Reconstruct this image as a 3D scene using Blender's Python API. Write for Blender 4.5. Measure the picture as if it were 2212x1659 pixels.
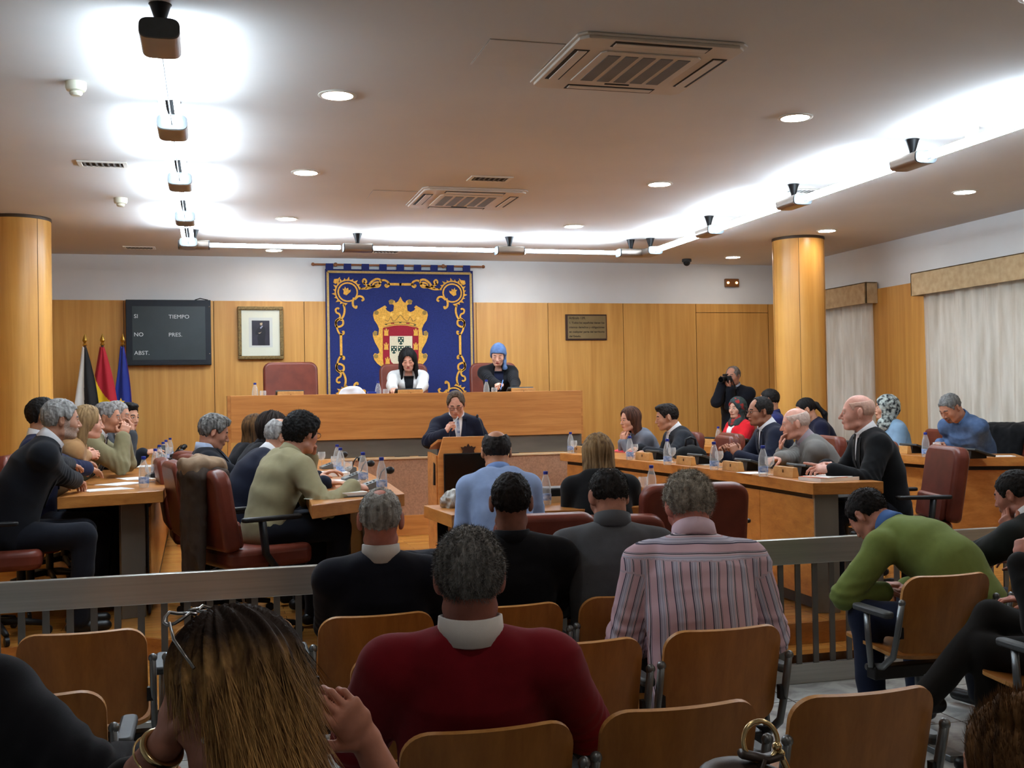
import bpy, math, random
import numpy as np
from mathutils import Vector, Matrix
from mathutils.bvhtree import BVHTree

for _o in list(bpy.data.objects):
    bpy.data.objects.remove(_o)
SC = bpy.context.scene
COL = SC.collection
R_ = math.radians

# ---------------------------------------------------------------- camera
FPX, CX, CY, CAMH = 2400.0, 1106.0, 829.5, 1.5      # focal length in pixels of the 2212 x 1659 frame
_Y = np.array([455 - CX, -(873 - CY), FPX]); _Y /= np.linalg.norm(_Y)
_X = np.array([9950 - CX, -(709 - CY), FPX]); _X -= _Y * (_X @ _Y); _X /= np.linalg.norm(_X)
_Z = np.cross(_X, _Y)
if _Z[1] < 0: _Z = -_Z
CR = np.array([_X[0], _Y[0], _Z[0]]); CU = np.array([_X[1], _Y[1], _Z[1]]); CF = np.array([_X[2], _Y[2], _Z[2]])
CO = np.array([0, 0, CAMH])
cam_d = bpy.data.cameras.new('camera'); cam = bpy.data.objects.new('camera', cam_d); COL.objects.link(cam)
cam_d.sensor_fit = 'HORIZONTAL'; cam_d.sensor_width = 36.0; cam_d.lens = 36.0 * FPX / 2212.0
cam_d.clip_start = 0.05; cam_d.clip_end = 200
cam.matrix_world = Matrix(((CR[0], CU[0], -CF[0], 0), (CR[1], CU[1], -CF[1], 0), (CR[2], CU[2], -CF[2], CAMH), (0, 0, 0, 1)))
SC.camera = cam
SC.view_settings.view_transform = 'Standard'; SC.view_settings.look = 'None'
SC.view_settings.gamma = 1.0; SC.view_settings.use_curve_mapping = False
SC.view_settings.exposure = 1.3
cy = SC.cycles
cy.use_denoising = True; cy.use_adaptive_sampling = True; cy.adaptive_threshold = 0.03; cy.max_bounces = 6; cy.diffuse_bounces = 4; cy.glossy_bounces = 3
cy.transmission_bounces = 5; cy.transparent_max_bounces = 6; cy.caustics_reflective = False; cy.caustics_refractive = False
cy.sample_clamp_indirect = 6.0

def ray(x, y): return CR * ((x - CX) / FPX) - CU * ((y - CY) / FPX) + CF
def at(x, y, Y=None, Z=None, X=None):
    """The point seen at pixel (x, y) on the plane Y, Z or X = const."""
    d = ray(x, y)
    t = Y / d[1] if Y is not None else ((Z - CAMH) / d[2] if Z is not None else X / d[0])
    return CO + d * t

# ---------------------------------------------------------------- world (daylight outside the windows)
W = bpy.data.worlds.new('world'); SC.world = W; W.use_nodes = True
_bg = W.node_tree.nodes['Background']; _bg.inputs[0].default_value = (0.82, 0.90, 1.0, 1); _bg.inputs[1].default_value = 0.42

# levels: public floor, wooden step, council platform, desk top, ceiling, panelling top
ZF, ZS, ZP, ZT, ZC, ZW = -0.15, 0.0, 0.13, 0.95, 3.25, 2.72
YB, XR, XL, YR = 13.6, 7.61, -3.1, -4.0
TUBE_W, DOWN_W = 27.0, 34.0       # emission strengths of the tubes and the downlights

# ---------------------------------------------------------------- materials
MATS = {}
def lin(c):
    """sRGB 0-255 triple or hex -> linear."""
    if isinstance(c, str):
        c = tuple(int(c[i:i + 2], 16) for i in (0, 2, 4))
    return tuple((v / 255 / 12.92 if v / 255 <= 0.04045 else ((v / 255 + 0.055) / 1.055) ** 2.4) for v in c) + (1.0,)

def mat(name, col, rough=0.6, metal=0.0, var=0.12, scale=6.0, stretch=(1, 1, 1), bump=0.0, bscale=40.0, bstretch=(1, 1, 1), spec=0.4, sheen=0.0,
        emit=0.0, alpha=None, trans=0.0, col2=None, ior=1.45, bdist=0.004, ramp=(0.32, 0.68)):
    if name in MATS: return MATS[name]
    m = bpy.data.materials.new(name); m.use_nodes = True; MATS[name] = m
    nt = m.node_tree; N = nt.nodes; L = nt.links; b = N['Principled BSDF']
    c = lin(col); b.inputs['Roughness'].default_value = rough; b.inputs['Metallic'].default_value = metal
    b.inputs['Specular IOR Level'].default_value = spec; b.inputs['IOR'].default_value = ior
    if sheen: b.inputs['Sheen Weight'].default_value = sheen; b.inputs['Sheen Roughness'].default_value = 0.5
    if trans: b.inputs['Transmission Weight'].default_value = trans
    tc = N.new('ShaderNodeTexCoord')
    if var > 0 or col2 is not None:
        mp = N.new('ShaderNodeMapping'); mp.inputs['Scale'].default_value = stretch
        nz = N.new('ShaderNodeTexNoise'); nz.inputs['Scale'].default_value = scale; nz.inputs['Detail'].default_value = 5
        rp = N.new('ShaderNodeValToRGB')
        d = lin(col2) if col2 is not None else tuple(v * (1 - 2.2 * var) for v in c[:3]) + (1,)
        e = c if col2 is not None else tuple(min(1, v * (1 + var)) for v in c[:3]) + (1,)
        rp.color_ramp.elements[0].color = d; rp.color_ramp.elements[0].position = ramp[0]
        rp.color_ramp.elements[1].color = e; rp.color_ramp.elements[1].position = ramp[1]
        L.new(tc.outputs['Object'], mp.inputs[0]); L.new(mp.outputs[0], nz.inputs['Vector']); L.new(nz.outputs[0], rp.inputs[0]); L.new(rp.outputs[0], b.inputs['Base Color'])
    else:
        b.inputs['Base Color'].default_value = c
    if bump > 0:
        mp2 = N.new('ShaderNodeMapping'); mp2.inputs['Scale'].default_value = bstretch
        n2 = N.new('ShaderNodeTexNoise'); n2.inputs['Scale'].default_value = bscale; n2.inputs['Detail'].default_value = 4
        bp = N.new('ShaderNodeBump'); bp.inputs['Strength'].default_value = bump; bp.inputs['Distance'].default_value = bdist
        L.new(tc.outputs['Object'], mp2.inputs[0]); L.new(mp2.outputs[0], n2.inputs['Vector']); L.new(n2.outputs[0], bp.inputs['Height']); L.new(bp.outputs[0], b.inputs['Normal'])
    if emit:
        b.inputs['Emission Color'].default_value = c; b.inputs['Emission Strength'].default_value = emit
    return m

def clear(name, tint, fac, rough=0.05):
    """Thin clear glass or plastic: mostly see-through, partly a pale glossy surface."""
    if name in MATS: return MATS[name]
    m = bpy.data.materials.new(name); m.use_nodes = True; MATS[name] = m
    nt = m.node_tree; N = nt.nodes; b = N['Principled BSDF']; b.inputs['Base Color'].default_value = lin(tint); b.inputs['Roughness'].default_value = rough
    t = N.new('ShaderNodeBsdfTransparent'); lw = N.new('ShaderNodeLayerWeight'); lw.inputs[0].default_value = 0.35; ma = N.new('ShaderNodeMath'); ma.operation = 'MULTIPLY_ADD'; ma.inputs[1].default_value = 0.45; ma.inputs[2].default_value = fac
    mx = N.new('ShaderNodeMixShader'); nt.links.new(lw.outputs['Facing'], ma.inputs[0]); nt.links.new(ma.outputs[0], mx.inputs[0]); nt.links.new(t.outputs[0], mx.inputs[1]); nt.links.new(b.outputs[0], mx.inputs[2]); nt.links.new(mx.outputs[0], N['Material Output'].inputs[0])
    return m

def wood(name, c1, c2, grain=(0.35, 9, 9), scale=3.0, rough=0.38, spec=0.4):
    """Veneer: noise stretched along the grain axis, with a finer second layer."""
    if name in MATS: return MATS[name]
    m = bpy.data.materials.new(name); m.use_nodes = True; MATS[name] = m
    nt = m.node_tree; N = nt.nodes; L = nt.links; b = N['Principled BSDF']
    b.inputs['Roughness'].default_value = rough; b.inputs['Specular IOR Level'].default_value = spec
    tc = N.new('ShaderNodeTexCoord'); mp = N.new('ShaderNodeMapping'); mp.inputs['Scale'].default_value = grain
    n1 = N.new('ShaderNodeTexNoise'); n1.inputs['Scale'].default_value = scale; n1.inputs['Detail'].default_value = 6; n1.inputs['Distortion'].default_value = 0.6
    n2 = N.new('ShaderNodeTexNoise'); n2.inputs['Scale'].default_value = scale * 6; n2.inputs['Detail'].default_value = 3
    mx = N.new('ShaderNodeMath'); mx.operation = 'MULTIPLY_ADD'; mx.inputs[1].default_value = 0.3
    rp = N.new('ShaderNodeValToRGB')
    rp.color_ramp.elements[0].color = lin(c2); rp.color_ramp.elements[0].position = 0.38
    rp.color_ramp.elements[1].color = lin(c1); rp.color_ramp.elements[1].position = 0.86
    L.new(tc.outputs['Object'], mp.inputs[0]); L.new(mp.outputs[0], n1.inputs['Vector']); L.new(mp.outputs[0], n2.inputs['Vector'])
    L.new(n2.outputs[0], mx.inputs[0]); L.new(n1.outputs[0], mx.inputs[2]); L.new(mx.outputs[0], rp.inputs[0]); L.new(rp.outputs[0], b.inputs['Base Color'])
    return m

# ---------------------------------------------------------------- mesh builder
class MB:
    def __init__(s): s.v = []; s.f = []; s.m = []
    def add(s, vs, fs, m=0):
        o = len(s.v); s.v.extend([tuple(map(float, p)) for p in vs])
        for f in fs: s.f.append(tuple(i + o for i in f)); s.m.append(m)
        return s
    def box(s, lo, hi, m=0, rz=0.0, piv=None, M=None):
        x0, y0, z0 = lo; x1, y1, z1 = hi
        vs = [(x0, y0, z0), (x1, y0, z0), (x1, y1, z0), (x0, y1, z0), (x0, y0, z1), (x1, y0, z1), (x1, y1, z1), (x0, y1, z1)]
        if rz:
            px, py = piv or ((x0 + x1) / 2, (y0 + y1) / 2); c, q = math.cos(rz), math.sin(rz)
            vs = [(px + (x - px) * c - (y - py) * q, py + (x - px) * q + (y - py) * c, z) for x, y, z in vs]
        if M is not None: vs = [tuple(M @ Vector(p)) for p in vs]
        return s.add(vs, [(3, 2, 1, 0), (4, 5, 6, 7), (0, 1, 5, 4), (1, 2, 6, 5), (2, 3, 7, 6), (3, 0, 4, 7)], m)
    def tube(s, path, r, n=10, m=0, closed=False, cap=True, flat=None):
        P = [np.array(p, float) for p in path]; k = len(P); rs = r if hasattr(r, '__len__') else [r] * k
        prev = None; rings = []
        for i in range(k):
            t = (P[(i + 1) % k] - P[i - 1]) if closed else (P[min(i + 1, k - 1)] - P[max(i - 1, 0)])
            t = t / (np.linalg.norm(t) + 1e-12)
            if prev is None:
                a = np.array([0, 0, 1.0]) if abs(t[2]) < 0.9 else np.array([1.0, 0, 0])
                u = np.cross(t, a)
            else:
                u = prev - t * (prev @ t)
            u /= np.linalg.norm(u) + 1e-12; w = np.cross(t, u); prev = u
            fu = flat or (1, 1)
            rings.append([P[i] + rs[i] * (fu[0] * math.cos(2 * math.pi * j / n) * u + fu[1] * math.sin(2 * math.pi * j / n) * w) for j in range(n)])
        vs = [p for r_ in rings for p in r_]; fs = []
        for i in range(k if closed else k - 1):
            a, b = i * n, ((i + 1) % k) * n
            for j in range(n): fs.append((a + j, a + (j + 1) % n, b + (j + 1) % n, b + j))
        if cap and not closed:
            fs.append(tuple(reversed(range(n)))); fs.append(tuple((k - 1) * n + j for j in range(n)))
        return s.add(vs, fs, m)
    def cyl(s, a, b, r, r2=None, n=16, m=0): return s.tube([a, b], [r, r if r2 is None else r2], n, m)
    def lathe(s, prof, o=(0, 0, 0), n=20, m=0, M=None, cap=True):
        vs = []; fs = []; k = len(prof)
        for r, z in prof:
            for j in range(n):
                a = 2 * math.pi * j / n; vs.append((o[0] + r * math.cos(a), o[1] + r * math.sin(a), o[2] + z))
        if M is not None: vs = [tuple(M @ Vector(p)) for p in vs]
        for i in range(k - 1):
            for j in range(n): fs.append((i * n + j, i * n + (j + 1) % n, (i + 1) * n + (j + 1) % n, (i + 1) * n + j))
        if cap: fs.append(tuple(reversed(range(n)))); fs.append(tuple((k - 1) * n + j for j in range(n)))
        return s.add(vs, fs, m)
    def prism(s, poly, z0, z1, m=0, M=None):
        """Polygon in x, y pulled from z0 to z1 (then moved by M)."""
        a = sum(poly[i][0] * poly[(i + 1) % len(poly)][1] - poly[(i + 1) % len(poly)][0] * poly[i][1] for i in range(len(poly)))
        if a < 0: poly = list(reversed(poly))
        k = len(poly); vs = [(x, y, z0) for x, y in poly] + [(x, y, z1) for x, y in poly]
        if M is not None: vs = [tuple(M @ Vector(p)) for p in vs]
        fs = [tuple(reversed(range(k))), tuple(range(k, 2 * k))] + [(i, (i + 1) % k, k + (i + 1) % k, k + i) for i in range(k)]
        return s.add(vs, fs, m)
    def sphere(s, c, r, n=14, k=9, m=0, rot=None):
        r = r if hasattr(r, '__len__') else (r, r, r); vs = []; fs = []
        for i in range(k + 1):
            th = math.pi * i / k
            for j in range(n):
                p = np.array([r[0] * math.sin(th) * math.cos(2 * math.pi * j / n), r[1] * math.sin(th) * math.sin(2 * math.pi * j / n), r[2] * math.cos(th)])
                if rot is not None: p = rot @ p
                vs.append(p + np.array(c))
        for i in range(k):
            for j in range(n): fs.append((i * n + j, (i + 1) * n + j, (i + 1) * n + (j + 1) % n, i * n + (j + 1) % n))
        return s.add(vs, fs, m)
    def build(s, name, mats, parent=None, smooth=False, bevel=0.0, loc=None, seg=2, angle=35):
        me = bpy.data.meshes.new(name)
        o3 = loc if loc is not None else (0, 0, 0)
        me.from_pydata([(x - o3[0], y - o3[1], z - o3[2]) for x, y, z in s.v], [], s.f)
        mats = mats if isinstance(mats, (list, tuple)) else [mats]
        for q in mats: me.materials.append(q)
        me.polygons.foreach_set('material_index', s.m)
        if smooth:
            me.polygons.foreach_set('use_smooth', [True] * len(s.f))
            if smooth != 'all': me.set_sharp_from_angle(angle=R_(angle))
        me.update()
        o = bpy.data.objects.new(name, me); COL.objects.link(o)
        if loc is not None and parent is None: o.location = o3
        if parent is not None: o.parent = parent
        if bevel:
            b = o.modifiers.new('bevel', 'BEVEL'); b.width = bevel; b.segments = seg; b.limit_method = 'ANGLE'; b.angle_limit = R_(40); b.harden_normals = False
        return o

def struct(o): o['kind'] = 'structure'; return o
def tag(o, label, cat, group=None):
    o['label'] = label; o['category'] = cat
    if group: o['group'] = group
    return o
def thing(name, label, cat, loc=(0, 0, 0), rz=0.0, group=None):
    o = bpy.data.objects.new(name, None); COL.objects.link(o); o.location = tuple(map(float, loc)); o.rotation_euler = (0, 0, rz); o.empty_display_size = 0.1
    return tag(o, label, cat, group)
def dup(src, loc, rz=0.0, label=None, group=None, skip=()):
    r = src.copy(); COL.objects.link(r); r.location = tuple(map(float, loc)); r.rotation_euler = (0, 0, rz)
    if label: r['label'] = label
    if group: r['group'] = group
    for ch in list(src.children):
        if ch.name.split('.')[0] in skip: continue
        c = ch.copy(); COL.objects.link(c); c.parent = r
        for g in ch.children:
            d = g.copy(); COL.objects.link(d); d.parent = c
    return r
def text_mesh(txt, size, name, m, parent, loc, rot, depth=0.001, align='LEFT', bold=0.0, sx=1.0, font_shear=0.0):
    cu = bpy.data.curves.new(name, 'FONT'); cu.body = txt; cu.size = size; cu.extrude = depth; cu.align_x = align; cu.offset = bold; cu.resolution_u = 3; cu.shear = font_shear
    t = bpy.data.objects.new('tmp', cu); COL.objects.link(t)
    dg = bpy.context.evaluated_depsgraph_get(); me = bpy.data.meshes.new_from_object(t.evaluated_get(dg)); bpy.data.objects.remove(t)
    me.materials.clear(); me.materials.append(m); o = bpy.data.objects.new(name, me); COL.objects.link(o); o.parent = parent; o.location = loc; o.rotation_euler = rot; o.scale = (sx, 1, 1)
    return o
# ================================================================ room shell
WPANEL = wood('wall_veneer', (214, 160, 84), (188, 132, 62), grain=(7, 7, 0.28), scale=2.2, rough=0.42)
WFLOOR = None
WDESK = wood('desk_veneer', (196, 132, 66), (160, 98, 42), grain=(3, 3, 9), scale=2.2, rough=0.28)
WDAIS = wood('dais_veneer', (206, 142, 78), (170, 106, 52), grain=(0.5, 5, 9), scale=2.4, rough=0.34)
WPLY = wood('plywood', (176, 116, 54), (150, 94, 42), grain=(9, 9, 0.6), scale=2.5, rough=0.35)
WPLYL = wood('plywood_edge', (206, 152, 88), (180, 124, 64), grain=(6, 6, 20), scale=4, rough=0.45)
WBLOCK = wood('pale_veneer', (206, 156, 92), (184, 130, 70), grain=(0.6, 6, 6), scale=5, rough=0.4)
PAINT = mat('white_wall_paint', (222, 224, 224), 0.8, var=0.02, scale=2, bump=0.05, bscale=120)
CEILP = mat('ceiling_paint', (216, 212, 208), 0.85, var=0.02, scale=1.2)
STEEL = mat('brushed_steel', (150, 146, 140), 0.36, 0.85, var=0.10, scale=3, stretch=(1, 1, 30))
STEELH = mat('satin_steel_rail', (186, 184, 178), 0.34, 0.8, var=0.05, scale=4, stretch=(0.3, 20, 20))
BAND = mat('grey_metal_band', (122, 116, 106), 0.42, 0.55, var=0.12, scale=2.2, stretch=(0.6, 1, 3))
BALU = mat('dark_steel_bars', (120, 116, 110), 0.4, 0.7, var=0.05)
BLK = mat('black_plastic', (24, 24, 26), 0.45, var=0.05, scale=30)
DGREY = mat('dark_grey_plastic', (70, 74, 76), 0.5, var=0.05, scale=30)
BEIGE = mat('beige_stone_panel', (176, 134, 106), 0.6, var=0.10, scale=60, bump=0.05, bscale=200)
CREAM = mat('cream_edge', (222, 190, 150), 0.5, var=0.04)
CHROME = mat('chrome', (200, 200, 198), 0.18, 1.0, var=0)
GREYMET = mat('grey_chair_metal', (118, 122, 124), 0.35, 0.75, var=0.04)
WHITEPL = mat('white_plastic', (226, 222, 212), 0.5, var=0.02)
GRILLE = mat('grey_grille', (120, 116, 112), 0.7, var=0.05)
LEATH = mat('oxblood_leather', (110, 50, 36), 0.38, var=0.10, scale=9, bump=0.25, bscale=260, bdist=0.001)
PAPER = mat('white_paper', (238, 236, 232), 0.7, var=0.02, scale=20)
GOLD = mat('brass', (214, 176, 84), 0.28, 1.0, var=0.05)

def floor_mat():
    m = bpy.data.materials.new('marble_floor'); m.use_nodes = True; nt = m.node_tree; N = nt.nodes; L = nt.links; b = N['Principled BSDF']
    b.inputs['Roughness'].default_value = 0.22
    tc = N.new('ShaderNodeTexCoord'); br = N.new('ShaderNodeTexBrick'); br.offset = 0
    br.inputs['Scale'].default_value = 1.0; br.inputs['Brick Width'].default_value = 0.6; br.inputs['Row Height'].default_value = 0.6; br.inputs['Mortar Size'].default_value = 0.004
    n = N.new('ShaderNodeTexNoise'); n.inputs['Scale'].default_value = 3.2; n.inputs['Detail'].default_value = 8; n.inputs['Distortion'].default_value = 2.2
    r = N.new('ShaderNodeValToRGB'); r.color_ramp.elements[0].color = lin((150, 152, 150)); r.color_ramp.elements[0].position = .35; r.color_ramp.elements[1].color = lin((196, 198, 194)); r.color_ramp.elements[1].position = .6
    mx = N.new('ShaderNodeMix'); mx.data_type = 'RGBA'; mx.inputs[7].default_value = lin((60, 60, 58))
    L.new(tc.outputs['Object'], br.inputs['Vector']); L.new(tc.outputs['Object'], n.inputs['Vector']); L.new(n.outputs[0], r.inputs[0])
    L.new(r.outputs[0], mx.inputs[6]); L.new(br.outputs['Fac'], mx.inputs[0]); L.new(mx.outputs[2], b.inputs['Base Color'])
    return m
def parquet_mat():
    m = bpy.data.materials.new('parquet_floor'); m.use_nodes = True; nt = m.node_tree; N = nt.nodes; L = nt.links; b = N['Principled BSDF']
    b.inputs['Roughness'].default_value = 0.25
    tc = N.new('ShaderNodeTexCoord'); br = N.new('ShaderNodeTexBrick')
    br.inputs['Scale'].default_value = 1.0; br.inputs['Brick Width'].default_value = 0.9; br.inputs['Row Height'].default_value = 0.09; br.inputs['Mortar Size'].default_value = 0.0012
    br.inputs['Color1'].default_value = lin((206, 142, 66)); br.inputs['Color2'].default_value = lin((186, 122, 52)); br.inputs['Mortar'].default_value = lin((110, 66, 26))
    mp = N.new('ShaderNodeMapping'); mp.inputs['Scale'].default_value = (1.2, 18, 1)
    n = N.new('ShaderNodeTexNoise'); n.inputs['Scale'].default_value = 3; n.inputs['Detail'].default_value = 5
    mx = N.new('ShaderNodeMix'); mx.data_type = 'RGBA'; mx.blend_type = 'MULTIPLY'; mx.inputs[0].default_value = 0.35
    L.new(tc.outputs['Object'], br.inputs['Vector']); L.new(tc.outputs['Object'], mp.inputs[0]); L.new(mp.outputs[0], n.inputs['Vector'])
    L.new(br.outputs['Color'], mx.inputs[6]); L.new(n.outputs['Color'], mx.inputs[7]); L.new(mx.outputs[2], b.inputs['Base Color'])
    return m
MARBLE, PARQ = floor_mat(), parquet_mat()

struct(MB().box((XL, YR, ZF - .2), (XR, 5.76, ZF)).build('floor', MARBLE))
struct(MB().box((XL, 5.76, ZF - .2), (XR, YB, ZS)).build('floor_step', PARQ))
EDGE = [(XL, 6.92), (-0.75, 6.92), (-0.45, 6.98), (0.52, 6.23), (1.1, 6.02), (XR, 5.98)]
struct(MB().prism(EDGE + [(XR, YB), (XL, YB)], ZS, ZP).build('floor_platform', PARQ))
mb = MB()
for (x0, y0), (x1, y1) in zip(EDGE[:-1], EDGE[1:]):      # wooden riser board along the platform edge
    d = np.array([x1 - x0, y1 - y0]); n = np.array([d[1], -d[0]]) / np.linalg.norm(d) * .012
    mb.prism([(x0, y0), (x1, y1), (x1 + n[0], y1 + n[1]), (x0 + n[0], y0 + n[1])], ZS + .001, ZP - .002)
struct(mb.build('trim_1', WDESK))
struct(MB().box((XL, YR, ZC), (XR, YB, ZC + .15)).build('ceiling', CEILP))
# back wall: white plaster above, veneer panels with open joints below
struct(MB().box((XL, YB, ZF - .2), (XR + .2, YB + .15, ZC)).build('wall_back', PAINT))
SEAMS = [XL] + [at(px, 720, Y=YB)[0] for px in (268, 462, 657, 1028, 1183, 1345, 1502, 1658)] + [XR]
mb = MB()
DOORX = (SEAMS[7], SEAMS[8])
for a, b in zip(SEAMS[:-1], SEAMS[1:]):
    if abs(a - DOORX[0]) < .01: continue
    mb.box((a + .0035, YB - .03, ZP), (b - .0035, YB, ZW))
o = struct(mb.build('trim_2', WPANEL)); 
struct(MB().box((XL, YB - .012, ZP), (DOORX[0], YB - .002, ZW - .002)).box((DOORX[1], YB - .012, ZP), (XR, YB - .002, ZW - .002)).build('trim_3', mat('dark_joint', (70, 44, 22), 0.8, var=0)))
mb = MB().box((DOORX[0] + .006, YB - .028, ZP + .005), (DOORX[1] - .006, YB - .001, 2.60)).box((DOORX[0] + .006, YB - .028, 2.607), (DOORX[1] - .006, YB - .001, ZW))
dr = struct(mb.build('door_1', WPANEL))
struct(MB().box((DOORX[0], YB - .008, ZP), (DOORX[1], YB - .0005, ZW - .002)).build('trim_4', MATS['dark_joint']))
# left and rear walls
struct(MB().box((XL - .15, YR, ZF - .2), (XL, YB + .15, ZC)).build('wall_left', PAINT))
struct(MB().box((XL, 5.8, ZP), (XL + .03, YB - .03, ZW)).build('trim_5', WPANEL))
struct(MB().box((XL, YR - .15, ZF - .2), (XR, YR, ZC)).build('wall_rear', PAINT))
# right wall with two window openings
WIN = []
XC = 7.42                                                    # plane of the pelmet fronts
y1a = at(1870, 640, X=XC)[1]; y2a = at(1967, 625, X=XC)[1]
WIN = [(y1a, 13.3), (6.6, y2a)]
ZB0, ZB1 = 0.9, 2.5
mb = MB(); ys = [YR]
for a, b in sorted(WIN): ys += [a + .12, b - .12]
ys += [YB + .15]
for i in range(0, len(ys), 2): mb.box((XR, ys[i], ZF - .2), (XR + .2, ys[i + 1], ZC))
for a, b in WIN:
    mb.box((XR, a + .12, ZF - .2), (XR + .2, b - .12, ZB0)).box((XR, a + .12, ZB1), (XR + .2, b - .12, ZC))
struct(mb.build('wall_right', PAINT))
mb = MB()
ys = sorted([(YR, WIN[1][0] + .12), (WIN[1][1] - .12, WIN[0][0] + .12), (WIN[0][1] - .12, YB - .03)])
for a, b in ys:
    n = max(1, int((b - a) / 1.3)); w = (b - a) / n
    for k in range(n): mb.box((XR - .03, a + k * w + .003, ZP if a > 5.9 else ZF), (XR, a + (k + 1) * w - .003, ZW))
struct(mb.build('trim_6', WPANEL))
GLASS = clear('window_glass', (235, 242, 245), 0.03)
ALU = mat('window_aluminium', (190, 190, 188), 0.4, 0.6, var=0)
for i, (a, b) in enumerate(WIN):
    a += .12; b -= .12; n = 2 if b - a < 1.6 else 4; mb = MB()
    mb.box((XR + .05, a, ZB0), (XR + .10, b, ZB0 + .05)).box((XR + .05, a, ZB1 - .05), (XR + .10, b, ZB1))
    for k in range(n + 1):
        y = a + (b - a) * k / n; mb.box((XR + .05, max(a, y - .025), ZB0), (XR + .10, min(b, y + .025), ZB1))
    w = struct(mb.build('window_%d' % (i + 1), ALU))
    g = MB().box((XR + .072, a, ZB0 + .04), (XR + .078, b, ZB1 - .04)).build('pane', GLASS, w)

# columns
COLW = wood('column_veneer', (222, 164, 84), (198, 138, 62), grain=(6, 6, 0.3), scale=2.0, rough=0.33)
def column(x, y, r, nm):
    mb = MB(); n = 64; gaps = 5
    prof = [(r, ZP - .3), (r, ZC - .012)]
    mb.lathe(prof, (x, y, 0), n)
    o = struct(mb.build(nm, COLW, smooth=True))
    mt = MB().lathe([(r + .003, ZC - .03), (r + .006, ZC - .02), (r + .003, ZC)], (x, y, 0), 64).build('top_ring', mat('dark_ring', (70, 50, 30), .5, var=0), o, smooth=True)
    ms = MB()
    for k in range(gaps):
        t = 2 * math.pi * (k + .35) / gaps; ms.cyl((x + r * math.cos(t), y + r * math.sin(t), ZP), (x + r * math.cos(t), y + r * math.sin(t), ZC - .03), .0022, n=6)
    ms.build('seam', MATS['dark_joint'], o)
    return o
column(6.405, 11.2, .285, 'column_right'); column(-1.70, 11.1, .285, 'column_left')

# ================================================================ curtains and pelmets
def cloth_mat(name, c1, c2, tr=0.45, **k):
    m = mat(name, c1, 0.9, col2=c2, **k); nt = m.node_tree; b = nt.nodes['Principled BSDF']; out = nt.nodes['Material Output']
    t = nt.nodes.new('ShaderNodeBsdfTranslucent'); mx = nt.nodes.new('ShaderNodeMixShader'); mx.inputs[0].default_value = tr
    for l in list(nt.links):
        if l.to_node == b and l.to_socket.name == 'Base Color': nt.links.new(l.from_socket, t.inputs[0])
    nt.links.new(b.outputs[0], mx.inputs[1]); nt.links.new(t.outputs[0], mx.inputs[2]); nt.links.new(mx.outputs[0], out.inputs[0])
    return m
CURT = cloth_mat('cream_curtain_cloth', (232, 224, 210), (206, 194, 176), 0.42, scale=5, stretch=(1, 3, .35))
PELM = mat('beige_pelmet_cloth', (196, 172, 134), 0.9, col2=(176, 150, 112), scale=14, bump=.2, bscale=300)
def curtain(y0, y1, z0, z1, seed, label):
    rnd = random.Random(seed); n = int((y1 - y0) / .016); vs = []; fs = []; nz = 14
    ph = 0; phs = []
    for i in range(n + 1): ph += .016 / (.085 + .05 * rnd.random()) * 2 * math.pi * (.6 + .8 * rnd.random()) * .5; phs.append(ph)
    for j in range(nz + 1):
        f = j / nz
        for i in range(n + 1):
            amp = .018 + .016 * f
            vs.append((7.525 + amp * math.sin(phs[i]) + .008 * math.sin(phs[i] * .37 + 3 * f), y0 + (y1 - y0) * i / n + .006 * math.sin(2.1 * phs[i] + f), z1 + (z0 - z1) * f))
    for j in range(nz):
        for i in range(n): a = j * (n + 1) + i; fs.append((a, a + 1, a + n + 2, a + n + 1))
    o = MB().add(vs, fs).build('curtain', CURT, smooth='all')
    return tag(o, label, 'curtain')
curtain(WIN[0][0] + .03, 13.28, .2, 2.58, 3, 'cream pleated curtain in the narrow window beside the round column')
curtain(WIN[1][0], WIN[1][1] - .07, .2, 2.58, 5, 'long cream pleated curtain across the wide window on the right wall')
for (a, b), lab in zip(WIN, ('short beige cloth pelmet above the narrow curtain beside the column', 'long beige cloth pelmet above the wide curtain on the right wall')):
    mb = MB().box((XC, a, 2.55), (XC + .02, b, 2.80)).box((XC, a, 2.55), (XR - .031, a + .02, 2.80)).box((XC, b - .02, 2.55), (XR - .031, b, 2.80)).box((XC, a, 2.785), (XR - .031, b, 2.80))
    tag(mb.build('pelmet', PELM, bevel=.004), lab, 'pelmet')

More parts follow.
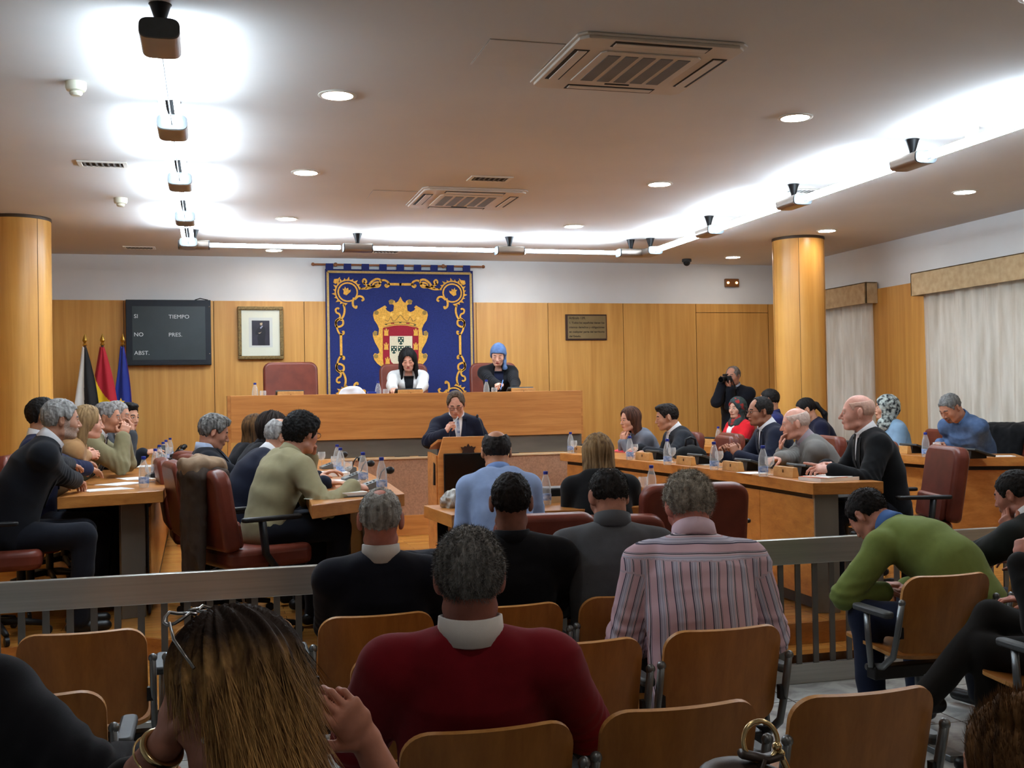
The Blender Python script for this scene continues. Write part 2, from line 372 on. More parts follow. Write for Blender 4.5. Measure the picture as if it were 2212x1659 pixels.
# ================================================================ ceiling lights
def emis(name, col, st):
    m = bpy.data.materials.new(name); m.use_nodes = True; b = m.node_tree.nodes['Principled BSDF']
    b.inputs['Base Color'].default_value = (1, 1, 1, 1); b.inputs['Emission Color'].default_value = lin(col); b.inputs['Emission Strength'].default_value = st
    return m
TUBEM = emis('fluorescent_glow', (218, 238, 255), TUBE_W)
DOWNM = emis('downlight_glow', (255, 246, 236), DOWN_W)
HOUS = mat('lamp_housing_metal', (150, 138, 128), 0.35, 0.7, var=.04)
ZL = 3.10
def fixture(name_pos, ang, label, tubes=True, length=1.31):
    """Housing box at the origin running along +Y, two tubes continuing to the next housing."""
    t = thing('fluorescent_light', label, 'ceiling light', (name_pos[0], name_pos[1], ZL), ang, 'rows of suspended fluorescent lights')
    pr = []
    for k in range(28):
        a = 2 * math.pi * k / 28; c, s = math.cos(a), math.sin(a)
        pr.append((.085 * math.copysign(abs(c) ** .45, c), .045 * math.copysign(abs(s) ** .6, s)))
    M = Matrix(((1, 0, 0, 0), (0, 0, 1, 0), (0, 1, 0, 0), (0, 0, 0, 1)))
    MB().prism(pr, 0, .28, M=M).build('housing', HOUS, t, smooth=True)
    for q0, q1 in ((-.012, 0), (.28, .292)): MB().prism([(x * .97, y * .95) for x, y in pr], q0, q1, M=M).build('end_cap', DGREY, t, smooth=True)
    MB().lathe([(.018, .03), (.022, .07), (.045, .145), (.05, .15)], (0, .14, 0), 18).build('bracket', BLK, t, smooth=True)
    if tubes:
        for s in (-1, 1):
            MB().cyl((s * .038, .29, .0), (s * .038, .29 + length, .0), .017, n=12).build('tube', TUBEM, t, smooth=True)
        MB().cyl((0, .29, -.02), (0, .29 + length, -.02), .0035, n=6).build('cable', DGREY, t)
    return t
LROW = [4.92, 6.55, 8.18, 9.81]
nth = ['nearest', 'second', 'third', 'fourth', 'fifth']
for i, y in enumerate(LROW):
    fixture((-.19, y), 0, nth[i] + ' twin tube light of the left ceiling row, counted from the camera')
fixture((-.19, 11.36), 0, 'tubeless end housing of the left light row, beside the corner', tubes=False)
for i, x in enumerate((-.28, 1.36, 3.0)):
    fixture((x, 11.57), -math.pi / 2, ['left', 'middle', 'right'][i] + ' twin tube light of the row in front of the back wall')
fixture((4.40, 11.57), -math.pi / 2, 'tubeless end housing of the back light row, at its right corner', tubes=False)
RROW = [3.28, 4.91, 6.54, 8.17, 9.80]
for i, y in enumerate(RROW[1:]):
    fixture((4.72, y), 0, ['nearest', 'second', 'third', 'farthest'][i] + ' twin tube light of the right ceiling row, counted from the camera')
fixture((4.72, 11.30), 0, 'tubeless end housing of the right light row, near the dome camera', tubes=False)

def downlight(x, y, label):
    t = thing('downlight', label, 'ceiling light', (x, y, ZC), 0, 'round recessed downlights')
    MB().lathe([(.088, -.001), (.108, -.001), (.110, -.006), (.100, -.010), (.088, -.008)], (0, 0, 0), 28, cap=False).build('trim_ring', WHITEPL, t, smooth=True)
    MB().lathe([(0.001, -.0075), (.090, -.0075), (.090, -.002)], (0, 0, 0), 28, cap=False).build('diffuser', DOWNM, t)
    return t
for cx_, nm, ys in ((.72, 'left', (6.34, 8.53, 10.71, 12.95)), (3.59, 'middle', (6.28, 8.48, 10.72, 12.84)), (6.41, 'right', (8.34, 10.6, 12.82))):
    for k, y in enumerate(ys): downlight(cx_, y, '%s round downlight of the %s line of downlights, counted from the camera' % (nth[k], nm))

for cx_, nm in ((.72, 'left'), (3.59, 'middle'), (6.41, 'right')):        # unseen lamps, guessed and added to brighten the public seats
    for k, y in enumerate((4.1, 1.9, -.3)): downlight(cx_, y, 'added unseen downlight over the public seats, %s line, lamp %s' % (nm, ('beside the railing', 'above the seats', 'behind the seats')[k]))
# ---------------------------------------------------------------- air conditioners, vents, detectors
ACW = mat('air_conditioner_white', (214, 202, 188), 0.55, var=.02)
SLOT = mat('dark_slot', (40, 36, 34), .7, var=0)
def cassette(x, y, label):
    t = thing('air_conditioner', label, 'air conditioner', (x, y, ZC), 0, 'ceiling cassette air conditioners')
    h = .45; c = .04
    pl = [(-h + c, -h), (h - c, -h), (h, -h + c), (h, h - c), (h - c, h), (-h + c, h), (-h, h - c), (-h, -h + c)]
    q = .36
    mb = MB(); mb.prism(pl, -.012, -.001)
    mb.prism([(px * .965, py * .965) for px, py in pl], -.028, -.0115)
    mb.build('frame', ACW, t, bevel=.004)
    mb = MB().prism([(px * .60, py * .60) for px, py in pl], -.036, -.0275); mb.build('intake_panel', ACW, t, bevel=.004)
    for k in range(5):
        xx = -.19 + .095 * k; MB().box((xx - .034, -.22, -.0385), (xx + .034, .22, -.0352)).build('intake_grille', GRILLE, t)
    for k in range(4):
        M = Matrix.Rotation(k * math.pi / 2, 4, 'Z')
        MB().box((-.255, .332, -.0305), (.255, .412, -.0272), M=M).build('air_slot', SLOT, t)
        MB().box((-.245, .342, -.0345), (.245, .392, -.0285), M=M).build('louvre', ACW, t, bevel=.003)
    MB().box((-.07, .25, -.0405), (.07, .262, -.0352)).build('latch', SLOT, t)
    return t
cassette(2.17, 5.44, 'large square cassette air conditioner in the ceiling nearer the camera')
cassette(2.15, 9.36, 'square cassette air conditioner in the ceiling farther back, before the tapestry')
HATCH = mat('hatch_paint', (214, 209, 204), .85, var=.01); HLINE = mat('hatch_line', (176, 168, 160), .9, var=0)
for (x0, y0, x1, y1), lab in (((1.33, 5.2, 1.72, 5.62), 'square access hatch beside the nearer air conditioner'), ((1.32, 9.15, 1.70, 9.56), 'square access hatch beside the farther air conditioner')):
    t = thing('ceiling_hatch', lab, 'hatch', ((x0 + x1) / 2, (y0 + y1) / 2, ZC)); w, d = (x1 - x0) / 2, (y1 - y0) / 2
    MB().box((-w, -d, -.002), (w, d, 0)).build('rim', HLINE, t); MB().box((-w + .005, -d + .005, -.0035), (w - .005, d - .005, -.0015)).build('lid', HATCH, t)
def vent(x, y, label, w=.17, d=.10):
    t = thing('ceiling_vent', label, 'vent', (x, y, ZC), 0, 'louvred ceiling vents')
    MB().box((-w, -d, -.008), (w, -d + .03, 0)).box((-w, d - .03, -.008), (w, d, 0)).box((-w, -d + .03, -.008), (-w + .03, d - .03, 0)).box((w - .03, -d + .03, -.008), (w, d - .03, 0)).build('frame', WHITEPL, t, bevel=.002)
    MB().box((-w + .03, -d + .03, -.0015), (w - .03, d - .03, -.0005)).build('backing', SLOT, t)
    mb = MB()
    for k in range(7):
        xx = -w + .05 + k * (2 * w - .1) / 6; mb.box((xx - .008, -d + .03, -.007), (xx + .004, d - .03, -.003))
    mb.build('slats', GRILLE, t)
vent(-.73, 8.5, 'louvred vent in the ceiling left of the left light row'); vent(-.74, 12.95, 'small far vent in the ceiling above the voting screen')
vent(2.16, 8.52, 'louvred vent in the ceiling just in front of the farther air conditioner'); vent(4.93, 8.55, 'louvred vent beside the right light row')
vent(2.0, 12.9, 'faint vent in the ceiling right above the tapestry')
DET = mat('detector_plastic', (222, 218, 196), .5, var=.02)
for x, y, lab in ((-.68, 6.38, 'cream smoke detector on the ceiling nearer the camera, left of the light row'), (-.71, 9.88, 'cream smoke detector on the ceiling farther off, left of the light row'), (4.89, 6.29, 'smoke detector in the glare of the right light row')):
    t = thing('smoke_detector', lab, 'smoke detector', (x, y, ZC), 0, 'smoke detectors')
    MB().lathe([(.055, 0), (.055, -.03), (.048, -.045), (.03, -.05)], n=24).build('base', DET, t, smooth=True)
    MB().lathe([(.032, -.049), (.034, -.062), (.024, -.072), (.001, -.074)], n=20).build('sensor', DET, t, smooth=True)
t = thing('dome_camera', 'small black dome camera on the ceiling near the back wall', 'camera', (5.9, 13.1, ZC))
MB().lathe([(.06, 0), (.062, -.035), (.05, -.04)], n=20).build('base', DGREY, t, smooth=True); MB().sphere((0, 0, -.045), .045).build('dome', BLK, t, smooth='all')
# emergency light on the back wall
p = at(1581, 611, Y=YB - .03); t = thing('emergency_light', 'brown emergency light box with two glowing lamps above the door', 'emergency light', (p[0], YB, p[2]))
MB().box((-.10, -.045, -.055), (.10, 0, .055)).build('box', mat('smoked_brown', (120, 78, 44), .35, var=.1), t, bevel=.008)
for s in (-1, 1): MB().sphere((s * .062, -.046, 0), (.017, .01, .015)).build('lamp', emis('warm_lamp_%d' % s, (255, 196, 110), 6), t, smooth='all')
# wall socket on the dais panel and a box low on the left
# ================================================================ fixed furniture
def rrect(w, h, r, n=6, rb=None):
    """Rounded rectangle outline, centred in x, from y = 0 to h; rb = radius of the lower corners."""
    rb = r if rb is None else rb; P = []
    for cx, cy_, a0, q in ((w / 2 - r, h - r, 0, r), (-w / 2 + r, h - r, 90, r), (-w / 2 + rb, rb, 180, rb), (w / 2 - rb, rb, 270, rb)):
        for k in range(n + 1):
            a = R_(a0 + 90 * k / n); P.append((cx + q * math.cos(a), cy_ + q * math.sin(a)))
    return P
XZ = Matrix(((1, 0, 0, 0), (0, 0, -1, 0), (0, 1, 0, 0), (0, 0, 0, 1)))     # polygon x, y -> x, z ; depth -> -y

DY = 11.3; DZ = 1.578; DPZ = .68                                         # dais front, top and its floor
t = thing('dais', 'long wooden presidency dais with grey metal band below the tapestry', 'dais', (2.0, DY, ZP))
def L(mb, nm, m, **k): return mb.build(nm, m, t, loc=(2.0, DY, ZP), **k)
L(MB().box((.19, DY, 1.115), (3.83, DY + .03, DZ)), 'front_board', WDAIS, bevel=.003)
L(MB().box((.19, DY + .031, 1.465), (3.83, DY + .62, 1.50)).box((.19, DY + .0305, 1.50), (3.83, DY + .10, DZ)), 'desk_top', WDAIS, bevel=.003)
L(MB().box((.26, DY + .03, .93), (3.84, DY + .08, 1.114)), 'metal_band', BAND)
L(MB().box((.16, DY + .0305, ZP), (.19, DY + .62, DZ)).box((3.83, DY + .0305, ZP), (3.86, DY + .62, DZ)), 'side_board', WDAIS)
L(MB().box((-.31, DY - .06, .335), (3.86, DY + .03, .905)), 'lower_panel', BEIGE)
L(MB().box((-.31, DY - .075, .905), (3.86, DY + .029, .925)), 'ledge', CREAM, bevel=.003)
L(MB().box((-.33, DY - .10, ZP), (3.90, DY + .03, .3345)), 'base_board', WDAIS, bevel=.003)
struct(MB().box((-.30, DY + .62, ZP), (4.6, YB - .03, DPZ)).box((.19, DY + .09, ZP), (3.83, DY + .6195, DPZ)).build('floor_presidency', PARQ))
s_ = at(1222, 1055, Y=DY - .06)
def socket(p, label, n=1):
    t = thing('wall_socket', label, 'socket', p)
    MB().box((-.04, -.012, -.04), (.04, 0, .04)).build('plate', WHITEPL, t, bevel=.004)
    for s in (-1, 1): MB().cyl((s * .009, -.0145, -.012), (s * .009, -.011, -.012), .004, n=10).build('hole', SLOT, t)
socket((s_[0], DY - .06, s_[2]), 'white socket on the beige dais panel, between the two people seated at the small table')
s_ = at(380, 1090, Y=DY - .065); t = thing('floor_box', 'pale cable box at the left foot of the dais panel', 'box', (s_[0], DY - .061, s_[2]))
MB().box((-.075, -.05, -.06), (.075, 0, .06)).build('case', CREAM, t, bevel=.004); MB().box((-.065, -.053, -.05), (.065, -.0495, .05)).build('cover', BEIGE, t, bevel=.002)

# ---------------------------------------------------------------- lectern
LY = 9.6
t = thing('lectern', 'wooden speaker lectern with a black screen panel and dark crown emblem', 'lectern', (2.16, LY, ZP))
k0, k1 = -.24, .24
MB().prism([(k0, 0), (k1, 0), (k1, .88), (k1 - .05, 1.045), (k0 + .05, 1.045), (k0, .88)], -.012, .018, M=XZ).build('front_board', WDAIS, t, bevel=.004)
for s in (-1, 1): MB().prism([(0.02, 0), (.42, 0), (.42, .90), (.02, .88)], s * .24 - .012, s * .24 + .012, M=Matrix(((0, 0, 1, 0), (1, 0, 0, 0), (0, 1, 0, 0), (0, 0, 0, 1)))).build('side_board', WDAIS, t, bevel=.003)
MB().prism([(.02, 1.0), (.45, .92), (.45, .945), (.02, 1.025)], -.235, .235, M=Matrix(((0, 0, 1, 0), (1, 0, 0, 0), (0, 1, 0, 0), (0, 0, 0, 1)))).build('reading_top', WDAIS, t, bevel=.003)
MB().box((-.19, -.045, .49), (.21, -.0185, .895)).build('screen', mat('black_glass', (10, 10, 12), .12, var=0), t, bevel=.004)
MB().box((-.195, -.043, .485), (.215, -.0183, .90)).build('screen_rim', BLK, t, bevel=.006)
crown = [(-.055, 0), (.055, 0), (.05, .02), (.068, .055), (.045, .05), (.03, .062), (.016, .055), (0, .082), (-.016, .055), (-.03, .062), (-.045, .05), (-.068, .055), (-.05, .02)]
MB().prism([(x + .03, y + .90) for x, y in crown], .0185, .028, M=XZ).build('emblem', mat('dark_bronze', (62, 40, 32), .5, .3, var=.1), t)
MB().prism([(-.268, .62), (-.253, .62), (-.253, .80), (-.262, .82)], -.1, -.06, M=XZ).build('speaker_grille', BLK, t)
# gooseneck microphone on the lectern
def goose(p, q, label, foam=.012):
    t = thing('microphone', label, 'microphone', p, 0, None)
    d = np.array(q) - np.array(p); pts = []
    for k in range(9):
        f = k / 8; pts.append((d[0] * f ** 1.6, d[1] * f ** 1.6, d[2] * (1 - (1 - f) ** 1.3)))
    MB().lathe([(.02, 0), (.02, .012), (.008, .02)], n=14).build('base', BLK, t, smooth=True)
    MB().tube(pts, .0032, 8).build('gooseneck', BLK, t, smooth='all')
    MB().sphere(pts[-1], (foam, foam, foam * 1.5)).build('windscreen', BLK, t, smooth='all')
    return t
pA = at(1053, 945, Y=9.75); pB = at(1031, 899, Y=9.9)
goose((min(2.38, pA[0]), 9.75, 1.13), pB, 'thin gooseneck microphone rising from the lectern')

# ---------------------------------------------------------------- desks of the council
LEGM = mat('grey_steel_leg', (136, 130, 120), .42, .6, var=.06, scale=3, stretch=(1, 1, .2))
def offset_in(poly, dist):
    c = np.mean(np.array(poly), 0); return [tuple(c + (np.array(p) - c) * (1 - dist / np.linalg.norm(np.array(p) - c))) for p in poly]
def desk(label, outer, panel, legs, z=ZT, th=.075, base=ZP):
    """outer = top outline; panel = polyline of the modesty panel; legs = list of (x, y, w, d, angle)."""
    c = np.mean(np.array(outer), 0)
    t = thing('council_desk', label, 'desk', (c[0], c[1], base))
    lo = (c[0], c[1], base)
    MB().prism(outer, z - th, z).build('desk_top', WDESK, t, bevel=.004, loc=lo)
    mb = MB(); mk = MB()
    for (x0, y0), (x1, y1) in zip(panel[:-1], panel[1:]):
        d = np.array([x1 - x0, y1 - y0]); ln = np.linalg.norm(d); n = np.array([d[1], -d[0]]) / ln * .014; e = d / ln * .002
        q = [(x0 + e[0], y0 + e[1]), (x1 - e[0], y1 - e[1]), (x1 - e[0] + n[0], y1 - e[1] + n[1]), (x0 + e[0] + n[0], y0 + e[1] + n[1])]
        mb.prism(q, base + .09, z - th - .035); mk.prism([(a - n[0] * .5, b - n[1] * .5) for a, b in q], base + .02, z - th)
    mb.build('modesty_panel', WDESK, t, bevel=.002, loc=lo); mk.build('support_rail', BLK, t, loc=lo)
    for x, y, w, d, a in legs:
        MB().box((x - w / 2, y - d / 2, base), (x + w / 2, y + d / 2, z - th - .0005), rz=a).build('leg', LEGM, t, bevel=.003, loc=lo)
    return t
LD_IN = [(-.30, 7.48), (-.305, 8.5), (-.32, 9.6), (-.335, 10.8), (-.35, 12.3)]
LD_OUT = [(-.91, 7.26), (-.90, 8.5), (-.90, 9.6), (-.91, 10.8), (-.93, 12.3)]
desk('long curved left council desk lined with bottles and black microphones', LD_IN + LD_OUT[::-1], [(x - .10, y + (.12 if i == 0 else 0)) for i, (x, y) in enumerate(LD_IN)],
     [(-.50, 7.60, .155, .05, R_(19)), (-.5, 10.0, .155, .05, 0), (-.52, 12.1, .155, .05, 0)])
MD_R = [(1.105, 6.55), (1.15, 7.4), (1.17, 8.4), (1.19, 9.6), (1.20, 10.7)]
MD_L = [(.515, 6.03), (.56, 7.0), (.60, 8.2), (.64, 9.6), (.66, 10.7)]
desk('middle council desk where the young man in beige writes', MD_R + MD_L[::-1], [(x - .08, y + (.14 if i == 0 else 0)) for i, (x, y) in enumerate(MD_R)],
     [(.93, 6.62, .15, .05, R_(41)), (.95, 8.6, .15, .05, 0), (.97, 10.5, .15, .05, 0)])
RD_IN = [(3.58, 6.14), (3.61, 7.0), (3.60, 7.9), (3.53, 9.0), (3.45, 9.9), (3.36, 10.6)]
RD_OUT = [(4.01, 6.04), (4.10, 7.0), (4.10, 7.9), (4.04, 9.0), (3.96, 9.9), (3.88, 10.75)]
desk('long right council desk in front of the bald man in a black suit', RD_IN + RD_OUT[::-1], [(x + .07, y + (.09 if i == 0 else (-.05 if i == 5 else 0))) for i, (x, y) in enumerate(RD_IN)][::-1],
     [(3.71, 6.22, .15, .05, R_(-13)), (3.9, 8.0, .15, .05, 0), (3.70, 10.55, .15, .05, R_(20))])
SD_IN = [(6.46, 7.72), (5.88, 8.02), (5.86, 9.0), (5.70, 9.9), (5.30, 10.7), (5.0, 11.5)]
SD_OUT = [(6.75, 8.2), (6.28, 8.45), (6.24, 9.2), (6.08, 10.0), (5.68, 10.85), (5.40, 11.6)]
desk('rear right council desk in front of the man in a denim shirt', SD_IN + SD_OUT[::-1], [(x + .08, y + .04) for x, y in SD_IN][::-1], [(6.52, 7.90, .05, .15, R_(-62)), (6.1, 9.2, .15, .05, 0), (5.25, 11.4, .15, .05, R_(15))])
ZCT = .84
desk('small low desk shared by the man in light blue and the woman in black', [(1.285, 6.90), (1.325, 6.25), (2.95, 6.25), (2.95, 6.92)], [(2.90, 6.86), (1.36, 6.86)], [(1.42, 6.55, .05, .3, 0), (2.85, 6.55, .05, .3, 0)], z=ZCT, th=.075)

# ---------------------------------------------------------------- railing between public and council
RY = 5.72; RZ = .675
t = thing('railing', 'brushed steel railing with thin bars between public seats and council', 'railing', (2.2, RY, ZF)); lo = (2.2, RY, ZF)
MB().box((XL + .02, RY - .022, RZ - .145), (XR - .05, RY + .022, RZ)).build('top_rail', STEELH, t, bevel=.004, loc=lo)
MB().box((XL + .02, RY - .02, ZF + .0005), (XR - .05, RY + .02, ZF + .11)).build('bottom_rail', STEELH, t, bevel=.003, loc=lo)
x = XL + .06; k = 0
while x < XR - .08 and k < 100:
    MB().box((x - .016, RY - .006, ZF + .109), (x + .016, RY + .006, RZ - .1445)).build('bar', BALU, t, loc=lo); x += .108; k += 1

# ---------------------------------------------------------------- leather swivel chairs
def swivel(label, loc, rz, back=.62, seat=.47, w=.56, arms=True, top=None):
    if top is not None: back = max(.3, (top - seat - .04) / .97)
    t = thing('leather_chair', label, 'chair', loc, rz)
    M1 = Matrix.Translation((0, -.22, seat + .04)) @ Matrix.Rotation(R_(9), 4, 'X') @ XZ
    MB().prism(rrect(w, back, .09, rb=.04), -.045, .055, M=M1).build('backrest', LEATH, t, smooth=True, bevel=.03, seg=4)
    MB().prism(rrect(w * .86, back * .34, .03, rb=.03), -.075, -.04, M=M1).build('lumbar_pad', LEATH, t, smooth=True, bevel=.02, seg=3)
    MB().prism(rrect(w * .96, .52, .08), seat - .07, seat + .045, M=Matrix.Translation((0, -.24, 0))).build('seat', LEATH, t, smooth=True, bevel=.035, seg=4)
    if arms:
        for s in (-1, 1):
            x = s * (w / 2 + .035)
            MB().prism(rrect(.055, .36, .025), seat + .20, seat + .225, M=Matrix.Translation((x, -.20, 0))).build('armrest', BLK, t, smooth=True, bevel=.008)
            MB().tube([(x, -.08, seat + .20), (x, -.06, seat + .02), (x, .0, seat - .06), (s * .12, 0, seat - .085)], .02, 8, flat=(1, 1.5)).build('arm_strut', BLK, t, smooth='all')
    MB().cyl((0, 0, .07), (0, 0, seat - .07), .028, n=14).box((-.13, -.13, seat - .085), (.13, .13, seat - .068)).build('column', BLK, t, smooth=True)
    for k in range(5):
        a = 2 * math.pi * k / 5 + .3; c, s = math.cos(a), math.sin(a)
        l = MB().tube([(.02 * c, .02 * s, .10), (.16 * c, .16 * s, .09), (.30 * c, .30 * s, .065)], [.026, .022, .016], 8).build('base_leg', BLK, t, smooth='all')
        MB().cyl((.30 * c - .012 * s, .30 * s + .012 * c, .028), (.30 * c + .012 * s, .30 * s - .012 * c, .028), .027, n=12).build('caster', BLK, l, smooth=True)
    return t

# ---------------------------------------------------------------- public seats
def pchair(label, x, y, z, left_arm=False, right_arm=True):
    t = thing('public_seat', label, 'chair', (x, y, z), 0, 'plywood public seats')
    def bent(w, h, r, rb, th, bow, M, nm):
        """Rounded board, bowed across its width."""
        P = rrect(w, h, r, 7, rb); k = 17; mb = MB(); cols = []
        k = 29; xs = [-w / 2 * math.cos(math.pi * i / (k - 1)) for i in range(k)]
        def span(xx):
            ys = []
            for (ax, ay), (bx, by) in zip(P, P[1:] + P[:1]):
                if (ax - xx) * (bx - xx) <= 0 and abs(ax - bx) > 1e-9: ys.append(ay + (by - ay) * (xx - ax) / (bx - ax))
            return (min(ys), max(ys)) if ys else (h / 2, h / 2)
        vs = []; fs = []; ms = []
        for xx in xs:
            a, b = span(max(-w / 2 + 1e-4, min(w / 2 - 1e-4, xx))); d = bow * ((2 * xx / w) ** 2)
            vs += [(xx, a, d), (xx, b, d), (xx, a, d + th), (xx, b, d + th)]
        for i in range(k - 1):
            o, q = 4 * i, 4 * i + 4
            fs += [(o, q, q + 1, o + 1), (o + 2, o + 3, q + 3, q + 2)]; ms += [0, 0]
            fs += [(o + 1, q + 1, q + 3, o + 3), (o, o + 2, q + 2, q)]; ms += [1, 1]
        fs += [(0, 1, 3, 2), (4 * k - 4, 4 * k - 2, 4 * k - 1, 4 * k - 3)]; ms += [1, 1]
        vs = [tuple(M @ Vector(p)) for p in vs]
        mb.v = vs; mb.f = fs; mb.m = ms
        return mb.build(nm, [WPLY, WPLYL], t, smooth=True, angle=50)
    Mb = Matrix.Translation((0, -.02, .465)) @ Matrix.Rotation(R_(14), 4, 'X') @ Matrix(((1, 0, 0, 0), (0, 0, 1, 0), (0, 1, 0, 0), (0, 0, 0, 1)))
    bent(.45, .37, .075, .05, .016, .028, Mb, 'backrest')
    Ms = Matrix.Translation((0, .03, .425)) @ Matrix.Rotation(R_(4), 4, 'X')
    bent(.45, .42, .06, .05, .016, .022, Ms, 'seat')
    for s in (-1, 1):
        xx = s * .246
        MB().tube([(xx, -.085, .715), (xx, -.045, .56), (xx, -.01, .46), (xx, .07, .40), (xx, .20, .37)], .017, 10, flat=(1.0, .75)).sphere((xx, -.0855, .715), .0165).build('upright', GREYMET, t, smooth='all')
        MB().box((xx - .012 - s * .012, -.06, .55), (xx + .012 - s * .012, -.035, .60)).build('bracket', BLK, t)
    MB().box((-.268, .10, .33), (.268, .17, .39)).build('beam', BLK, t, bevel=.006)
    MB().tube([(0.0, .135, .34), (0, .13, .03)], .03, 12, flat=(1.4, .8)).box((-.04, -.12, .0), (.04, .36, .03)).build('leg', GREYMET, t, smooth=True, bevel=.004)
    for s, on in ((1, right_arm), (-1, left_arm)):
        if not on: continue
        xx = s * .2675
        MB().prism(rrect(.052, .28, .022), .635, .665, M=Matrix.Translation((xx, -.03, 0))).build('armrest', DGREY, t, smooth=True, bevel=.009)
        MB().tube([(xx, .16, .637), (xx, .15, .52), (xx, .13, .385)], .016, 10, flat=(1.2, .8)).build('arm_strut', GREYMET, t, smooth='all')
    return t
# ================================================================ tapestry on its rod
TY = YB - .06
def wx(px, py): p = at(px, py, Y=TY); return (p[0], p[2])
TL, TR_, TT, TB = wx(702, 583)[0], wx(1021, 585)[0], wx(860, 583)[1], 1.0
TW = TR_ - TL; TCX = (TL + TR_) / 2
t = thing('tapestry', 'blue tapestry with gold scroll border and coat of arms', 'tapestry', (TCX, TY, TT))
BLUE = mat('blue_tapestry_cloth', (36, 46, 104), .9, var=.08, scale=60, bump=.3, bscale=500, bdist=.002)
GOLDY = mat('gold_yarn', (226, 168, 70), .85, var=.10, scale=60, bump=.2, bscale=400)
PGOLD = mat('pale_gold_yarn', (186, 156, 96), .85, var=.08, scale=60)
REDY = mat('crimson_yarn', (150, 28, 44), .85, var=.06, scale=60); WHY = mat('ivory_yarn', (226, 212, 180), .85, var=.05, scale=60)
GRY = mat('dark_green_yarn', (30, 62, 54), .85, var=.05, scale=60); NAVY = mat('navy_yarn', (20, 24, 52), .85, var=.05); BROWN = mat('olive_gold_yarn', (150, 120, 62), .85, var=.08, scale=60)
H_ = TT - TB
mb = MB(); n = 40                                      # hanging cloth with a slight wave
vs = []; fs = []
for j in range(13):
    for i in range(n + 1):
        vs.append((-TW / 2 + TW * i / n, .006 * math.sin(i * .9) * (1 - j / 14), -H_ * j / 12))
for j in range(12):
    for i in range(n): a = j * (n + 1) + i; fs.append((a, a + n + 1, a + n + 2, a + 1))
mb.add(vs, fs); o = mb.build('cloth', BLUE, t, smooth='all'); so = o.modifiers.new('thick', 'SOLIDIFY'); so.thickness = .006; so.offset = 0
# pixel -> tapestry coordinates (x right, y up, origin top centre); frame is 2087 x 1659 of the zoom at (670, 550) x .18687
def tp(zx, zy):
    a = wx(670 + zx * 390 / 2087, 550 + zy * 390 / 2087); return (a[0] - TCX, a[1] - TT)
MT = Matrix(((1, 0, 0, 0), (0, 0, -1, 0), (0, 1, 0, 0), (0, 0, 0, 1)))
LAYER = [0]
def shape(nm, polys, m, lay, par=None):
    mb = MB()
    for pl in polys: mb.prism([tp(*q) for q in pl], .010, .0125 + lay * .0022, M=MT)
    return mb.build(nm, m, par or t)
def band(mb, pts, w, lay):
    """Flat ribbon of width w (or tapering list) along points in tapestry metres."""
    P = [np.array(p) for p in pts]; k = len(P); L_ = []; Rr = []
    for i in range(k):
        d = P[min(i + 1, k - 1)] - P[max(i - 1, 0)]; d = d / (np.linalg.norm(d) + 1e-9); nn = np.array([-d[1], d[0]])
        ww = (w[i] if hasattr(w, '__len__') else w) / 2; L_.append(P[i] + nn * ww); Rr.append(P[i] - nn * ww)
    z0, z1 = .010, .0125 + lay * .0022; vs = []; fs = []
    for i in range(k):
        for q, z in ((L_[i], z1), (Rr[i], z1), (L_[i], z0), (Rr[i], z0)): vs.append(tuple(MT @ Vector((q[0], q[1], z))))
    for i in range(k - 1):
        a, b = 4 * i, 4 * i + 4; fs += [(a, b, b + 1, a + 1), (a, a + 2, b + 2, b), (a + 1, b + 1, b + 3, a + 3)]
    fs += [(0, 1, 3, 2), (4 * k - 4, 4 * k - 2, 4 * k - 1, 4 * k - 3)]
    mb.add(vs, fs)
def smooth_pts(pts, n=8):
    P = [np.array(p, float) for p in pts]; out = []
    for i in range(len(P) - 1):
        p0, p1, p2, p3 = P[max(i - 1, 0)], P[i], P[i + 1], P[min(i + 2, len(P) - 1)]
        for k in range(n):
            f = k / n; out.append(.5 * ((2 * p1) + (p2 - p0) * f + (2 * p0 - 5 * p1 + 4 * p2 - p3) * f * f + (3 * p1 - p0 - 3 * p2 + p3) * f ** 3))
    out.append(P[-1]); return out
# border stripe
x0, x1, ytop = -TW / 2 + .03, TW / 2 - .03, -.035
mb = MB(); bw = .028
for a, b in (((x0, ytop), (x1, ytop)), ((x0, ytop), (x0, -H_ + .03)), ((x1, ytop), (x1, -H_ + .03))): band(mb, [a, b], bw, 0)
mb.build('border_stripe', PGOLD, t)
# one corner ornament drawn in zoom pixels, mirrored to the four corners
S = 390 / 2087 * (TW / (1021 - 702))
cx_t = (155 + 1875) / 2
def loc_pts(pts): return [((zx - 173) * S, -(zy - 175) * S) for zx, zy in pts]
ring = [(400 + 108 * math.cos(a), 408 + 104 * math.sin(a)) for a in [2 * math.pi * k / 28 for k in range(29)]]
scr = []
scr.append((smooth_pts([(470, 470), (455, 520), (462, 565), (490, 585), (497, 560)]), 24))
scr.append((smooth_pts([(480, 490), (520, 455), (560, 460), (578, 490), (555, 505)]), 22))
scr.append((smooth_pts([(545, 365), (620, 365), (690, 340), (740, 320), (775, 290), (765, 262), (720, 258), (670, 290), (640, 330), (600, 362)]), 24))
scr.append((smooth_pts([(575, 300), (600, 305), (612, 280), (590, 258), (572, 280), (590, 312), (640, 335), (700, 345), (745, 345), (770, 320), (745, 292), (705, 300), (690, 320), (710, 345)]), 20))
scr.append((smooth_pts([(775, 275), (820, 268), (860, 290), (868, 325), (845, 345), (828, 328), (845, 318)]), 22))
scr.append(([(860, 313), (1015, 314)], 28))
scr.append((smooth_pts([(350, 545), (362, 610), (350, 670), (325, 710), (290, 720), (265, 745), (262, 790), (300, 800), (340, 775), (340, 730), (310, 720)]), 22))
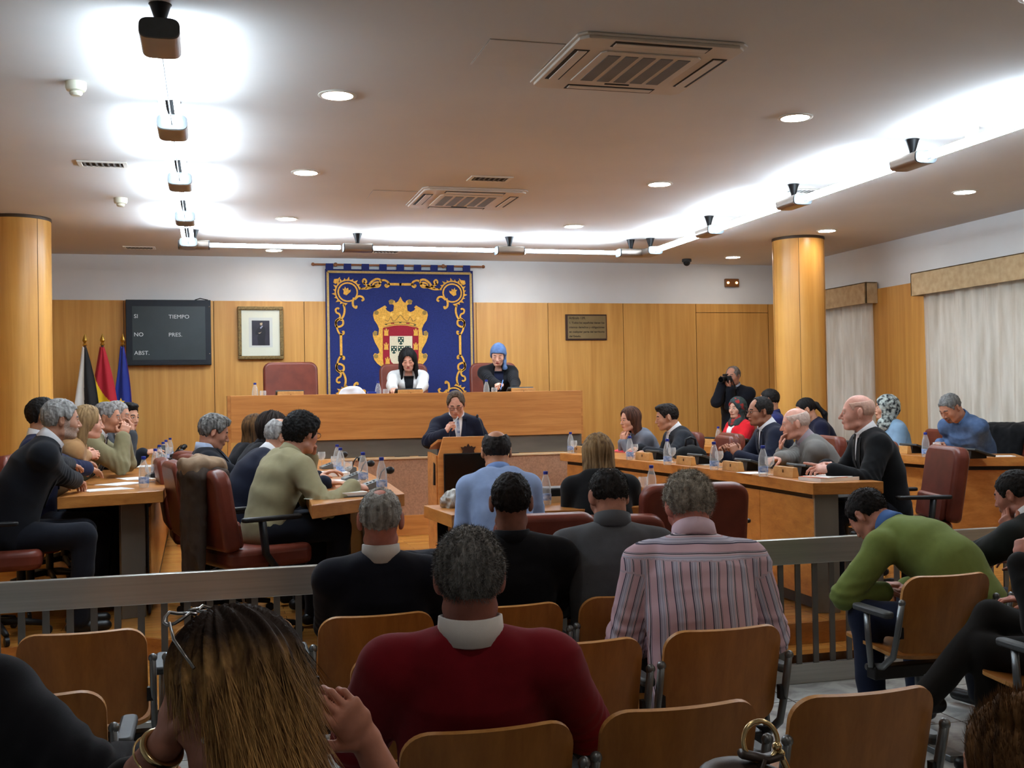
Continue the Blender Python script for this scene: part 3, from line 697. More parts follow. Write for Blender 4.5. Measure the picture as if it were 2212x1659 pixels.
scr.append((smooth_pts([(300, 600), (285, 590), (262, 605), (270, 640), (300, 655), (310, 690), (285, 715), (262, 740), (270, 800), (285, 850), (310, 885), (345, 880), (348, 855), (330, 860)]), 20))
scr.append(([(316, 880), (316, 1010)], 28))
lz = [((zx, zy)) for zx, zy in ring]
leafs = []
for k in range(15):                                     # leaf points round the ring, on the outer side
    a = R_(100 + k * 17); r0, r1 = 132, 182 - 14 * (k % 2); c = (400, 408)
    f = lambda rr, aa: (c[0] + rr * math.cos(aa), c[1] + rr * .97 * math.sin(aa))
    leafs.append([f(r0, a - .15), f(r1, a + .10), f(r0, a + .17)])
tul = [(340, 370), (355, 395), (350, 430), (385, 445), (430, 405), (435, 380), (410, 388), (405, 358), (385, 372), (370, 345), (362, 372)]
tip = [(248, 262), (290, 258), (318, 236), (305, 275), (296, 305), (262, 315), (240, 300)]
def corner(sx, sy):
    top = (-TW / 2 + .025, -.03); out = MB()
    def T(q):
        p = loc_pts([q])[0]; x = top[0] + p[0]; y = top[1] + p[1]
        if sy < 0: y = -1.0 * 2 * MIDY + -y
        return (x * sx, y)
    def pl(poly, lay): out.prism([T(q) for q in poly], .010, .0125 + lay * .0022, M=MT)
    for pts, w in scr: band(out, [T(q) for q in pts], w * S, 0)
    band(out, [T(q) for q in ring], 17 * S, 1)
    for lf in leafs: pl(lf, 0)
    arc = [(400 + 140 * math.cos(R_(95 + k * 10)), 408 + 136 * math.sin(R_(95 + k * 10))) for k in range(26)]
    band(out, [T(q) for q in arc], 14 * S, 1)
    pl(tul, 0); pl(tip, 0)
    return out.build('scroll_ornament', GOLDY, t)
MIDY = (1010 - 175) * S + .03
for sx in (1, -1):
    for sy in (1, -1): corner(sx, sy)
# coat of arms: cartouche, crown, shield
Lh = [(1042, 488), (1015, 540), (985, 560), (975, 535), (940, 518), (905, 535), (915, 575), (950, 575), (968, 590), (960, 650), (925, 665), (890, 650), (870, 625), (885, 610), (862, 588), (790, 630), (735, 660), (725, 700), (740, 760), (775, 810), (795, 860), (785, 930), (765, 935), (775, 890), (745, 880), (722, 905), (725, 950), (745, 1010), (790, 1090), (800, 1130), (780, 1150), (745, 1140), (728, 1165), (740, 1215), (775, 1260), (830, 1300), (900, 1345), (980, 1385), (1042, 1420)]
full = Lh + [(2 * 1042 - x, y) for x, y in reversed(Lh[1:-1])]
arms = shape('coat_of_arms', [full], GOLDY, 0)
for c in ((935, 545), (765, 672), (750, 912), (760, 1175)):
    for sx in (1, -1):
        ccx = c[0] if sx > 0 else 2084 - c[0]
        shape('curl', [[(ccx + 26 * math.cos(k * .45), c[1] + 26 * math.sin(k * .45)) for k in range(14)]], BROWN, 1, None)
sh = [(838, 850), (900, 836), (970, 822), (1042, 818), (1115, 822), (1185, 836), (1250, 850), (1252, 1200), (1235, 1280), (1180, 1340), (1042, 1385), (905, 1340), (850, 1280), (838, 1200)]
shape('shield', [sh], REDY, 1)
inn = [(917, 942), (1178, 942), (1178, 1180), (1160, 1240), (1110, 1285), (1047, 1300), (985, 1285), (935, 1240), (917, 1180)]
shape('inner_shield', [inn], WHY, 2)
def castle(cx, cy_, s=1.0):
    q = [(-26, 40), (26, 40), (22, 5), (28, -30), (18, -30), (16, -18), (8, -18), (8, -42), (-8, -42), (-8, -18), (-16, -18), (-18, -30), (-28, -30), (-22, 5)]
    return [(cx + x * s, cy_ + y * s) for x, y in q]
shape('castle', [castle(*c) for c in ((877, 898), (1219, 898), (877, 1060), (1219, 1060), (893, 1225), (1203, 1225))], GOLDY, 2)
def esc(cx, cy_): return [(cx - 33, cy_ - 44), (cx + 33, cy_ - 44), (cx + 33, cy_ + 15), (cx + 18, cy_ + 40), (cx, cy_ + 48), (cx - 18, cy_ + 40), (cx - 33, cy_ + 15)]
es = ((1046, 996), (966, 1100), (1046, 1100), (1128, 1100), (1046, 1215))
shape('escutcheon', [esc(*c) for c in es], GRY, 3)
shape('roundels', [[(cx + dx + 9 * math.cos(k * .63), cy_ + dy + 9 * math.sin(k * .63)) for k in range(10)] for cx, cy_ in es for dx, dy in ((-17, -26), (17, -26), (0, -2), (-17, 22), (17, 22))], WHY, 4)
cr = MB()
for pts in ([(862, 752), (900, 770), (930, 720), (960, 770), (1000, 745), (1042, 700), (1084, 745), (1124, 770), (1154, 720), (1184, 770), (1222, 752)], [(862, 808), (940, 788), (1042, 780), (1144, 788), (1222, 808)], [(850, 842), (940, 815), (1042, 806), (1144, 815), (1234, 842)]):
    band(cr, [tp(*q) for q in smooth_pts(pts, 5)], 8 * S, 1)
cr.build('crown_lines', BROWN, t)
star = lambda cx, cy_, r=26: [(cx + (r if k % 2 == 0 else r * .42) * math.sin(k * math.pi / 5), cy_ - (r if k % 2 == 0 else r * .42) * math.cos(k * math.pi / 5)) for k in range(10)]
shape('crown_stars', [star(*c) for c in ((848, 728), (938, 692), (1044, 678), (1150, 695), (1246, 738))], mat('light_gold_yarn', (240, 194, 96), .85, var=.05), 1)
dia = lambda cx, cy_, w=18, h=8: [(cx - w, cy_), (cx, cy_ - h), (cx + w, cy_), (cx, cy_ + h)]
shape('emeralds', [dia(*c) for c in ((875, 808), (1040, 786), (1208, 816))], GRY, 1)
shape('rubies', [[(c[0] - 20, c[1] - 7), (c[0] + 20, c[1] - 7), (c[0] + 20, c[1] + 7), (c[0] - 20, c[1] + 7)] for c in ((950, 794), (1128, 794))], REDY, 1)
# rod with tabs
ra = at(676, 571, Y=TY); rb = at(1044, 576, Y=TY); rz_ = (ra[2] + rb[2]) / 2 - TT; hx0, hx1 = ra[0] - TCX, rb[0] - TCX
ROD = wood('rod_wood', (150, 98, 62), (112, 68, 40), scale=4)
mb = MB().cyl((hx0, 0, rz_), (hx1, 0, rz_), .012, n=14)
mb.build('rod', ROD, t, smooth=True)
for xx in (hx0, hx1): MB().sphere((xx, 0, rz_), .022).build('finial', ROD, t, smooth='all')
for zx in (295, 1540):
    xx = tp(zx, 130)[0]; MB().sphere((xx, .008, rz_), .026).cyl((xx, 0, rz_), (xx, .058, rz_), .01).build('wall_bracket', ROD, t, smooth=True)
for zx in (222, 430, 637, 841, 1041, 1239, 1431, 1618, 1806):
    xx = tp(zx, 130)[0]; MB().box((xx - .045, -.016, -.02), (xx + .045, -.0125, rz_ + .012)).box((xx - .045, -.0125, rz_ + .0085), (xx + .045, .0165, rz_ + .0125)).box((xx - .045, .013, -.02), (xx + .045, .0165, rz_ + .0085)).build('tab', BLUE, t)

# ================================================================ voting screen, portrait, plaque
a, b = at(271, 647, Y=13.47), at(457, 788, Y=13.47)
w, h = b[0] - a[0], a[2] - b[2]; c = ((a[0] + b[0]) / 2, 13.47, (a[2] + b[2]) / 2)
t = thing('voting_screen', 'dark voting screen on the back wall reading SI, NO, ABST., TIEMPO, PRES.', 'screen', c)
MB().box((-w / 2, 0, -h / 2), (w / 2, .095, h / 2)).build('case', mat('blue_black_case', (28, 34, 42), .45, var=.03), t, bevel=.006)
iw = (.148, .068, .075, .075)
MB().box((-w / 2 + w * .075, -.003, -h / 2 + h * .08), (w / 2 - w * .068, .001, h / 2 - h * .10)).build('screen', mat('screen_grey', (58, 66, 68), .3, var=.03), t)
LET = mat('screen_letters', (176, 182, 182), .6, var=0, emit=.17)
for s, px, py in (('SI', 289, 687), ('NO', 289, 726.5), ('ABST.', 290, 766.5), ('TIEMPO', 364, 688), ('PRES.', 364, 727)):
    q = at(px, py, Y=13.465); text_mesh(s, .064, 'lettering', LET, t, (q[0] - c[0], -.0035, q[2] - c[2]), (math.pi / 2, 0, 0), .0004, sx=1.05)
for zz in (.30, -.25): MB().sphere((w / 2 - .02, -.001, zz), .006).build('rivet', CHROME, t, smooth='all')
MB().tube([(w / 2 - .18, .05, h / 2 + .004), (w / 2 - .12, .04, h / 2 + .022), (w / 2 - .07, .05, h / 2 + .012), (w / 2 - .03, .05, h / 2 + .004)], .006, 6).build('cable', BLK, t)

a, b = at(513, 662, Y=13.53), at(613, 776, Y=13.53); w, h = b[0] - a[0], a[2] - b[2]; c = ((a[0] + b[0]) / 2, 13.53, (a[2] + b[2]) / 2)
t = thing('framed_portrait', 'gilt framed portrait photograph hanging right of the voting screen', 'picture', c)
fw = .043
FR = mat('antique_gilt', (124, 102, 62), .45, .5, var=.25, scale=50, bump=.6, bscale=90)
mb = MB()
for lo_, hi_ in (((-w / 2, -.02, h / 2 - fw), (w / 2, .035, h / 2)), ((-w / 2, -.02, -h / 2), (w / 2, .035, -h / 2 + fw)), ((-w / 2, -.02, -h / 2 + fw), (-w / 2 + fw, .035, h / 2 - fw)), ((w / 2 - fw, -.02, -h / 2 + fw), (w / 2, .035, h / 2 - fw))): mb.box(lo_, hi_)
mb.build('frame', FR, t, bevel=.008)
MB().box((-w / 2 + fw, .0, -h / 2 + fw), (w / 2 - fw, .02, h / 2 - fw)).build('mount', mat('ivory_mount', (222, 224, 206), .8, var=.01), t)
MB().box((-w * .26, -.002, -h * .27), (w * .26, .0005, h * .29)).build('inner_mount', mat('grey_mount', (208, 212, 206), .8, var=.01), t)
MB().box((-w * .195, -.004, -h * .235), (w * .195, -.0015, h * .235)).build('photograph', mat('dark_photo', (46, 42, 54), .35, var=.2, scale=6), t)
PX = lambda u, v: (-w * .195 + w * .39 * u, -h * .235 + h * .47 * v)
def flat(nm, pts, m, d): MB().prism([PX(*p) for p in pts], .004, .004 + d, M=XZ).build(nm, m, t)
flat('suit', [(.36, 0), (.30, .3), (.36, .42), (.20, .44), (.18, .5), (.30, .66), (.44, .78), (.52, .8), (.62, .79), (.74, .72), (.78, .5), (.72, .2), (.74, 0)], mat('photo_black', (26, 24, 32), .35, var=.05), .0012)
flat('shirt', [(.5, .66), (.46, .72), (.6, .80), (.63, .77)], mat('photo_grey', (150, 150, 170), .35, var=0), .0018)
flat('face', [(.53 + .075 * math.cos(k * .5), .875 + .075 * math.sin(k * .5)) for k in range(12)], mat('photo_skin', (190, 168, 140), .35, var=.1), .002)
flat('hand', [(.34, .50), (.46, .51), (.56, .55), (.44, .47)], MATS['photo_skin'], .002)
flat('hair', [(.46, .9), (.47, .95), (.55, .965), (.60, .93), (.58, .92)], MATS['photo_black'], .0026)

a, b = at(1221, 679, Y=13.56), at(1311, 735, Y=13.56); w, h = b[0] - a[0], a[2] - b[2]; c = ((a[0] + b[0]) / 2, 13.55, (a[2] + b[2]) / 2)
t = thing('wall_plaque', 'brass plaque with a dark frame and engraved text on the veneer wall', 'plaque', c)
MB().box((-w / 2, 0, -h / 2), (w / 2, .02, h / 2)).build('frame', mat('dark_walnut', (60, 34, 22), .5, var=.1), t, bevel=.004)
MB().box((-w / 2 + .028, -.004, -h / 2 + .022), (w / 2 - .014, .001, h / 2 - .018)).build('plate', mat('dull_brass', (140, 120, 84), .38, .55, var=.10, scale=3), t, bevel=.002)
INK = mat('engraving', (56, 44, 26), .7, var=0)
for i, (s, sz, k) in enumerate((('Artículo 139.', .042, 1.0), ('1. Todos los españoles tienen los', .034, 1.0), ('mismos derechos y obligaciones', .034, 1.0), ('en cualquier parte del territorio', .034, 1.0), ('del Estado.', .036, 1.0))):
    tx = text_mesh(s, sz, 'engraved_text', INK, t, (-w / 2 + .045, -.0042, h / 2 - .062 - i * .058), (math.pi / 2, 0, 0), .0003, bold=.0012)
    wd = max(v.co.x for v in tx.data.vertices)
    if i in (1, 2, 3): tx.scale.x = (w - .08) / wd

# ================================================================ flags
def flag(px, py, label, spec, seed):
    Yf = (13.02, 13.2, 13.38)[seed - 1]; p = at(px, py, Y=Yf); zt = p[2]; x0 = p[0]
    t = thing('flag_on_pole', label, 'flag', (x0, Yf, ZP))
    zt -= ZP; k = zt - .115
    MB().cyl((0, 0, .1), (0, 0, k), .014, n=12).build('pole', mat('dark_pole', (70, 44, 26), .4, var=.1), t, smooth=True)
    MB().lathe([(.14, 0), (.14, .03), (.05, .06), (.03, .12)], n=24).build('base', GOLD, t, smooth=True)
    MB().lathe([(.016, k - .01), (.028, k), (.016, k + .01), (.012, k + .02), (.027, k + .045), (.020, k + .07), (.001, k + .125)], n=4 if False else 14).build('finial', GOLD, t, smooth=True)
    # draped cloth: a folded sheet whose width grows downwards
    rnd = random.Random(seed); ph = rnd.random() * 6; nu, nv = 60, 90; zb = k - 1.35; vs = []; fs = []; ms = []
    lw, rw = spec['w']
    for j in range(nv + 1):
        f = j / nv; wl = .02 + lw * f ** .8; wr = .02 + rw * f ** .8
        for i in range(nu + 1):
            u = i / nu; x = -wl + (wl + wr) * u; amp = .012 + .05 * f
            y = -.02 - amp * (.5 + .5 * math.sin(u * 11 + ph + f * .8)) - .02 * math.sin(u * math.pi)
            vs.append((x + .006 * math.sin(9 * f + 5 * u), y, k - .02 + (zb - k) * f - .02 * math.sin(u * 3)))
    for j in range(nv):
        for i in range(nu):
            a = j * (nu + 1) + i; fs.append((a, a + 1, a + nu + 2, a + nu + 1)); ms.append(spec['f']((i + .5) / nu, (j + .5) / nv))
    mb = MB(); mb.v = vs; mb.f = fs; mb.m = ms
    cl = mb.build('cloth', [mat('flag_' + c, v, .7, var=.04, sheen=.2) for c, v in spec['c']], t, smooth='all')
    so = cl.modifiers.new('thick', 'SOLIDIFY'); so.thickness = .004
    for (u, v, s) in spec.get('stars', ()):
        f = v; x = -(.02 + lw * f ** .8) + (.04 + (lw + rw) * f ** .8) * u; z = k - .02 + (zb - k) * f
        MB().prism([(x + (s if q % 2 == 0 else s * .42) * math.sin(q * math.pi / 5), z + (s if q % 2 == 0 else s * .42) * math.cos(q * math.pi / 5)) for q in range(10)], .092, .096, M=XZ).build('star', mat('star_yellow', (240, 196, 60), .7, var=0), t)
flag(183, 722, 'black and white flag draped on a pole, leftmost of the three flags', dict(w=(.15, .22), c=(('white', (222, 220, 212)), ('black', (22, 22, 24))), f=lambda u, v: 0 if u < .42 + .02 * math.sin(9 * v) and v < .93 else 1), 1)
flag(221, 722, 'red and yellow flag draped on a pole, middle of the three flags', dict(w=(.20, .24), c=(('red', (184, 26, 44)), ('yellow', (236, 190, 24))), f=lambda u, v: 0 if v < .24 + .28 * u else 1), 2)
flag(265, 722, 'blue flag with gold stars draped on a pole, rightmost of the three flags', dict(w=(.14, .13), c=(('blue', (32, 50, 140)), ('violet', (70, 36, 130))), f=lambda u, v: 1 if u > .93 else 0, stars=((.40, .475, .05), (.86, .52, .025))), 3)
# ================================================================ people: distance-field bodies
f32 = np.float32
class Field:
    def __init__(s, lo, hi, h):
        s.lo = np.array(lo, float); s.h = h; s.n = np.maximum(4, np.ceil((np.array(hi) - s.lo) / h).astype(int) + 1)
        s.v = np.full(s.n, 0.5, f32)
        s.ax = [(s.lo[i] + h * np.arange(s.n[i])).astype(f32) for i in range(3)]
    def _sl(s, lo, hi, pad):
        a = np.clip(np.floor((np.array(lo) - pad - s.lo) / s.h).astype(int), 0, s.n - 1); b = np.clip(np.ceil((np.array(hi) + pad - s.lo) / s.h).astype(int) + 1, 1, s.n)
        if np.any(b - a < 1): return None
        sl = tuple(slice(a[i], b[i]) for i in range(3))
        return sl, s.ax[0][sl[0]][:, None, None], s.ax[1][sl[1]][None, :, None], s.ax[2][sl[2]][None, None, :]
    def comb(s, sl, d, k, sub=False):
        a = s.v[sl]
        if sub: a, d = -a, d
        if k <= 0: r = np.minimum(a, d)
        else:
            hh = np.clip(.5 + .5 * (a - d) / k, 0, 1); r = a * (1 - hh) + d * hh - k * hh * (1 - hh)
        s.v[sl] = -r if sub else r
    def cap(s, a, b, ra, rb=None, k=.02, sub=False):
        rb = ra if rb is None else rb; a = np.array(a, float); b = np.array(b, float); m = max(ra, rb)
        q = s._sl(np.minimum(a, b) - m, np.maximum(a, b) + m, k + 2 * s.h)
        if q is None: return
        sl, X, Y, Z = q; d = b - a; L2 = float(d @ d) + 1e-9
        px, py, pz = X - f32(a[0]), Y - f32(a[1]), Z - f32(a[2])
        t = np.clip((px * f32(d[0]) + py * f32(d[1]) + pz * f32(d[2])) / f32(L2), 0, 1)
        dist = np.sqrt((px - t * f32(d[0])) ** 2 + (py - t * f32(d[1])) ** 2 + (pz - t * f32(d[2])) ** 2) - (f32(ra) + t * f32(rb - ra))
        s.comb(sl, dist, k, sub)
    def ell(s, c, r, R=None, k=.02, sub=False):
        """Ellipsoid; the columns of R are its axes."""
        c = np.array(c, float); r = np.array(r, float); m = r.max()
        if R is None: R = np.eye(3)
        ext = np.sqrt(((R * r) ** 2).sum(1)); q = s._sl(c - ext, c + ext, k + 2 * s.h)
        if q is None: return
        sl, X, Y, Z = q; p = (X - f32(c[0]), Y - f32(c[1]), Z - f32(c[2])); k0 = 0; k1 = 0
        for i in range(3):
            u = (p[0] * f32(R[0, i]) + p[1] * f32(R[1, i]) + p[2] * f32(R[2, i])) / f32(r[i]); k0 = k0 + u * u; k1 = k1 + (u / f32(r[i])) ** 2
        k0 = np.sqrt(k0); k1 = np.sqrt(k1) + f32(1e-6)
        s.comb(sl, k0 * (k0 - 1) / k1, k, sub)
    def ecap(s, a, b, xa, A, B, k=.03, sub=False):
        """Elliptical tapering limb from a to b; xa = direction of the wide axis; A, B = (half width, half depth) at the ends."""
        a = np.array(a, float); b = np.array(b, float); z = b - a; ln = np.linalg.norm(z) + 1e-9; z = z / ln
        x = np.array(xa, float); x = x - z * (x @ z); x /= np.linalg.norm(x); y = np.cross(z, x); m = max(A + B)
        q = s._sl(np.minimum(a, b) - m, np.maximum(a, b) + m, k + 2 * s.h)
        if q is None: return
        sl, X, Y, Z = q; p = (X - f32(a[0]), Y - f32(a[1]), Z - f32(a[2]))
        dt = lambda v: p[0] * f32(v[0]) + p[1] * f32(v[1]) + p[2] * f32(v[2])
        zz = dt(z); t = np.clip(zz / f32(ln), 0, 1); w = f32(A[0]) + t * f32(B[0] - A[0]); dd = f32(A[1]) + t * f32(B[1] - A[1]); e = (zz - t * f32(ln)) / np.minimum(w, dd)
        u = dt(x) / w; v = dt(y) / dd; k0 = np.sqrt(u * u + v * v + e * e); k1 = np.sqrt((u / w) ** 2 + (v / dd) ** 2 + (e / np.minimum(w, dd)) ** 2) + f32(1e-6)
        s.comb(sl, k0 * (k0 - 1) / k1, k, sub)
    def mesh(s):
        """Naive surface nets -> vertices, quads."""
        v = s.v; nx, ny, nz = v.shape; ins = v < 0
        c = np.zeros((nx - 1, ny - 1, nz - 1), np.int8)
        for i in (0, 1):
            for j in (0, 1):
                for k in (0, 1): c += ins[i:nx - 1 + i, j:ny - 1 + j, k:nz - 1 + k]
        act = (c > 0) & (c < 8); I = np.argwhere(act); N = len(I)
        if N == 0: return np.zeros((0, 3)), np.zeros((0, 4), int)
        idx = np.full(c.shape, -1, np.int32); idx[act] = np.arange(N)
        off = np.array([(i, j, k) for i in (0, 1) for j in (0, 1) for k in (0, 1)])
        val = np.stack([v[I[:, 0] + o[0], I[:, 1] + o[1], I[:, 2] + o[2]] for o in off], 1)
        acc = np.zeros((N, 3)); cnt = np.zeros(N)
        for a in range(8):
            for b in range(a + 1, 8):
                if np.abs(off[a] - off[b]).sum() != 1: continue
                va, vb = val[:, a], val[:, b]; m = (va < 0) != (vb < 0); t = np.where(m, va / np.where(m, va - vb, 1), 0)
                acc += m[:, None] * (off[a] + t[:, None] * (off[b] - off[a])); cnt += m
        P = s.lo + s.h * (I + acc / cnt[:, None]); Q = []
        for ax in range(3):
            sl0 = [slice(None)] * 3; sl1 = [slice(None)] * 3; sl0[ax] = slice(0, -1); sl1[ax] = slice(1, None)
            e0 = ins[tuple(sl0)]; e1 = ins[tuple(sl1)]; E = np.argwhere(e0 != e1); u, w = (ax + 1) % 3, (ax + 2) % 3
            E = E[(E[:, u] > 0) & (E[:, w] > 0) & (E[:, u] < v.shape[u] - 1) & (E[:, w] < v.shape[w] - 1)]
            if len(E) == 0: continue
            s0 = e0[E[:, 0], E[:, 1], E[:, 2]]
            def g(du, dw):
                F = E.copy(); F[:, u] -= du; F[:, w] -= dw; return idx[F[:, 0], F[:, 1], F[:, 2]]
            q = np.stack([g(1, 1), g(0, 1), g(0, 0), g(1, 0)], 1); q[~s0] = q[~s0][:, ::-1]; Q.append(q)
        return P, np.concatenate(Q)

def relax(P, Q, it=2, f=.5):
    e = np.concatenate([Q[:, [0, 1]], Q[:, [1, 2]], Q[:, [2, 3]], Q[:, [3, 0]]]); e = np.concatenate([e, e[:, ::-1]])
    deg = np.bincount(e[:, 0], minlength=len(P)).astype(float); deg[deg == 0] = 1
    for _ in range(it):
        S_ = np.stack([np.bincount(e[:, 0], weights=P[e[:, 1], i], minlength=len(P)) for i in range(3)], 1); P = P * (1 - f) + f * S_ / deg[:, None]
    return P
def normals(P, Q):
    n = np.cross(P[Q[:, 2]] - P[Q[:, 0]], P[Q[:, 3]] - P[Q[:, 1]]); V = np.stack([np.bincount(Q.ravel(), weights=np.repeat(n[:, i], 4), minlength=len(P)) for i in range(3)], 1)
    return V / (np.linalg.norm(V, axis=1)[:, None] + 1e-12)
def vnoise(P, seed=0):
    """Smooth value noise in -1..1."""
    P = P + seed * 17.31; I = np.floor(P).astype(np.int64); F = P - I; F = F * F * (3 - 2 * F); r = 0
    for i in (0, 1):
        for j in (0, 1):
            for k in (0, 1):
                hsh = ((I[:, 0] + i) * 73856093) ^ ((I[:, 1] + j) * 19349663) ^ ((I[:, 2] + k) * 83492791); hsh = (hsh ^ (hsh >> 13)) * 1274126177 & 0x7fffffff
                w = (F[:, 0] if i else 1 - F[:, 0]) * (F[:, 1] if j else 1 - F[:, 1]) * (F[:, 2] if k else 1 - F[:, 2]); r = r + w * (hsh % 65536 / 32768. - 1)
    return r
def mesh_obj(name, P, Q, mats, mi=None, parent=None, org=(0, 0, 0), tris=None, tmi=0, smooth=True):
    me = bpy.data.meshes.new(name); P = np.asarray(P, float) - np.array(org); nq = len(Q)
    nt = 0 if tris is None else len(tris)
    me.vertices.add(len(P)); me.vertices.foreach_set('co', P.ravel()); me.loops.add(nq * 4 + nt * 3)
    lv = np.asarray(Q).ravel() if nt == 0 else np.concatenate([np.asarray(Q).ravel(), np.asarray(tris).ravel()])
    me.loops.foreach_set('vertex_index', lv.astype(np.int32)); me.polygons.add(nq + nt)
    st = np.concatenate([np.arange(nq) * 4, nq * 4 + np.arange(nt) * 3]); me.polygons.foreach_set('loop_start', st.astype(np.int32))
    me.polygons.foreach_set('use_smooth', np.full(nq + nt, smooth))
    mats = mats if isinstance(mats, (list, tuple)) else [mats]
    for m in mats: me.materials.append(m)
    if mi is not None or nt:
        a = np.zeros(nq, np.int32) if mi is None else np.asarray(mi, np.int32); me.polygons.foreach_set('material_index', np.concatenate([a, np.full(nt, tmi, np.int32)]))
    me.update(calc_edges=True); me.validate()
    o = bpy.data.objects.new(name, me); COL.objects.link(o)
    if parent is not None: o.parent = parent
    else: o.location = tuple(map(float, org))
    return o
def unit(v): v = np.array(v, float); return v / (np.linalg.norm(v) + 1e-12)
def head_rot(yaw, pitch, roll):
    """Columns: right, forward, up. yaw as a compass heading from +Y, pitch > 0 looks down, roll > 0 tips to the right."""
    y, p, r = R_(yaw), R_(pitch), R_(roll)
    f = np.array([math.sin(y) * math.cos(p), math.cos(y) * math.cos(p), -math.sin(p)]); rt = np.array([math.cos(y), -math.sin(y), 0]); up = np.cross(rt, f)
    rt2 = rt * math.cos(r) - up * math.sin(r); up2 = up * math.cos(r) + rt * math.sin(r)
    return np.stack([rt2, f, up2], 1)

SKINS = {}
def skin(rgb):
    if rgb not in SKINS:
        m = mat('skin_%d_%d_%d' % rgb, rgb, .5, var=.07, scale=30, bump=.12, bscale=350, bdist=.0008); b = m.node_tree.nodes['Principled BSDF']
        b.inputs['Subsurface Weight'].default_value = 0.0
        SKINS[rgb] = m
    return SKINS[rgb]
def fabric(rgb, rough=.9, **k):
    return mat('fabric_%d_%d_%d' % rgb + ''.join('_%s' % v for v in k.values() if isinstance(v, (int, float))), rgb, rough, var=k.get('var', .035), scale=k.get('scale', 25), bump=.25, bscale=k.get('bscale', 420), bdist=.0015, spec=.2, sheen=k.get('sheen', 0.06))
EYEW = mat('eye_white', (214, 208, 200), .3, var=0); IRIS = mat('dark_iris', (34, 24, 20), .25, var=0)

def hair_mat(c1, c2, st=(60, 60, 5)):
    return mat('hair_%d_%d_%d_%d' % (c1 + (c2[0],)), c1, .66, col2=c2, scale=1.0, stretch=st, bump=.5, bscale=1.0, bstretch=(180, 180, 10), bdist=.003, spec=.2)

def streak_mat():
    """Dyed hair: dark at the roots, streaked gold lower down."""
    m = hair_mat((226, 176, 108), (112, 76, 46), (70, 70, 4)); nt = m.node_tree; N = nt.nodes; b = N['Principled BSDF']; src = b.inputs['Base Color'].links[0].from_socket
    a = N.new('ShaderNodeAttribute'); a.attribute_name = 'tone'; x = N.new('ShaderNodeMix'); x.data_type = 'RGBA'; x.inputs[6].default_value = lin((46, 34, 28))
    nt.links.new(a.outputs['Fac'], x.inputs[0]); nt.links.new(src, x.inputs[7]); nt.links.new(x.outputs[2], b.inputs['Base Color']); return m
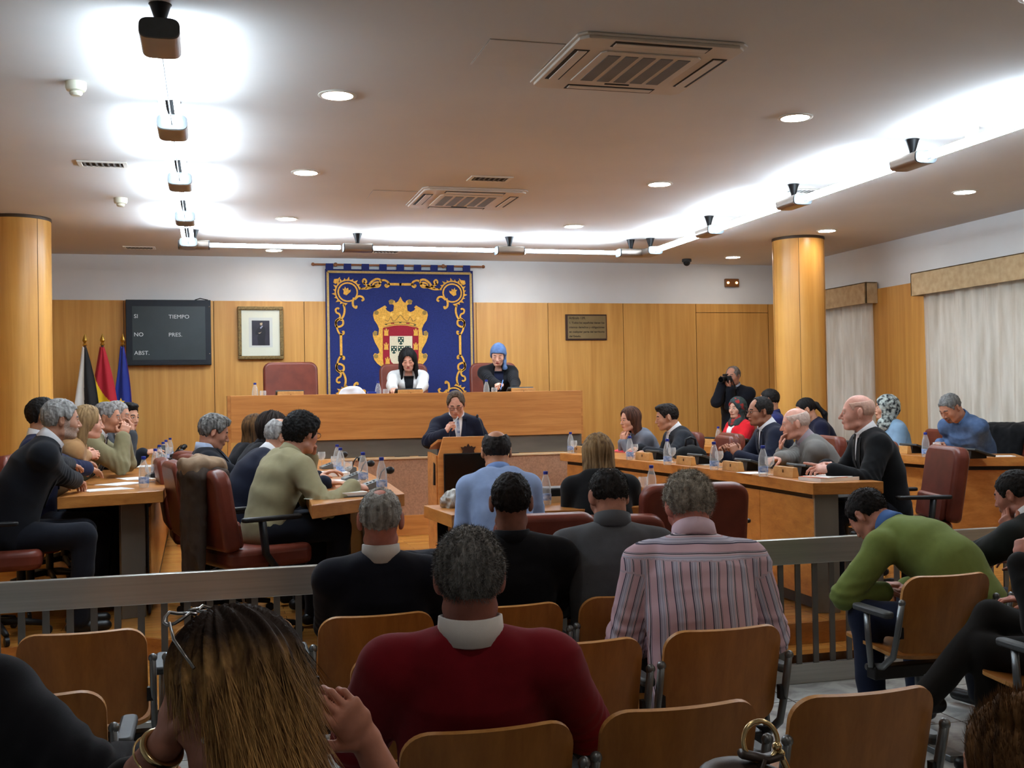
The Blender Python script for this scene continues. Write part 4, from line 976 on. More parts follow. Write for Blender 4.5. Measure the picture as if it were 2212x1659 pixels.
# ------------------------------------------------------------------ head
def build_head(o):
    """Head in its own frame (x right, y forward, z up; metres) -> P, Q, material index. o: options."""
    h = o.get('vox', .0045); fem = o.get('fem', 0); jw = o.get('jaw', 1.0) * (.84 if fem else .92); fat = o.get('fat', 1.0)
    F = Field((-.115, -.135, -.20), (.115, .15, .135), h)
    F.ell((0, -.012, .024), (.0755, .098, .089), k=.01)
    F.ell((0, .034, -.028), (.0615 * (.5 + .5 * fat), .058, .082), k=.03)
    F.ell((0, .040, -.078), (.047 * jw * fat, .044, .036), k=.03)
    F.ell((0, .078, -.100), (.018 * jw, .015, .015), k=.02)
    for s in (-1, 1):
        F.ell((s * .040, .058, -.032), (.024 * fat, .026, .026), k=.02)
        F.cap((s * .052, .0, -.082), (s * .028, .062, -.102), .015 * fat, .013, k=.025)
    F.cap((-.032, .080, .016), (.032, .080, .016), .011 if not fem else .009, k=.015)
    for s in (-1, 1): F.ell((s * .031, .099, -.002), (.019, .014, .0125), k=.010, sub=True)
    nl = o.get('nose', 1.0)
    F.cap((0, .088, .008), (0, .090 + .020 * nl, -.034), .0065, .0115, k=.010)
    for s in (-1, 1): F.ell((s * .0115, .098, -.039), (.008, .011, .0075), k=.007)
    F.ell((0, .088, -.062), (.026, .014, .012), k=.012)
    F.ell((0, .0975, -.0615), (.021, .0065, .0048), k=.004); F.ell((0, .0965, -.0715), (.018, .0065, .0055), k=.004)
    F.cap((-.020, .105, -.0663), (.020, .105, -.0663), .0022, k=.003, sub=True)
    for s in (-1, 1):                                   # eyelids
        F.ell((s * .031, .081, -.001), (.0145, .0125, .0115), k=.004)
    for s in (-1, 1):                                   # ears
        a = R_(26) * s; Re = np.array([[math.cos(a), -math.sin(a), 0], [math.sin(a), math.cos(a), 0], [0, 0, 1]]); es = o.get('ear', 1.0)
        F.ell((s * .083, -.012, -.008), (.0075 * es, .018 * es, .032 * es), Re.T if s > 0 else Re.T, k=.006)
        F.ell((s * .092 * (.5 + .5 * es), -.008, -.006), (.006, .010, .018), Re.T, k=.004, sub=True)
        F.ell((s * .078, -.008, -.036), (.006, .009, .010), k=.006)
    nw = o.get('neckw', 1.0) * (.86 if fem else 1.0)
    F.ecap((0, -.030, -.05), o['nb'], (1, 0, 0), (.056 * nw, .058 * nw), (.062 * nw, .062 * nw), k=.03)
    P, Q = F.mesh(); P = relax(P, Q, 1, .4)
    c = P[Q].mean(1); x, y, z = np.abs(c[:, 0]), c[:, 1], c[:, 2]; mi = np.zeros(len(Q), int)
    lip = (y > .0905) & ((x / .0205) ** 2 + ((z + .0668) / .0082) ** 2 < 1); mi[lip] = 1
    bz = .019 + .004 * np.sin(np.clip((x - .012) / .036, 0, 1) * math.pi); brow = (x > .013) & (x < .047) & (np.abs(z - bz) < (.0042 if not fem else .003)) & (y > .055); mi[brow] = 2
    eye = (((x - .031) / .0128) ** 2 + ((z + .0022) / (.0056 if o.get('eyes', 'open') == 'open' else .0022)) ** 2 < 1) & (y > .07)
    if o.get('eyes', 'open') == 'open':
        mi[eye] = 3; gx = o.get('gaze', 0) * .004; sx = c[:, 0]
        ir = ((np.abs(np.abs(sx - gx) - .031) / .0058) ** 2 + ((z + .0018) / .0058) ** 2 < 1) & (y > .07); mi[ir & eye] = 4
        lash = (((x - .031) / .0135) ** 2 + ((z - .0005) / .006) ** 2 < 1) & (z > .0022) & (y > .07); mi[lash & ~(ir & eye)] = 4
    else:
        lash = (((x - .031) / .0132) ** 2 + ((z + .0055) / .0024) ** 2 < 1) & (y > .07); mi[lash] = 4
    bd = o.get('beard')
    if bd == 'full':
        m = (z < -.045 - .3 * np.clip(y - .06, 0, 1)) & (z > -.125) & (y > -.0) & (mi == 0) & ~((x < .030) & (z > -.052)); mi[m & (y > .012)] = 5
        m = (x < .034) & (z < -.046) & (z > -.058) & (y > .07) & (mi == 0); mi[m] = 5
        m = (x > .055) & (z < .0) & (z > -.06) & (y > .008) & (y < .038) & (mi == 0); mi[m] = 5
    elif bd == 'goatee':
        m = (x < .036) & (z < -.046) & (z > -.118) & (y > .062) & (mi == 0); mi[m] = 5
    return P, Q, mi

def hairline(y):
    return np.interp(y, [-.13, -.075, -.044, -.036, -.028, .014, .022, .034, .05, .066, .085, .12], [-.094, -.092, -.072, -.050, .014, .016, -.012, -.004, .028, .058, .072, .076])
def build_hair(o):
    """Hair, scarf or hood in the head frame. o['hair']: style."""
    st = o['hair']; h = o.get('hvox', .005); th = o.get('thick', .010)
    F = Field((-.17, -.22, -.36 if st in ('long', 'bob', 'hijab', 'pony') else -.16), (.17, .17, .16), h)
    X, Y, Z = F.ax[0][:, None, None], F.ax[1][None, :, None], F.ax[2][None, None, :]
    if st in ('short', 'bald', 'crop', 'quiff', 'bowl'):
        tt = {'crop': .006, 'short': th, 'quiff': th, 'bald': o.get('thick', .005), 'bowl': .018}[st]
        F.ell((0, -.014, .025), (.0765 + tt, .099 + tt, .089 + tt * 1.1), k=.005)
        if st == 'quiff': F.ell((0, .045, .100), (.055, .045, .022), k=.03)
        if st == 'bowl': F.ell((0, .045, .075), (.078, .052, .035), k=.02); F.ell((0, -.06, .0), (.082, .06, .08), k=.02)
        hl = hairline(np.clip(F.ax[1], -.13, .12)).astype(f32)[None, :, None] - o.get('low', 0)
        if st == 'bowl': hl = hl - .02
        F.v = np.maximum(F.v, (hl - Z) * f32(.8))
        if 'recede' in o:                                # receding temples or a bald crown
            r = o['recede']; F.ell((0, .10, .085), (.085, .05 + r, .045 + r * .3), k=.006, sub=True)
        if st == 'bald': F.ell((0, o.get('bald_y', .03), .115), (.066 + o.get('bald', 0), .105, .075), k=.006, sub=True)
        if 'crown' in o: F.ell((0, o.get('crown_y', -.05), o.get('crown_z', .122)), (.045 * o['crown'], .055 * o['crown'], .036), k=.012, sub=True)
    elif st in ('long', 'bob'):
        ln = o.get('len', .20); w = o.get('width', .10)
        F.ell((0, -.016, .028), (.0765 + th, .100 + th, .090 + th), k=.005)
        F.ecap((0, -.035, .01), (0, -.045 + o.get('sweep', 0), -ln), (1, 0, 0), (.086 + th, .075), (w, .05), k=.03)
        if o.get('front'):                               # hair falling in front of the shoulders
            for s in (-1, 1): F.ecap((s * .078, .01, .0), (s * .088, .045, -ln), (0, 1, 0), (.045, .022), (.035, .02), k=.02)
        fw = o.get('face', .056)
        F.ecap((0, .11, .035 + o.get('fringe', .0)), (0, .115, -.35), (1, 0, 0), (fw, .085), (fw * 1.0, .125 if not o.get('front') else .07), k=.008, sub=True)
        F.ell((0, .085, .0), (fw + .002, .07, .072), k=.008, sub=True)
        F.cap((0, 0, -.10), (0, -.01, -.25), .052, .055, k=.01, sub=True)
    elif st == 'pony':
        F.ell((0, -.014, .025), (.0825, .105, .096), k=.005)
        hl = hairline(np.clip(F.ax[1], -.13, .12)).astype(f32)[None, :, None]; F.v = np.maximum(F.v, (hl - Z) * f32(.8))
        F.ell((0, -.118, .00), (.03, .03, .03), k=.02); F.ecap((0, -.125, .0), (o.get('tailx', .02), -.16, -.12), (1, 0, 0), (.028, .022), (.036, .026), k=.02); F.ecap((o.get('tailx', .02), -.16, -.12), (o.get('tailx', .02), -.13, -.24), (1, 0, 0), (.036, .026), (.014, .012), k=.02)
    elif st == 'bun':
        F.ell((0, -.014, .025), (.086, .108, .098), k=.005)
        hl = hairline(np.clip(F.ax[1], -.13, .12)).astype(f32)[None, :, None] - .01; F.v = np.maximum(F.v, (hl - Z) * f32(.8))
        F.ell((0, -.07, .115), (.042, .042, .032), k=.012)
    elif st in ('hijab', 'turban'):
        F.ell((0, -.016, .028), (.092, .116, .106), k=.01)
        F.ell((0, -.030, -.02), (.088, .10, .10), k=.03)
        if st == 'hijab':
            F.ecap((0, -.005, -.07), (0, .0, -.17), (1, 0, 0), (.074, .066), (.110, .085), k=.03)
            F.ecap((0, .050, -.16), (o.get('drape', .03), .075, -.30), (1, 0, 0), (.085, .022), (.06, .018), k=.04)
            F.ell((0, .115, -.016), (.060, .085, .088), k=.010, sub=True)
            F.cap((0, .0, -.08), (0, -.01, -.30), .054, .06, k=.005, sub=True)
        else:                                            # scarf tied behind with a tail over one shoulder
            hl = np.interp(F.ax[1], [-.14, -.03, .02, .05, .08, .13], [-.085, -.07, -.02, .03, .052, .06]).astype(f32)[None, :, None]; F.v = np.maximum(F.v, (hl - Z) * f32(.8))
            q = o.get('tail', 1)
            F.ecap((q * .065, -.04, -.02), (q * .085, .03, -.15), (0, 1, 0), (.045, .02), (.04, .022), k=.025); F.ecap((q * .085, .03, -.15), (q * .075, .10, -.30), (0, 1, 0), (.04, .022), (.026, .014), k=.02)
    if o.get('tuck'): F.v = np.maximum(F.v, np.minimum(Y + f32(.026) + 0 * X, f32(.030) - Z) * f32(.8))
    P, Q = F.mesh(); P = relax(P, Q, 1, .5)
    n = normals(P, Q); a = o.get('rough', .0035)
    if st in ('hijab', 'turban'):
        g = P[:, [0, 1, 2]] * np.array([9, 14, 26]); P = P + n * (np.abs(vnoise(g, 3)) * .007 + .003 * vnoise(P * 45, 5))[:, None]
    elif st in ('long', 'bob', 'pony', 'bun'):
        ang = np.arctan2(P[:, 0], P[:, 1]); g = np.stack([ang * 9, P[:, 2] * 6, np.zeros(len(P))], 1); g2 = np.stack([ang * 24, P[:, 2] * 9, P[:, 0] * 0], 1)
        P = P + n * (a * 1.6 * vnoise(g, o.get('seed', 1)) + a * .8 * vnoise(g2, 4))[:, None]
    else:
        P = P + n * (a * vnoise(P * 70, o.get('seed', 1)) + a * .7 * vnoise(P * 150, 7))[:, None]
    return P, Q
def strands(P, Q, n, ln, seed, wid=.0009, flow=None, lift=.5, mess=.28):
    """Thin tapering hairs standing on the surface, combed along flow."""
    rs = np.random.RandomState(seed); f = rs.randint(0, len(Q), n); w = rs.dirichlet([1, 1, 1, 1], n); p = (P[Q[f]] * w[:, :, None]).sum(1); N_ = normals(P, Q)[Q[f][:, 0]]
    fl = np.array([0, -.55, -.35]) if flow is None else np.array(flow); d = N_ * (lift * (.5 + rs.rand(n)[:, None])) + fl + rs.normal(0, mess, (n, 3)); d /= np.linalg.norm(d, axis=1)[:, None]
    sd = np.cross(d, N_ + rs.normal(0, .2, (n, 3))); sd /= np.linalg.norm(sd, axis=1)[:, None] + 1e-9; L_ = ln * (.5 + rs.rand(n))[:, None]
    a = p - N_ * .002 - sd * wid; b = p - N_ * .002 + sd * wid; c = p + d * L_
    return np.concatenate([np.stack([a, b, c], 1).reshape(-1, 3)]), np.arange(3 * n).reshape(n, 3)

# ------------------------------------------------------------------ hands
def add_hand(F, w, d, nrm, side, curl=(.35, .4, .45, .5), thumb=.5, spread=.06, s=1.0):
    """Palm and five fingers from the wrist w along d; nrm = way the palm faces; side = +1 right hand, -1 left."""
    d = unit(d); nrm = unit(np.array(nrm) - d * (np.array(nrm) @ d)); x = np.cross(nrm, d) * (-side)      # x points to the thumb side
    w = np.array(w, float); kn = []
    F.ecap(w, w + d * .045 * s, x, (.027 * s, .019 * s), (.036 * s, .0155 * s), k=.012); F.ecap(w + d * .045 * s, w + d * .083 * s, x, (.036 * s, .0155 * s), (.0395 * s, .0125 * s), k=.012)
    tips = []
    for i, (off, l0, l1, l2, r) in enumerate(((.0285, .042, .026, .020, .0092), (.0095, .046, .030, .021, .0095), (-.0095, .043, .028, .021, .0090), (-.0275, .034, .021, .018, .0080))):
        p = w + (d * (.083 - .004 * (i in (0, 3)) - .006 * (i == 3)) + x * off) * s; c = curl[i]; a = 0; sp = spread * (1.5 - i)
        for j, (l, cc) in enumerate(((l0, c), (l1, c * 1.25), (l2, c * .8))):
            a += cc; dirv = (d * math.cos(sp) + x * math.sin(sp)) * math.cos(a) + nrm * math.sin(a); q = p + dirv * l * s
            F.cap(p, q, (r - .0006 * j) * s, (r - .0006 * (j + 1)) * s, k=.004); p = q
        tips.append((p, dirv))
    p = w + (d * .022 + x * .026) * s; t = thumb
    for j, (l, r0, r1) in enumerate(((.042, .0135, .0105), (.032, .0103, .0092), (.025, .0092, .0075))):
        dirv = unit(d * (.62 + .12 * j) + x * (.75 - .25 * j - .35 * t * j) + nrm * (.22 + .32 * t * (j + .5))); q = p + dirv * l * s
        F.cap(p, q, r0 * s, r1 * s, k=.008); p = q
    tips.append((p, dirv))
    return tips

def ik(S, W_, l1, l2, hint):
    S, W_ = np.array(S, float), np.array(W_, float); v = W_ - S; D = np.linalg.norm(v)
    if D > (l1 + l2) * .995: W_ = S + v * ((l1 + l2) * .995 / D); v = W_ - S; D = np.linalg.norm(v)
    u = v / D; a = (l1 * l1 - l2 * l2 + D * D) / (2 * D); hgt = math.sqrt(max(0, l1 * l1 - a * a)); p = np.array(hint, float); p = p - u * (p @ u); p = unit(p)
    return S + u * a + p * hgt, W_

PEOPLE = []
def person(label, head, face, body=None, pitch=0, roll=0, lean=(8, 8, 14), side=0.0, seat=None, floor=ZP, stand=False, fat=1.0, s=1.0, fem=0,
           skin_c=(196, 148, 122), hair=None, hair_c=((60, 50, 44), (24, 20, 18)), ho=None, top='suit', top_c=(24, 26, 34), shirt_c=(232, 232, 234), tie_c=None, pants_c=(26, 28, 36),
           armR=None, armL=None, knees=None, vox=.010, near=False, shrug=0.0, wr=1.0, shoe_c=(22, 20, 20), glasses=False, group=None, gap=.20, cuff=True, legs=True, belly=0.0, slv=None, twist=0.0, shw=1.0, collar='turn', top_mat=None, strand=0, slen=.012, sflow=None, hide_far=False):
    body = face if body is None else body
    hc = np.array(head, float); b = R_(body); f = np.array([math.sin(b), math.cos(b), 0]); r = np.array([math.cos(b), -math.sin(b), 0]); Zu = np.array([0, 0, 1.0])
    HR = head_rot(face, pitch, roll); L1, L2, Ln = .255 * s, .285 * s, .062 * s
    def dr(a): a = R_(a); return unit(f * math.sin(a) + Zu * math.cos(a) + r * side * .6)
    d1, d2, d3 = dr(lean[0]), dr(lean[0] + lean[1]), dr(sum(lean)); hoff = HR @ np.array([0, .022, .088]) * s
    k = 1.0
    if seat is not None:
        vert = d1[2] * L1 + d2[2] * L2 + d3[2] * Ln; k = (hc[2] - hoff[2] - seat - .10 * s) / vert

        k = min(1.14, max(.88, k))
    L1 *= k; L2 *= k
    p3 = hc - hoff; p2 = p3 - d3 * Ln; p1 = p2 - d2 * L2; p0 = p1 - d1 * L1
    tw = R_(twist); r2 = unit(r * math.cos(tw) - f * math.sin(tw)); r2 = unit(r2 - d2 * (r2 @ d2)); f2 = np.cross(d2, r2) if np.cross(d2, r2) @ f > 0 else -np.cross(d2, r2)
    fr = fat; root = np.array([p0[0], p0[1], floor])
    sw = (.178 if not fem else .158) * s * shw; sh = {}
    for sd in (1, -1): sh[sd] = p2 + r2 * sd * sw - d2 * (.090 - shrug) * s - f2 * .01 + f2 * .03 * (lean[1] / 20.)
    # arms
    arms = {}
    for sd, A in ((1, armR), (-1, armL)):
        A = dict(A or {}); l1, l2 = .285 * s, .25 * s
        w = A.get('w')
        if w is None:
            o_ = A.get('b', (.12 * sd, .34, .17) if not stand else (.24 * sd, .02, -.02)); w = p0 + r * o_[0] + f * o_[1] + Zu * o_[2]
        elif isinstance(w, tuple) and len(w) == 4 and w[0] == 'h': w = hc + HR @ np.array(w[1:])
        e, w = ik(sh[sd], w, l1, l2, A.get('hint', r * sd * .6 - Zu * 1.0 - f * .35))
        hd = A.get('d'); hd = unit(w - e) if hd is None else (HR @ np.array(hd[1:]) if isinstance(hd[0], str) else np.array(hd, float))
        hn = A.get('n'); hn = -Zu if hn is None else (HR @ np.array(hn[1:]) if isinstance(hn[0], str) else np.array(hn, float))
        arms[sd] = (sh[sd], e, np.array(w), unit(hd), hn, A)
    # legs
    hip = {sd: p0 + r * sd * .085 * s for sd in (1, -1)}; kn = {}; an = {}
    for sd in (1, -1):
        if stand: kn[sd] = hip[sd] * np.array([1, 1, 0]) + r * sd * .015 + f * .03 + Zu * (floor + .49 * s); an[sd] = kn[sd] * np.array([1, 1, 0]) - f * .04 + Zu * (floor + .09)
        else:
            kk = (knees or {}).get(sd, (sd * .13, .42, .0)); kn[sd] = p0 + r * kk[0] + f * kk[1] * s + Zu * kk[2]
            aa = (knees or {}).get((sd, 'a')); an[sd] = (p0 + r * aa[0] + f * aa[1] + Zu * aa[2]) if aa else np.array([kn[sd][0] - f[0] * .03, kn[sd][1] - f[1] * .03, floor + .09])
    def torso(F, o, top_t=1.0, hem=0.0, kk=.05):
        pc = p1 + d2 * L2 * .45
        F.ecap(p0 + d1 * hem, p1, r, (.160 * fr * s + o, .118 * fr * s + o), (.146 * fr * s + o, .108 * fr * s + o), k=kk)
        F.ecap(p1, pc, r2, (.146 * fr * s + o, .108 * fr * s + o), ((.163 if not fem else .150) * fr ** .6 * s + o, .112 * fr ** .6 * s + o), k=kk)
        F.ecap(pc, p2 - d2 * .085 * s, r2, ((.163 if not fem else .150) * fr ** .6 * s + o, .112 * fr ** .6 * s + o), (.135 * s + o, .078 * s + o), k=kk)
        if belly: F.ell(p0 + d1 * L1 * .6 + f * .06, np.array([.14, .10 + belly, .14]) * s + o, np.stack([r, f, Zu], 1), k=.06)
        if fem:
            for q in (1, -1): F.ell(pc + d2 * .01 + f2 * .085 * s + r2 * q * .07 * s, np.array([.06, .05, .058]) * s + o, np.stack([r2, f2, d2], 1), k=.03)
        for sd in (1, -1):
            F.cap(p2 - d2 * .022 * s - f2 * .005, sh[sd] + d2 * .014 * s, .046 * s + o, .058 * s + o, k=.045)
            F.ell(pc - f2 * .055 * s + r2 * sd * .075 * s + d2 * .05, np.array([.06, .03, .09]) * s + o, np.stack([r2, f2, d2], 1), k=.04)
    def sleeve(F, o, cut=1.0, kk=.03, sds=(1, -1)):
        for sd in sds:
            S, e, w, hd, hn, A = arms[sd]; e2 = e + (w - e) * cut
            F.cap(S, e, .060 * s * wr + o, .046 * s * wr + o, k=kk); F.cap(e, e2, .045 * s * wr + o, .034 * s * wr + o, k=kk * .7)
    allp = np.array([p0, p1, p2, p3, hc] + [q for sd in (1, -1) for q in arms[sd][:3]] + [kn[1], kn[-1], an[1], an[-1]])
    # ---------------- skin: head + hands + covered body in ONE mesh
    sk = skin(skin_c); ho = dict(ho or {}); ho['fem'] = fem
    nbw = HR.T @ ((p2 - d2 * .03 - hc) / s); ho['nb'] = tuple(nbw)
    P, Q, mi = build_head(ho); P = (P * s) @ HR.T + hc
    LIPS = mat('lips_%d_%d_%d' % skin_c, tuple(int(q) for q in ((skin_c[0] * .88, skin_c[1] * .74, skin_c[2] * .74) if not ho.get('lipstick') else (170, 74, 74))), .4, var=0)
    BROW = mat('brow_%d_%d_%d' % hair_c[1], tuple(max(0, int(q)) for q in hair_c[1]), .8, var=0)
    BEARD = mat('beard_%d_%d_%d_%d' % (skin_c + (hair_c[0][0],)), tuple(int(.45 * a + .55 * q) for a, q in zip(skin_c, ho.get('beard_c', hair_c[0]))), .8, var=.15, scale=180)
    parts = [(P, Q, mi)]
    hv = .0028 if near else .0040; tips = {}
    for sd in (1, -1):
        S, e, w, hd, hn, A = arms[sd]; hs = s * (1.0 if not fem else .92) * A.get('s', 1.0)
        F = Field(w - .21, w + .21, hv); F.cap(w - unit(w - e) * .10, w, .034 * s, .0275 * hs, k=.01)
        tips[sd] = add_hand(F, w, hd, hn, sd, A.get('curl', (.30, .36, .42, .48)), A.get('thumb', .5), A.get('spread', .06), hs); hp, hq = F.mesh(); parts.append((relax(hp, hq, 1, .3), hq, np.zeros(len(hq), int)))
    lo, hi = allp.min(0) - .25, allp.max(0) + .25; F = Field(lo, hi, .016); torso(F, -.012); sleeve(F, -.008, .95)
    for sd in (1, -1): F.cap(hip[sd], kn[sd], .078 * s * fr, .052 * s, k=.03); F.cap(kn[sd], an[sd], .050 * s, .036 * s, k=.02)
    hp, hq = F.mesh(); parts.append((hp, hq, np.zeros(len(hq), int)))
    off = 0; PP, QQ, MM = [], [], []
    for a, q, m in parts: PP.append(a); QQ.append(q + off); MM.append(m); off += len(a)
    o = mesh_obj('person', np.concatenate(PP), np.concatenate(QQ), [sk, LIPS, BROW, EYEW, IRIS, BEARD], np.concatenate(MM), None, root)
    tag(o, label, 'person', group)
    # ---------------- hair or scarf
    if hair:
        ho['hair'] = hair; hp, hq = build_hair(ho); tr = None
        if strand:
            sp, tr = strands(hp, hq, strand, slen, len(label), ho.get('swid', .0009), sflow, ho.get('lift', .5), ho.get('mess', .28)); tr = tr + len(hp); hp = np.concatenate([hp, sp])
        tone = np.clip((.075 - hp[:, 2] - .35 * hp[:, 0] + .02 * vnoise(hp * np.array([60, 60, 8]), 2)) / .12, 0, 1).astype(np.float32)
        hp = (hp * s) @ HR.T + hc
        hm = ho.get('mat') or hair_mat(*hair_c)
        hob = mesh_obj('headscarf' if hair in ('hijab', 'turban') else 'hair', hp, hq, hm, None, o, root, tr)
        if ho.get('roots'): hob.data.attributes.new('tone', 'FLOAT', 'POINT').data.foreach_set('value', tone)
    # ---------------- garments
    tm = top_mat or fabric(top_c)
    nm = {'suit': 'jacket', 'sweater': 'sweater', 'shirt': 'shirt', 'blouse': 'blouse', 'cardigan': 'cardigan'}[top]
    thick = {'suit': .018, 'sweater': .014, 'shirt': .012, 'blouse': .010, 'cardigan': .014}[top]
    F = Field(lo, hi, vox); torso(F, thick); sleeve(F, thick + .002, slv or (.93 if top == 'suit' else .97))
    F.cap(p2 - d2 * .05, p3 + d3 * .02, .040 * s, .036 * s, k=.02, sub=False)
    F.cap(p2 + d3 * .066 * s, p2 + d3 * .20, .075 * s, .08 * s, k=.01, sub=True)
    if fem == 2: F.ell(p2 - d2 * .02 * s + f2 * .085 * s, (.052, .07, .075), np.stack([r2, f2, d2], 1), k=.01, sub=True)
    P, Q = F.mesh(); P = relax(P, Q, 2, .5); N_ = normals(P, Q)
    amp = {'suit': .006, 'sweater': .005, 'shirt': .010, 'blouse': .006, 'cardigan': .008}[top]
    rel = (P - p0) @ np.stack([r2, f2, d2], 1); w1 = 1 - np.abs(vnoise(rel * np.array([6, 6, 15]) + .3 * vnoise(rel * 9, 2)[:, None], 11)) * 2
    for sd in (1, -1):                                  # folds gather at the elbows and below the armpits
        de = np.linalg.norm(P - arms[sd][1], axis=1); ax = unit(arms[sd][2] - arms[sd][0]); t_ = (P - arms[sd][1]) @ ax
        P = P + N_ * (np.exp(-(de / .11) ** 2) * amp * .8 * np.sin(t_ * 150 + 3 * vnoise(P * 9, 4)))[:, None]
    P = P + N_ * (amp * w1 * (.5 + .5 * vnoise(rel * 3.3, 8)))[:, None]
    jk = mesh_obj(nm, P, Q, tm, None, o, root)
    if top in ('suit', 'cardigan') or fem == 2:
        F = Field(lo, hi, .014); torso(F, thick + .003); F.cap(p2 - d2 * .05, p3 + d3 * .02, .046 * s, .044 * s, k=.03); P, Q = F.mesh(); P = relax(P, Q, 3, .5)
    bvh = BVHTree.FromPolygons([tuple(p) for p in P], [tuple(map(int, q)) for q in Q])
    def patch(rows, off, nm, m, nx=8, thick=.002):
        """rows: (height along the chest above p1, left x, right x); laid on the front of the garment."""
        vs = []; fs = []
        for v_, xl, xr in rows:
            for i in range(nx + 1):
                x = xl + (xr - xl) * i / nx; q = p1 + d2 * v_ * L2 + r2 * x * s + f2 * .5; hit = bvh.ray_cast(Vector(q), Vector(-f2), .9)
                h_ = np.array(hit[0]) if hit[0] is not None else p1 + d2 * v_ * L2 + r2 * x * s + f2 * .12
                vs.append(h_ + f2 * off)
        for j in range(len(rows) - 1):
            for i in range(nx): a = j * (nx + 1) + i; fs.append((a, a + 1, a + nx + 2, a + nx + 1))
        V = np.array(vs); Vb = V - f2 * (off + .012); K = len(V); B = []
        nr = len(rows); bd = [i for i in range(nx)] + [j * (nx + 1) + nx for j in range(nr - 1)] + [(nr - 1) * (nx + 1) + i for i in range(nx, 0, -1)] + [j * (nx + 1) for j in range(nr - 1, 0, -1)]
        for i in range(len(bd)): a_, b_ = bd[i], bd[(i + 1) % len(bd)]; B.append((a_, b_, b_ + K, a_ + K))
        return mesh_obj(nm, np.concatenate([V, Vb]), np.array(fs + B), m, None, o, root)
    SH = fabric(shirt_c, .85, var=.02)
    if top in ('suit', 'cardigan'):
        low = -.12 if top == 'suit' else .1; n = 9
        rows = [(low + (1.08 - low) * i / n, -.004 - .046 * (i / n), .004 + .046 * (i / n)) for i in range(n + 1)]
        patch(rows, .003, 'shirt_front', SH)
        tl = fabric(tuple(min(255, int(v * 1.12 + 3)) for v in top_c))
        for sd in (1, -1):
            rr = []
            for i in range(n + 1):
                t_ = i / n; e0 = .004 + .044 * t_; wd = .052 * math.sin(math.pi * min(1, t_ * 1.15) * .5) * (1 if t_ < .62 else 1 - (t_ - .62) * .9); rr.append((low + (1.0 - low) * t_, sd * e0, sd * (e0 + wd + .004)))
            if top == 'suit': patch(rr, .007, 'lapel', tl, 4)
        if tie_c is not None:
            tmt = tie_c if not isinstance(tie_c, tuple) else fabric(tie_c, .6, var=.1)
            rows = [(low + .02 + (1.07 - low) * i / n, -(.010 + .012 * (1 - i / n)) - .006 * (i == n), (.010 + .012 * (1 - i / n)) + .006 * (i == n)) for i in range(n + 1)]
            patch(rows, .009, 'tie', tmt, 4)
    if top == 'blouse' and shirt_c is not None and fem == 2:
        rows = [(-.1 + .96 * i / 8, -.022 - .036 * (i / 8), .022 + .036 * (i / 8)) for i in range(9)]; patch(rows, .003, 'undershirt', SH)
    if collar in ('turn', 'polo', 'ribbed'):             # collar: flared band round the neck, open at the throat
        n = 26; vs = []; fs = []; hgt = .050 if collar == 'turn' else .030; cc = p2 + d3 * .012 * s - f2 * .004; ax = unit(d3 * .8 + d2 * .2); rx = r2; fx = unit(np.cross(ax, rx)); fx = fx if fx @ f > 0 else -fx; nr0 = .068 * s * ho.get('neckw', 1.0)
        for i in range(n + 1):
            a = math.pi / 2 + R_(gap * 57.3 / 2) + (2 * math.pi - gap) * i / n; dirv = rx * math.cos(a) + fx * math.sin(a); fl = math.sin(a) * .5 + .5
            dip = -.022 * fl ** 3
            for rr, zz in ((nr0 * 1.16, -.022 + dip), (nr0 * 1.08, hgt * .9 + dip), (nr0 * 1.0, hgt * .95 + dip), (nr0 * .98, -.03 + dip)): vs.append(cc + dirv * rr + ax * zz)
        for i in range(n):
            for j in range(4): fs.append((4 * i + j, 4 * i + (j + 1) % 4, 4 * i + 4 + (j + 1) % 4, 4 * i + 4 + j))
        fs += [(0, 1, 2, 3), (4 * n + 3, 4 * n + 2, 4 * n + 1, 4 * n)]
        mesh_obj('shirt_collar' if collar != 'ribbed' else 'collar', np.array(vs), np.array(fs), SH if collar != 'ribbed' else tm, None, o, root)
    if cuff and top in ('suit', 'cardigan'):
        for sd in (1, -1):
            S, e, w, hd, hn, A = arms[sd]; u = unit(w - e); mb = MB(); q0, q1 = w - u * .045, w - u * .004
            mb.tube([q0 - np.array(root), q1 - np.array(root)], [.0405 * s, .0385 * s], 18); mb.build('cuff', SH, o, smooth=True)
    # trousers and shoes
    if legs:
        F = Field(np.minimum(lo, np.array([an[1], an[-1]]).min(0) - .2), hi, .013 if not near else .010); fo = .012
        F.ecap(p0 - Zu * .01, p0 + d1 * .09, r, (.155 * fr * s, .118 * fr * s), (.150 * fr * s, .112 * fr * s), k=.05)
        for sd in (1, -1):
            F.cap(hip[sd], kn[sd], .084 * s * fr ** .5 + fo, .060 * s + fo, k=.03); F.cap(kn[sd], an[sd], .058 * s + fo, .048 * s + fo, k=.03)
        P, Q = F.mesh(); P = relax(P, Q, 2, .5); N_ = normals(P, Q); P = P + N_ * (.006 * vnoise(P * np.array([10, 10, 16]), 6))[:, None]
        mesh_obj('trousers', P, Q, fabric(pants_c), None, o, root)
        for sd in (1, -1):
            tdir = f if not (knees or {}).get((sd, 't')) else unit(r * (knees[(sd, 't')][0]) + f * knees[(sd, 't')][1] + Zu * knees[(sd, 't')][2])
            a = an[sd] + np.array([0, 0, -.042]) if abs(tdir[2]) < .3 else an[sd]
            F = Field(a - .24, a + .24, .009); F.cap(a - tdir * .05, a + tdir * .15, .036, .032, k=.02); F.ell(a + tdir * .0 + Zu * .03, (.045, .05, .04), k=.02); P, Q = F.mesh()
            P = relax(P, Q, 1); mesh_obj('shoe', P, Q, mat('shoe_%d' % shoe_c[0], shoe_c, .4, var=.05), None, o, root)
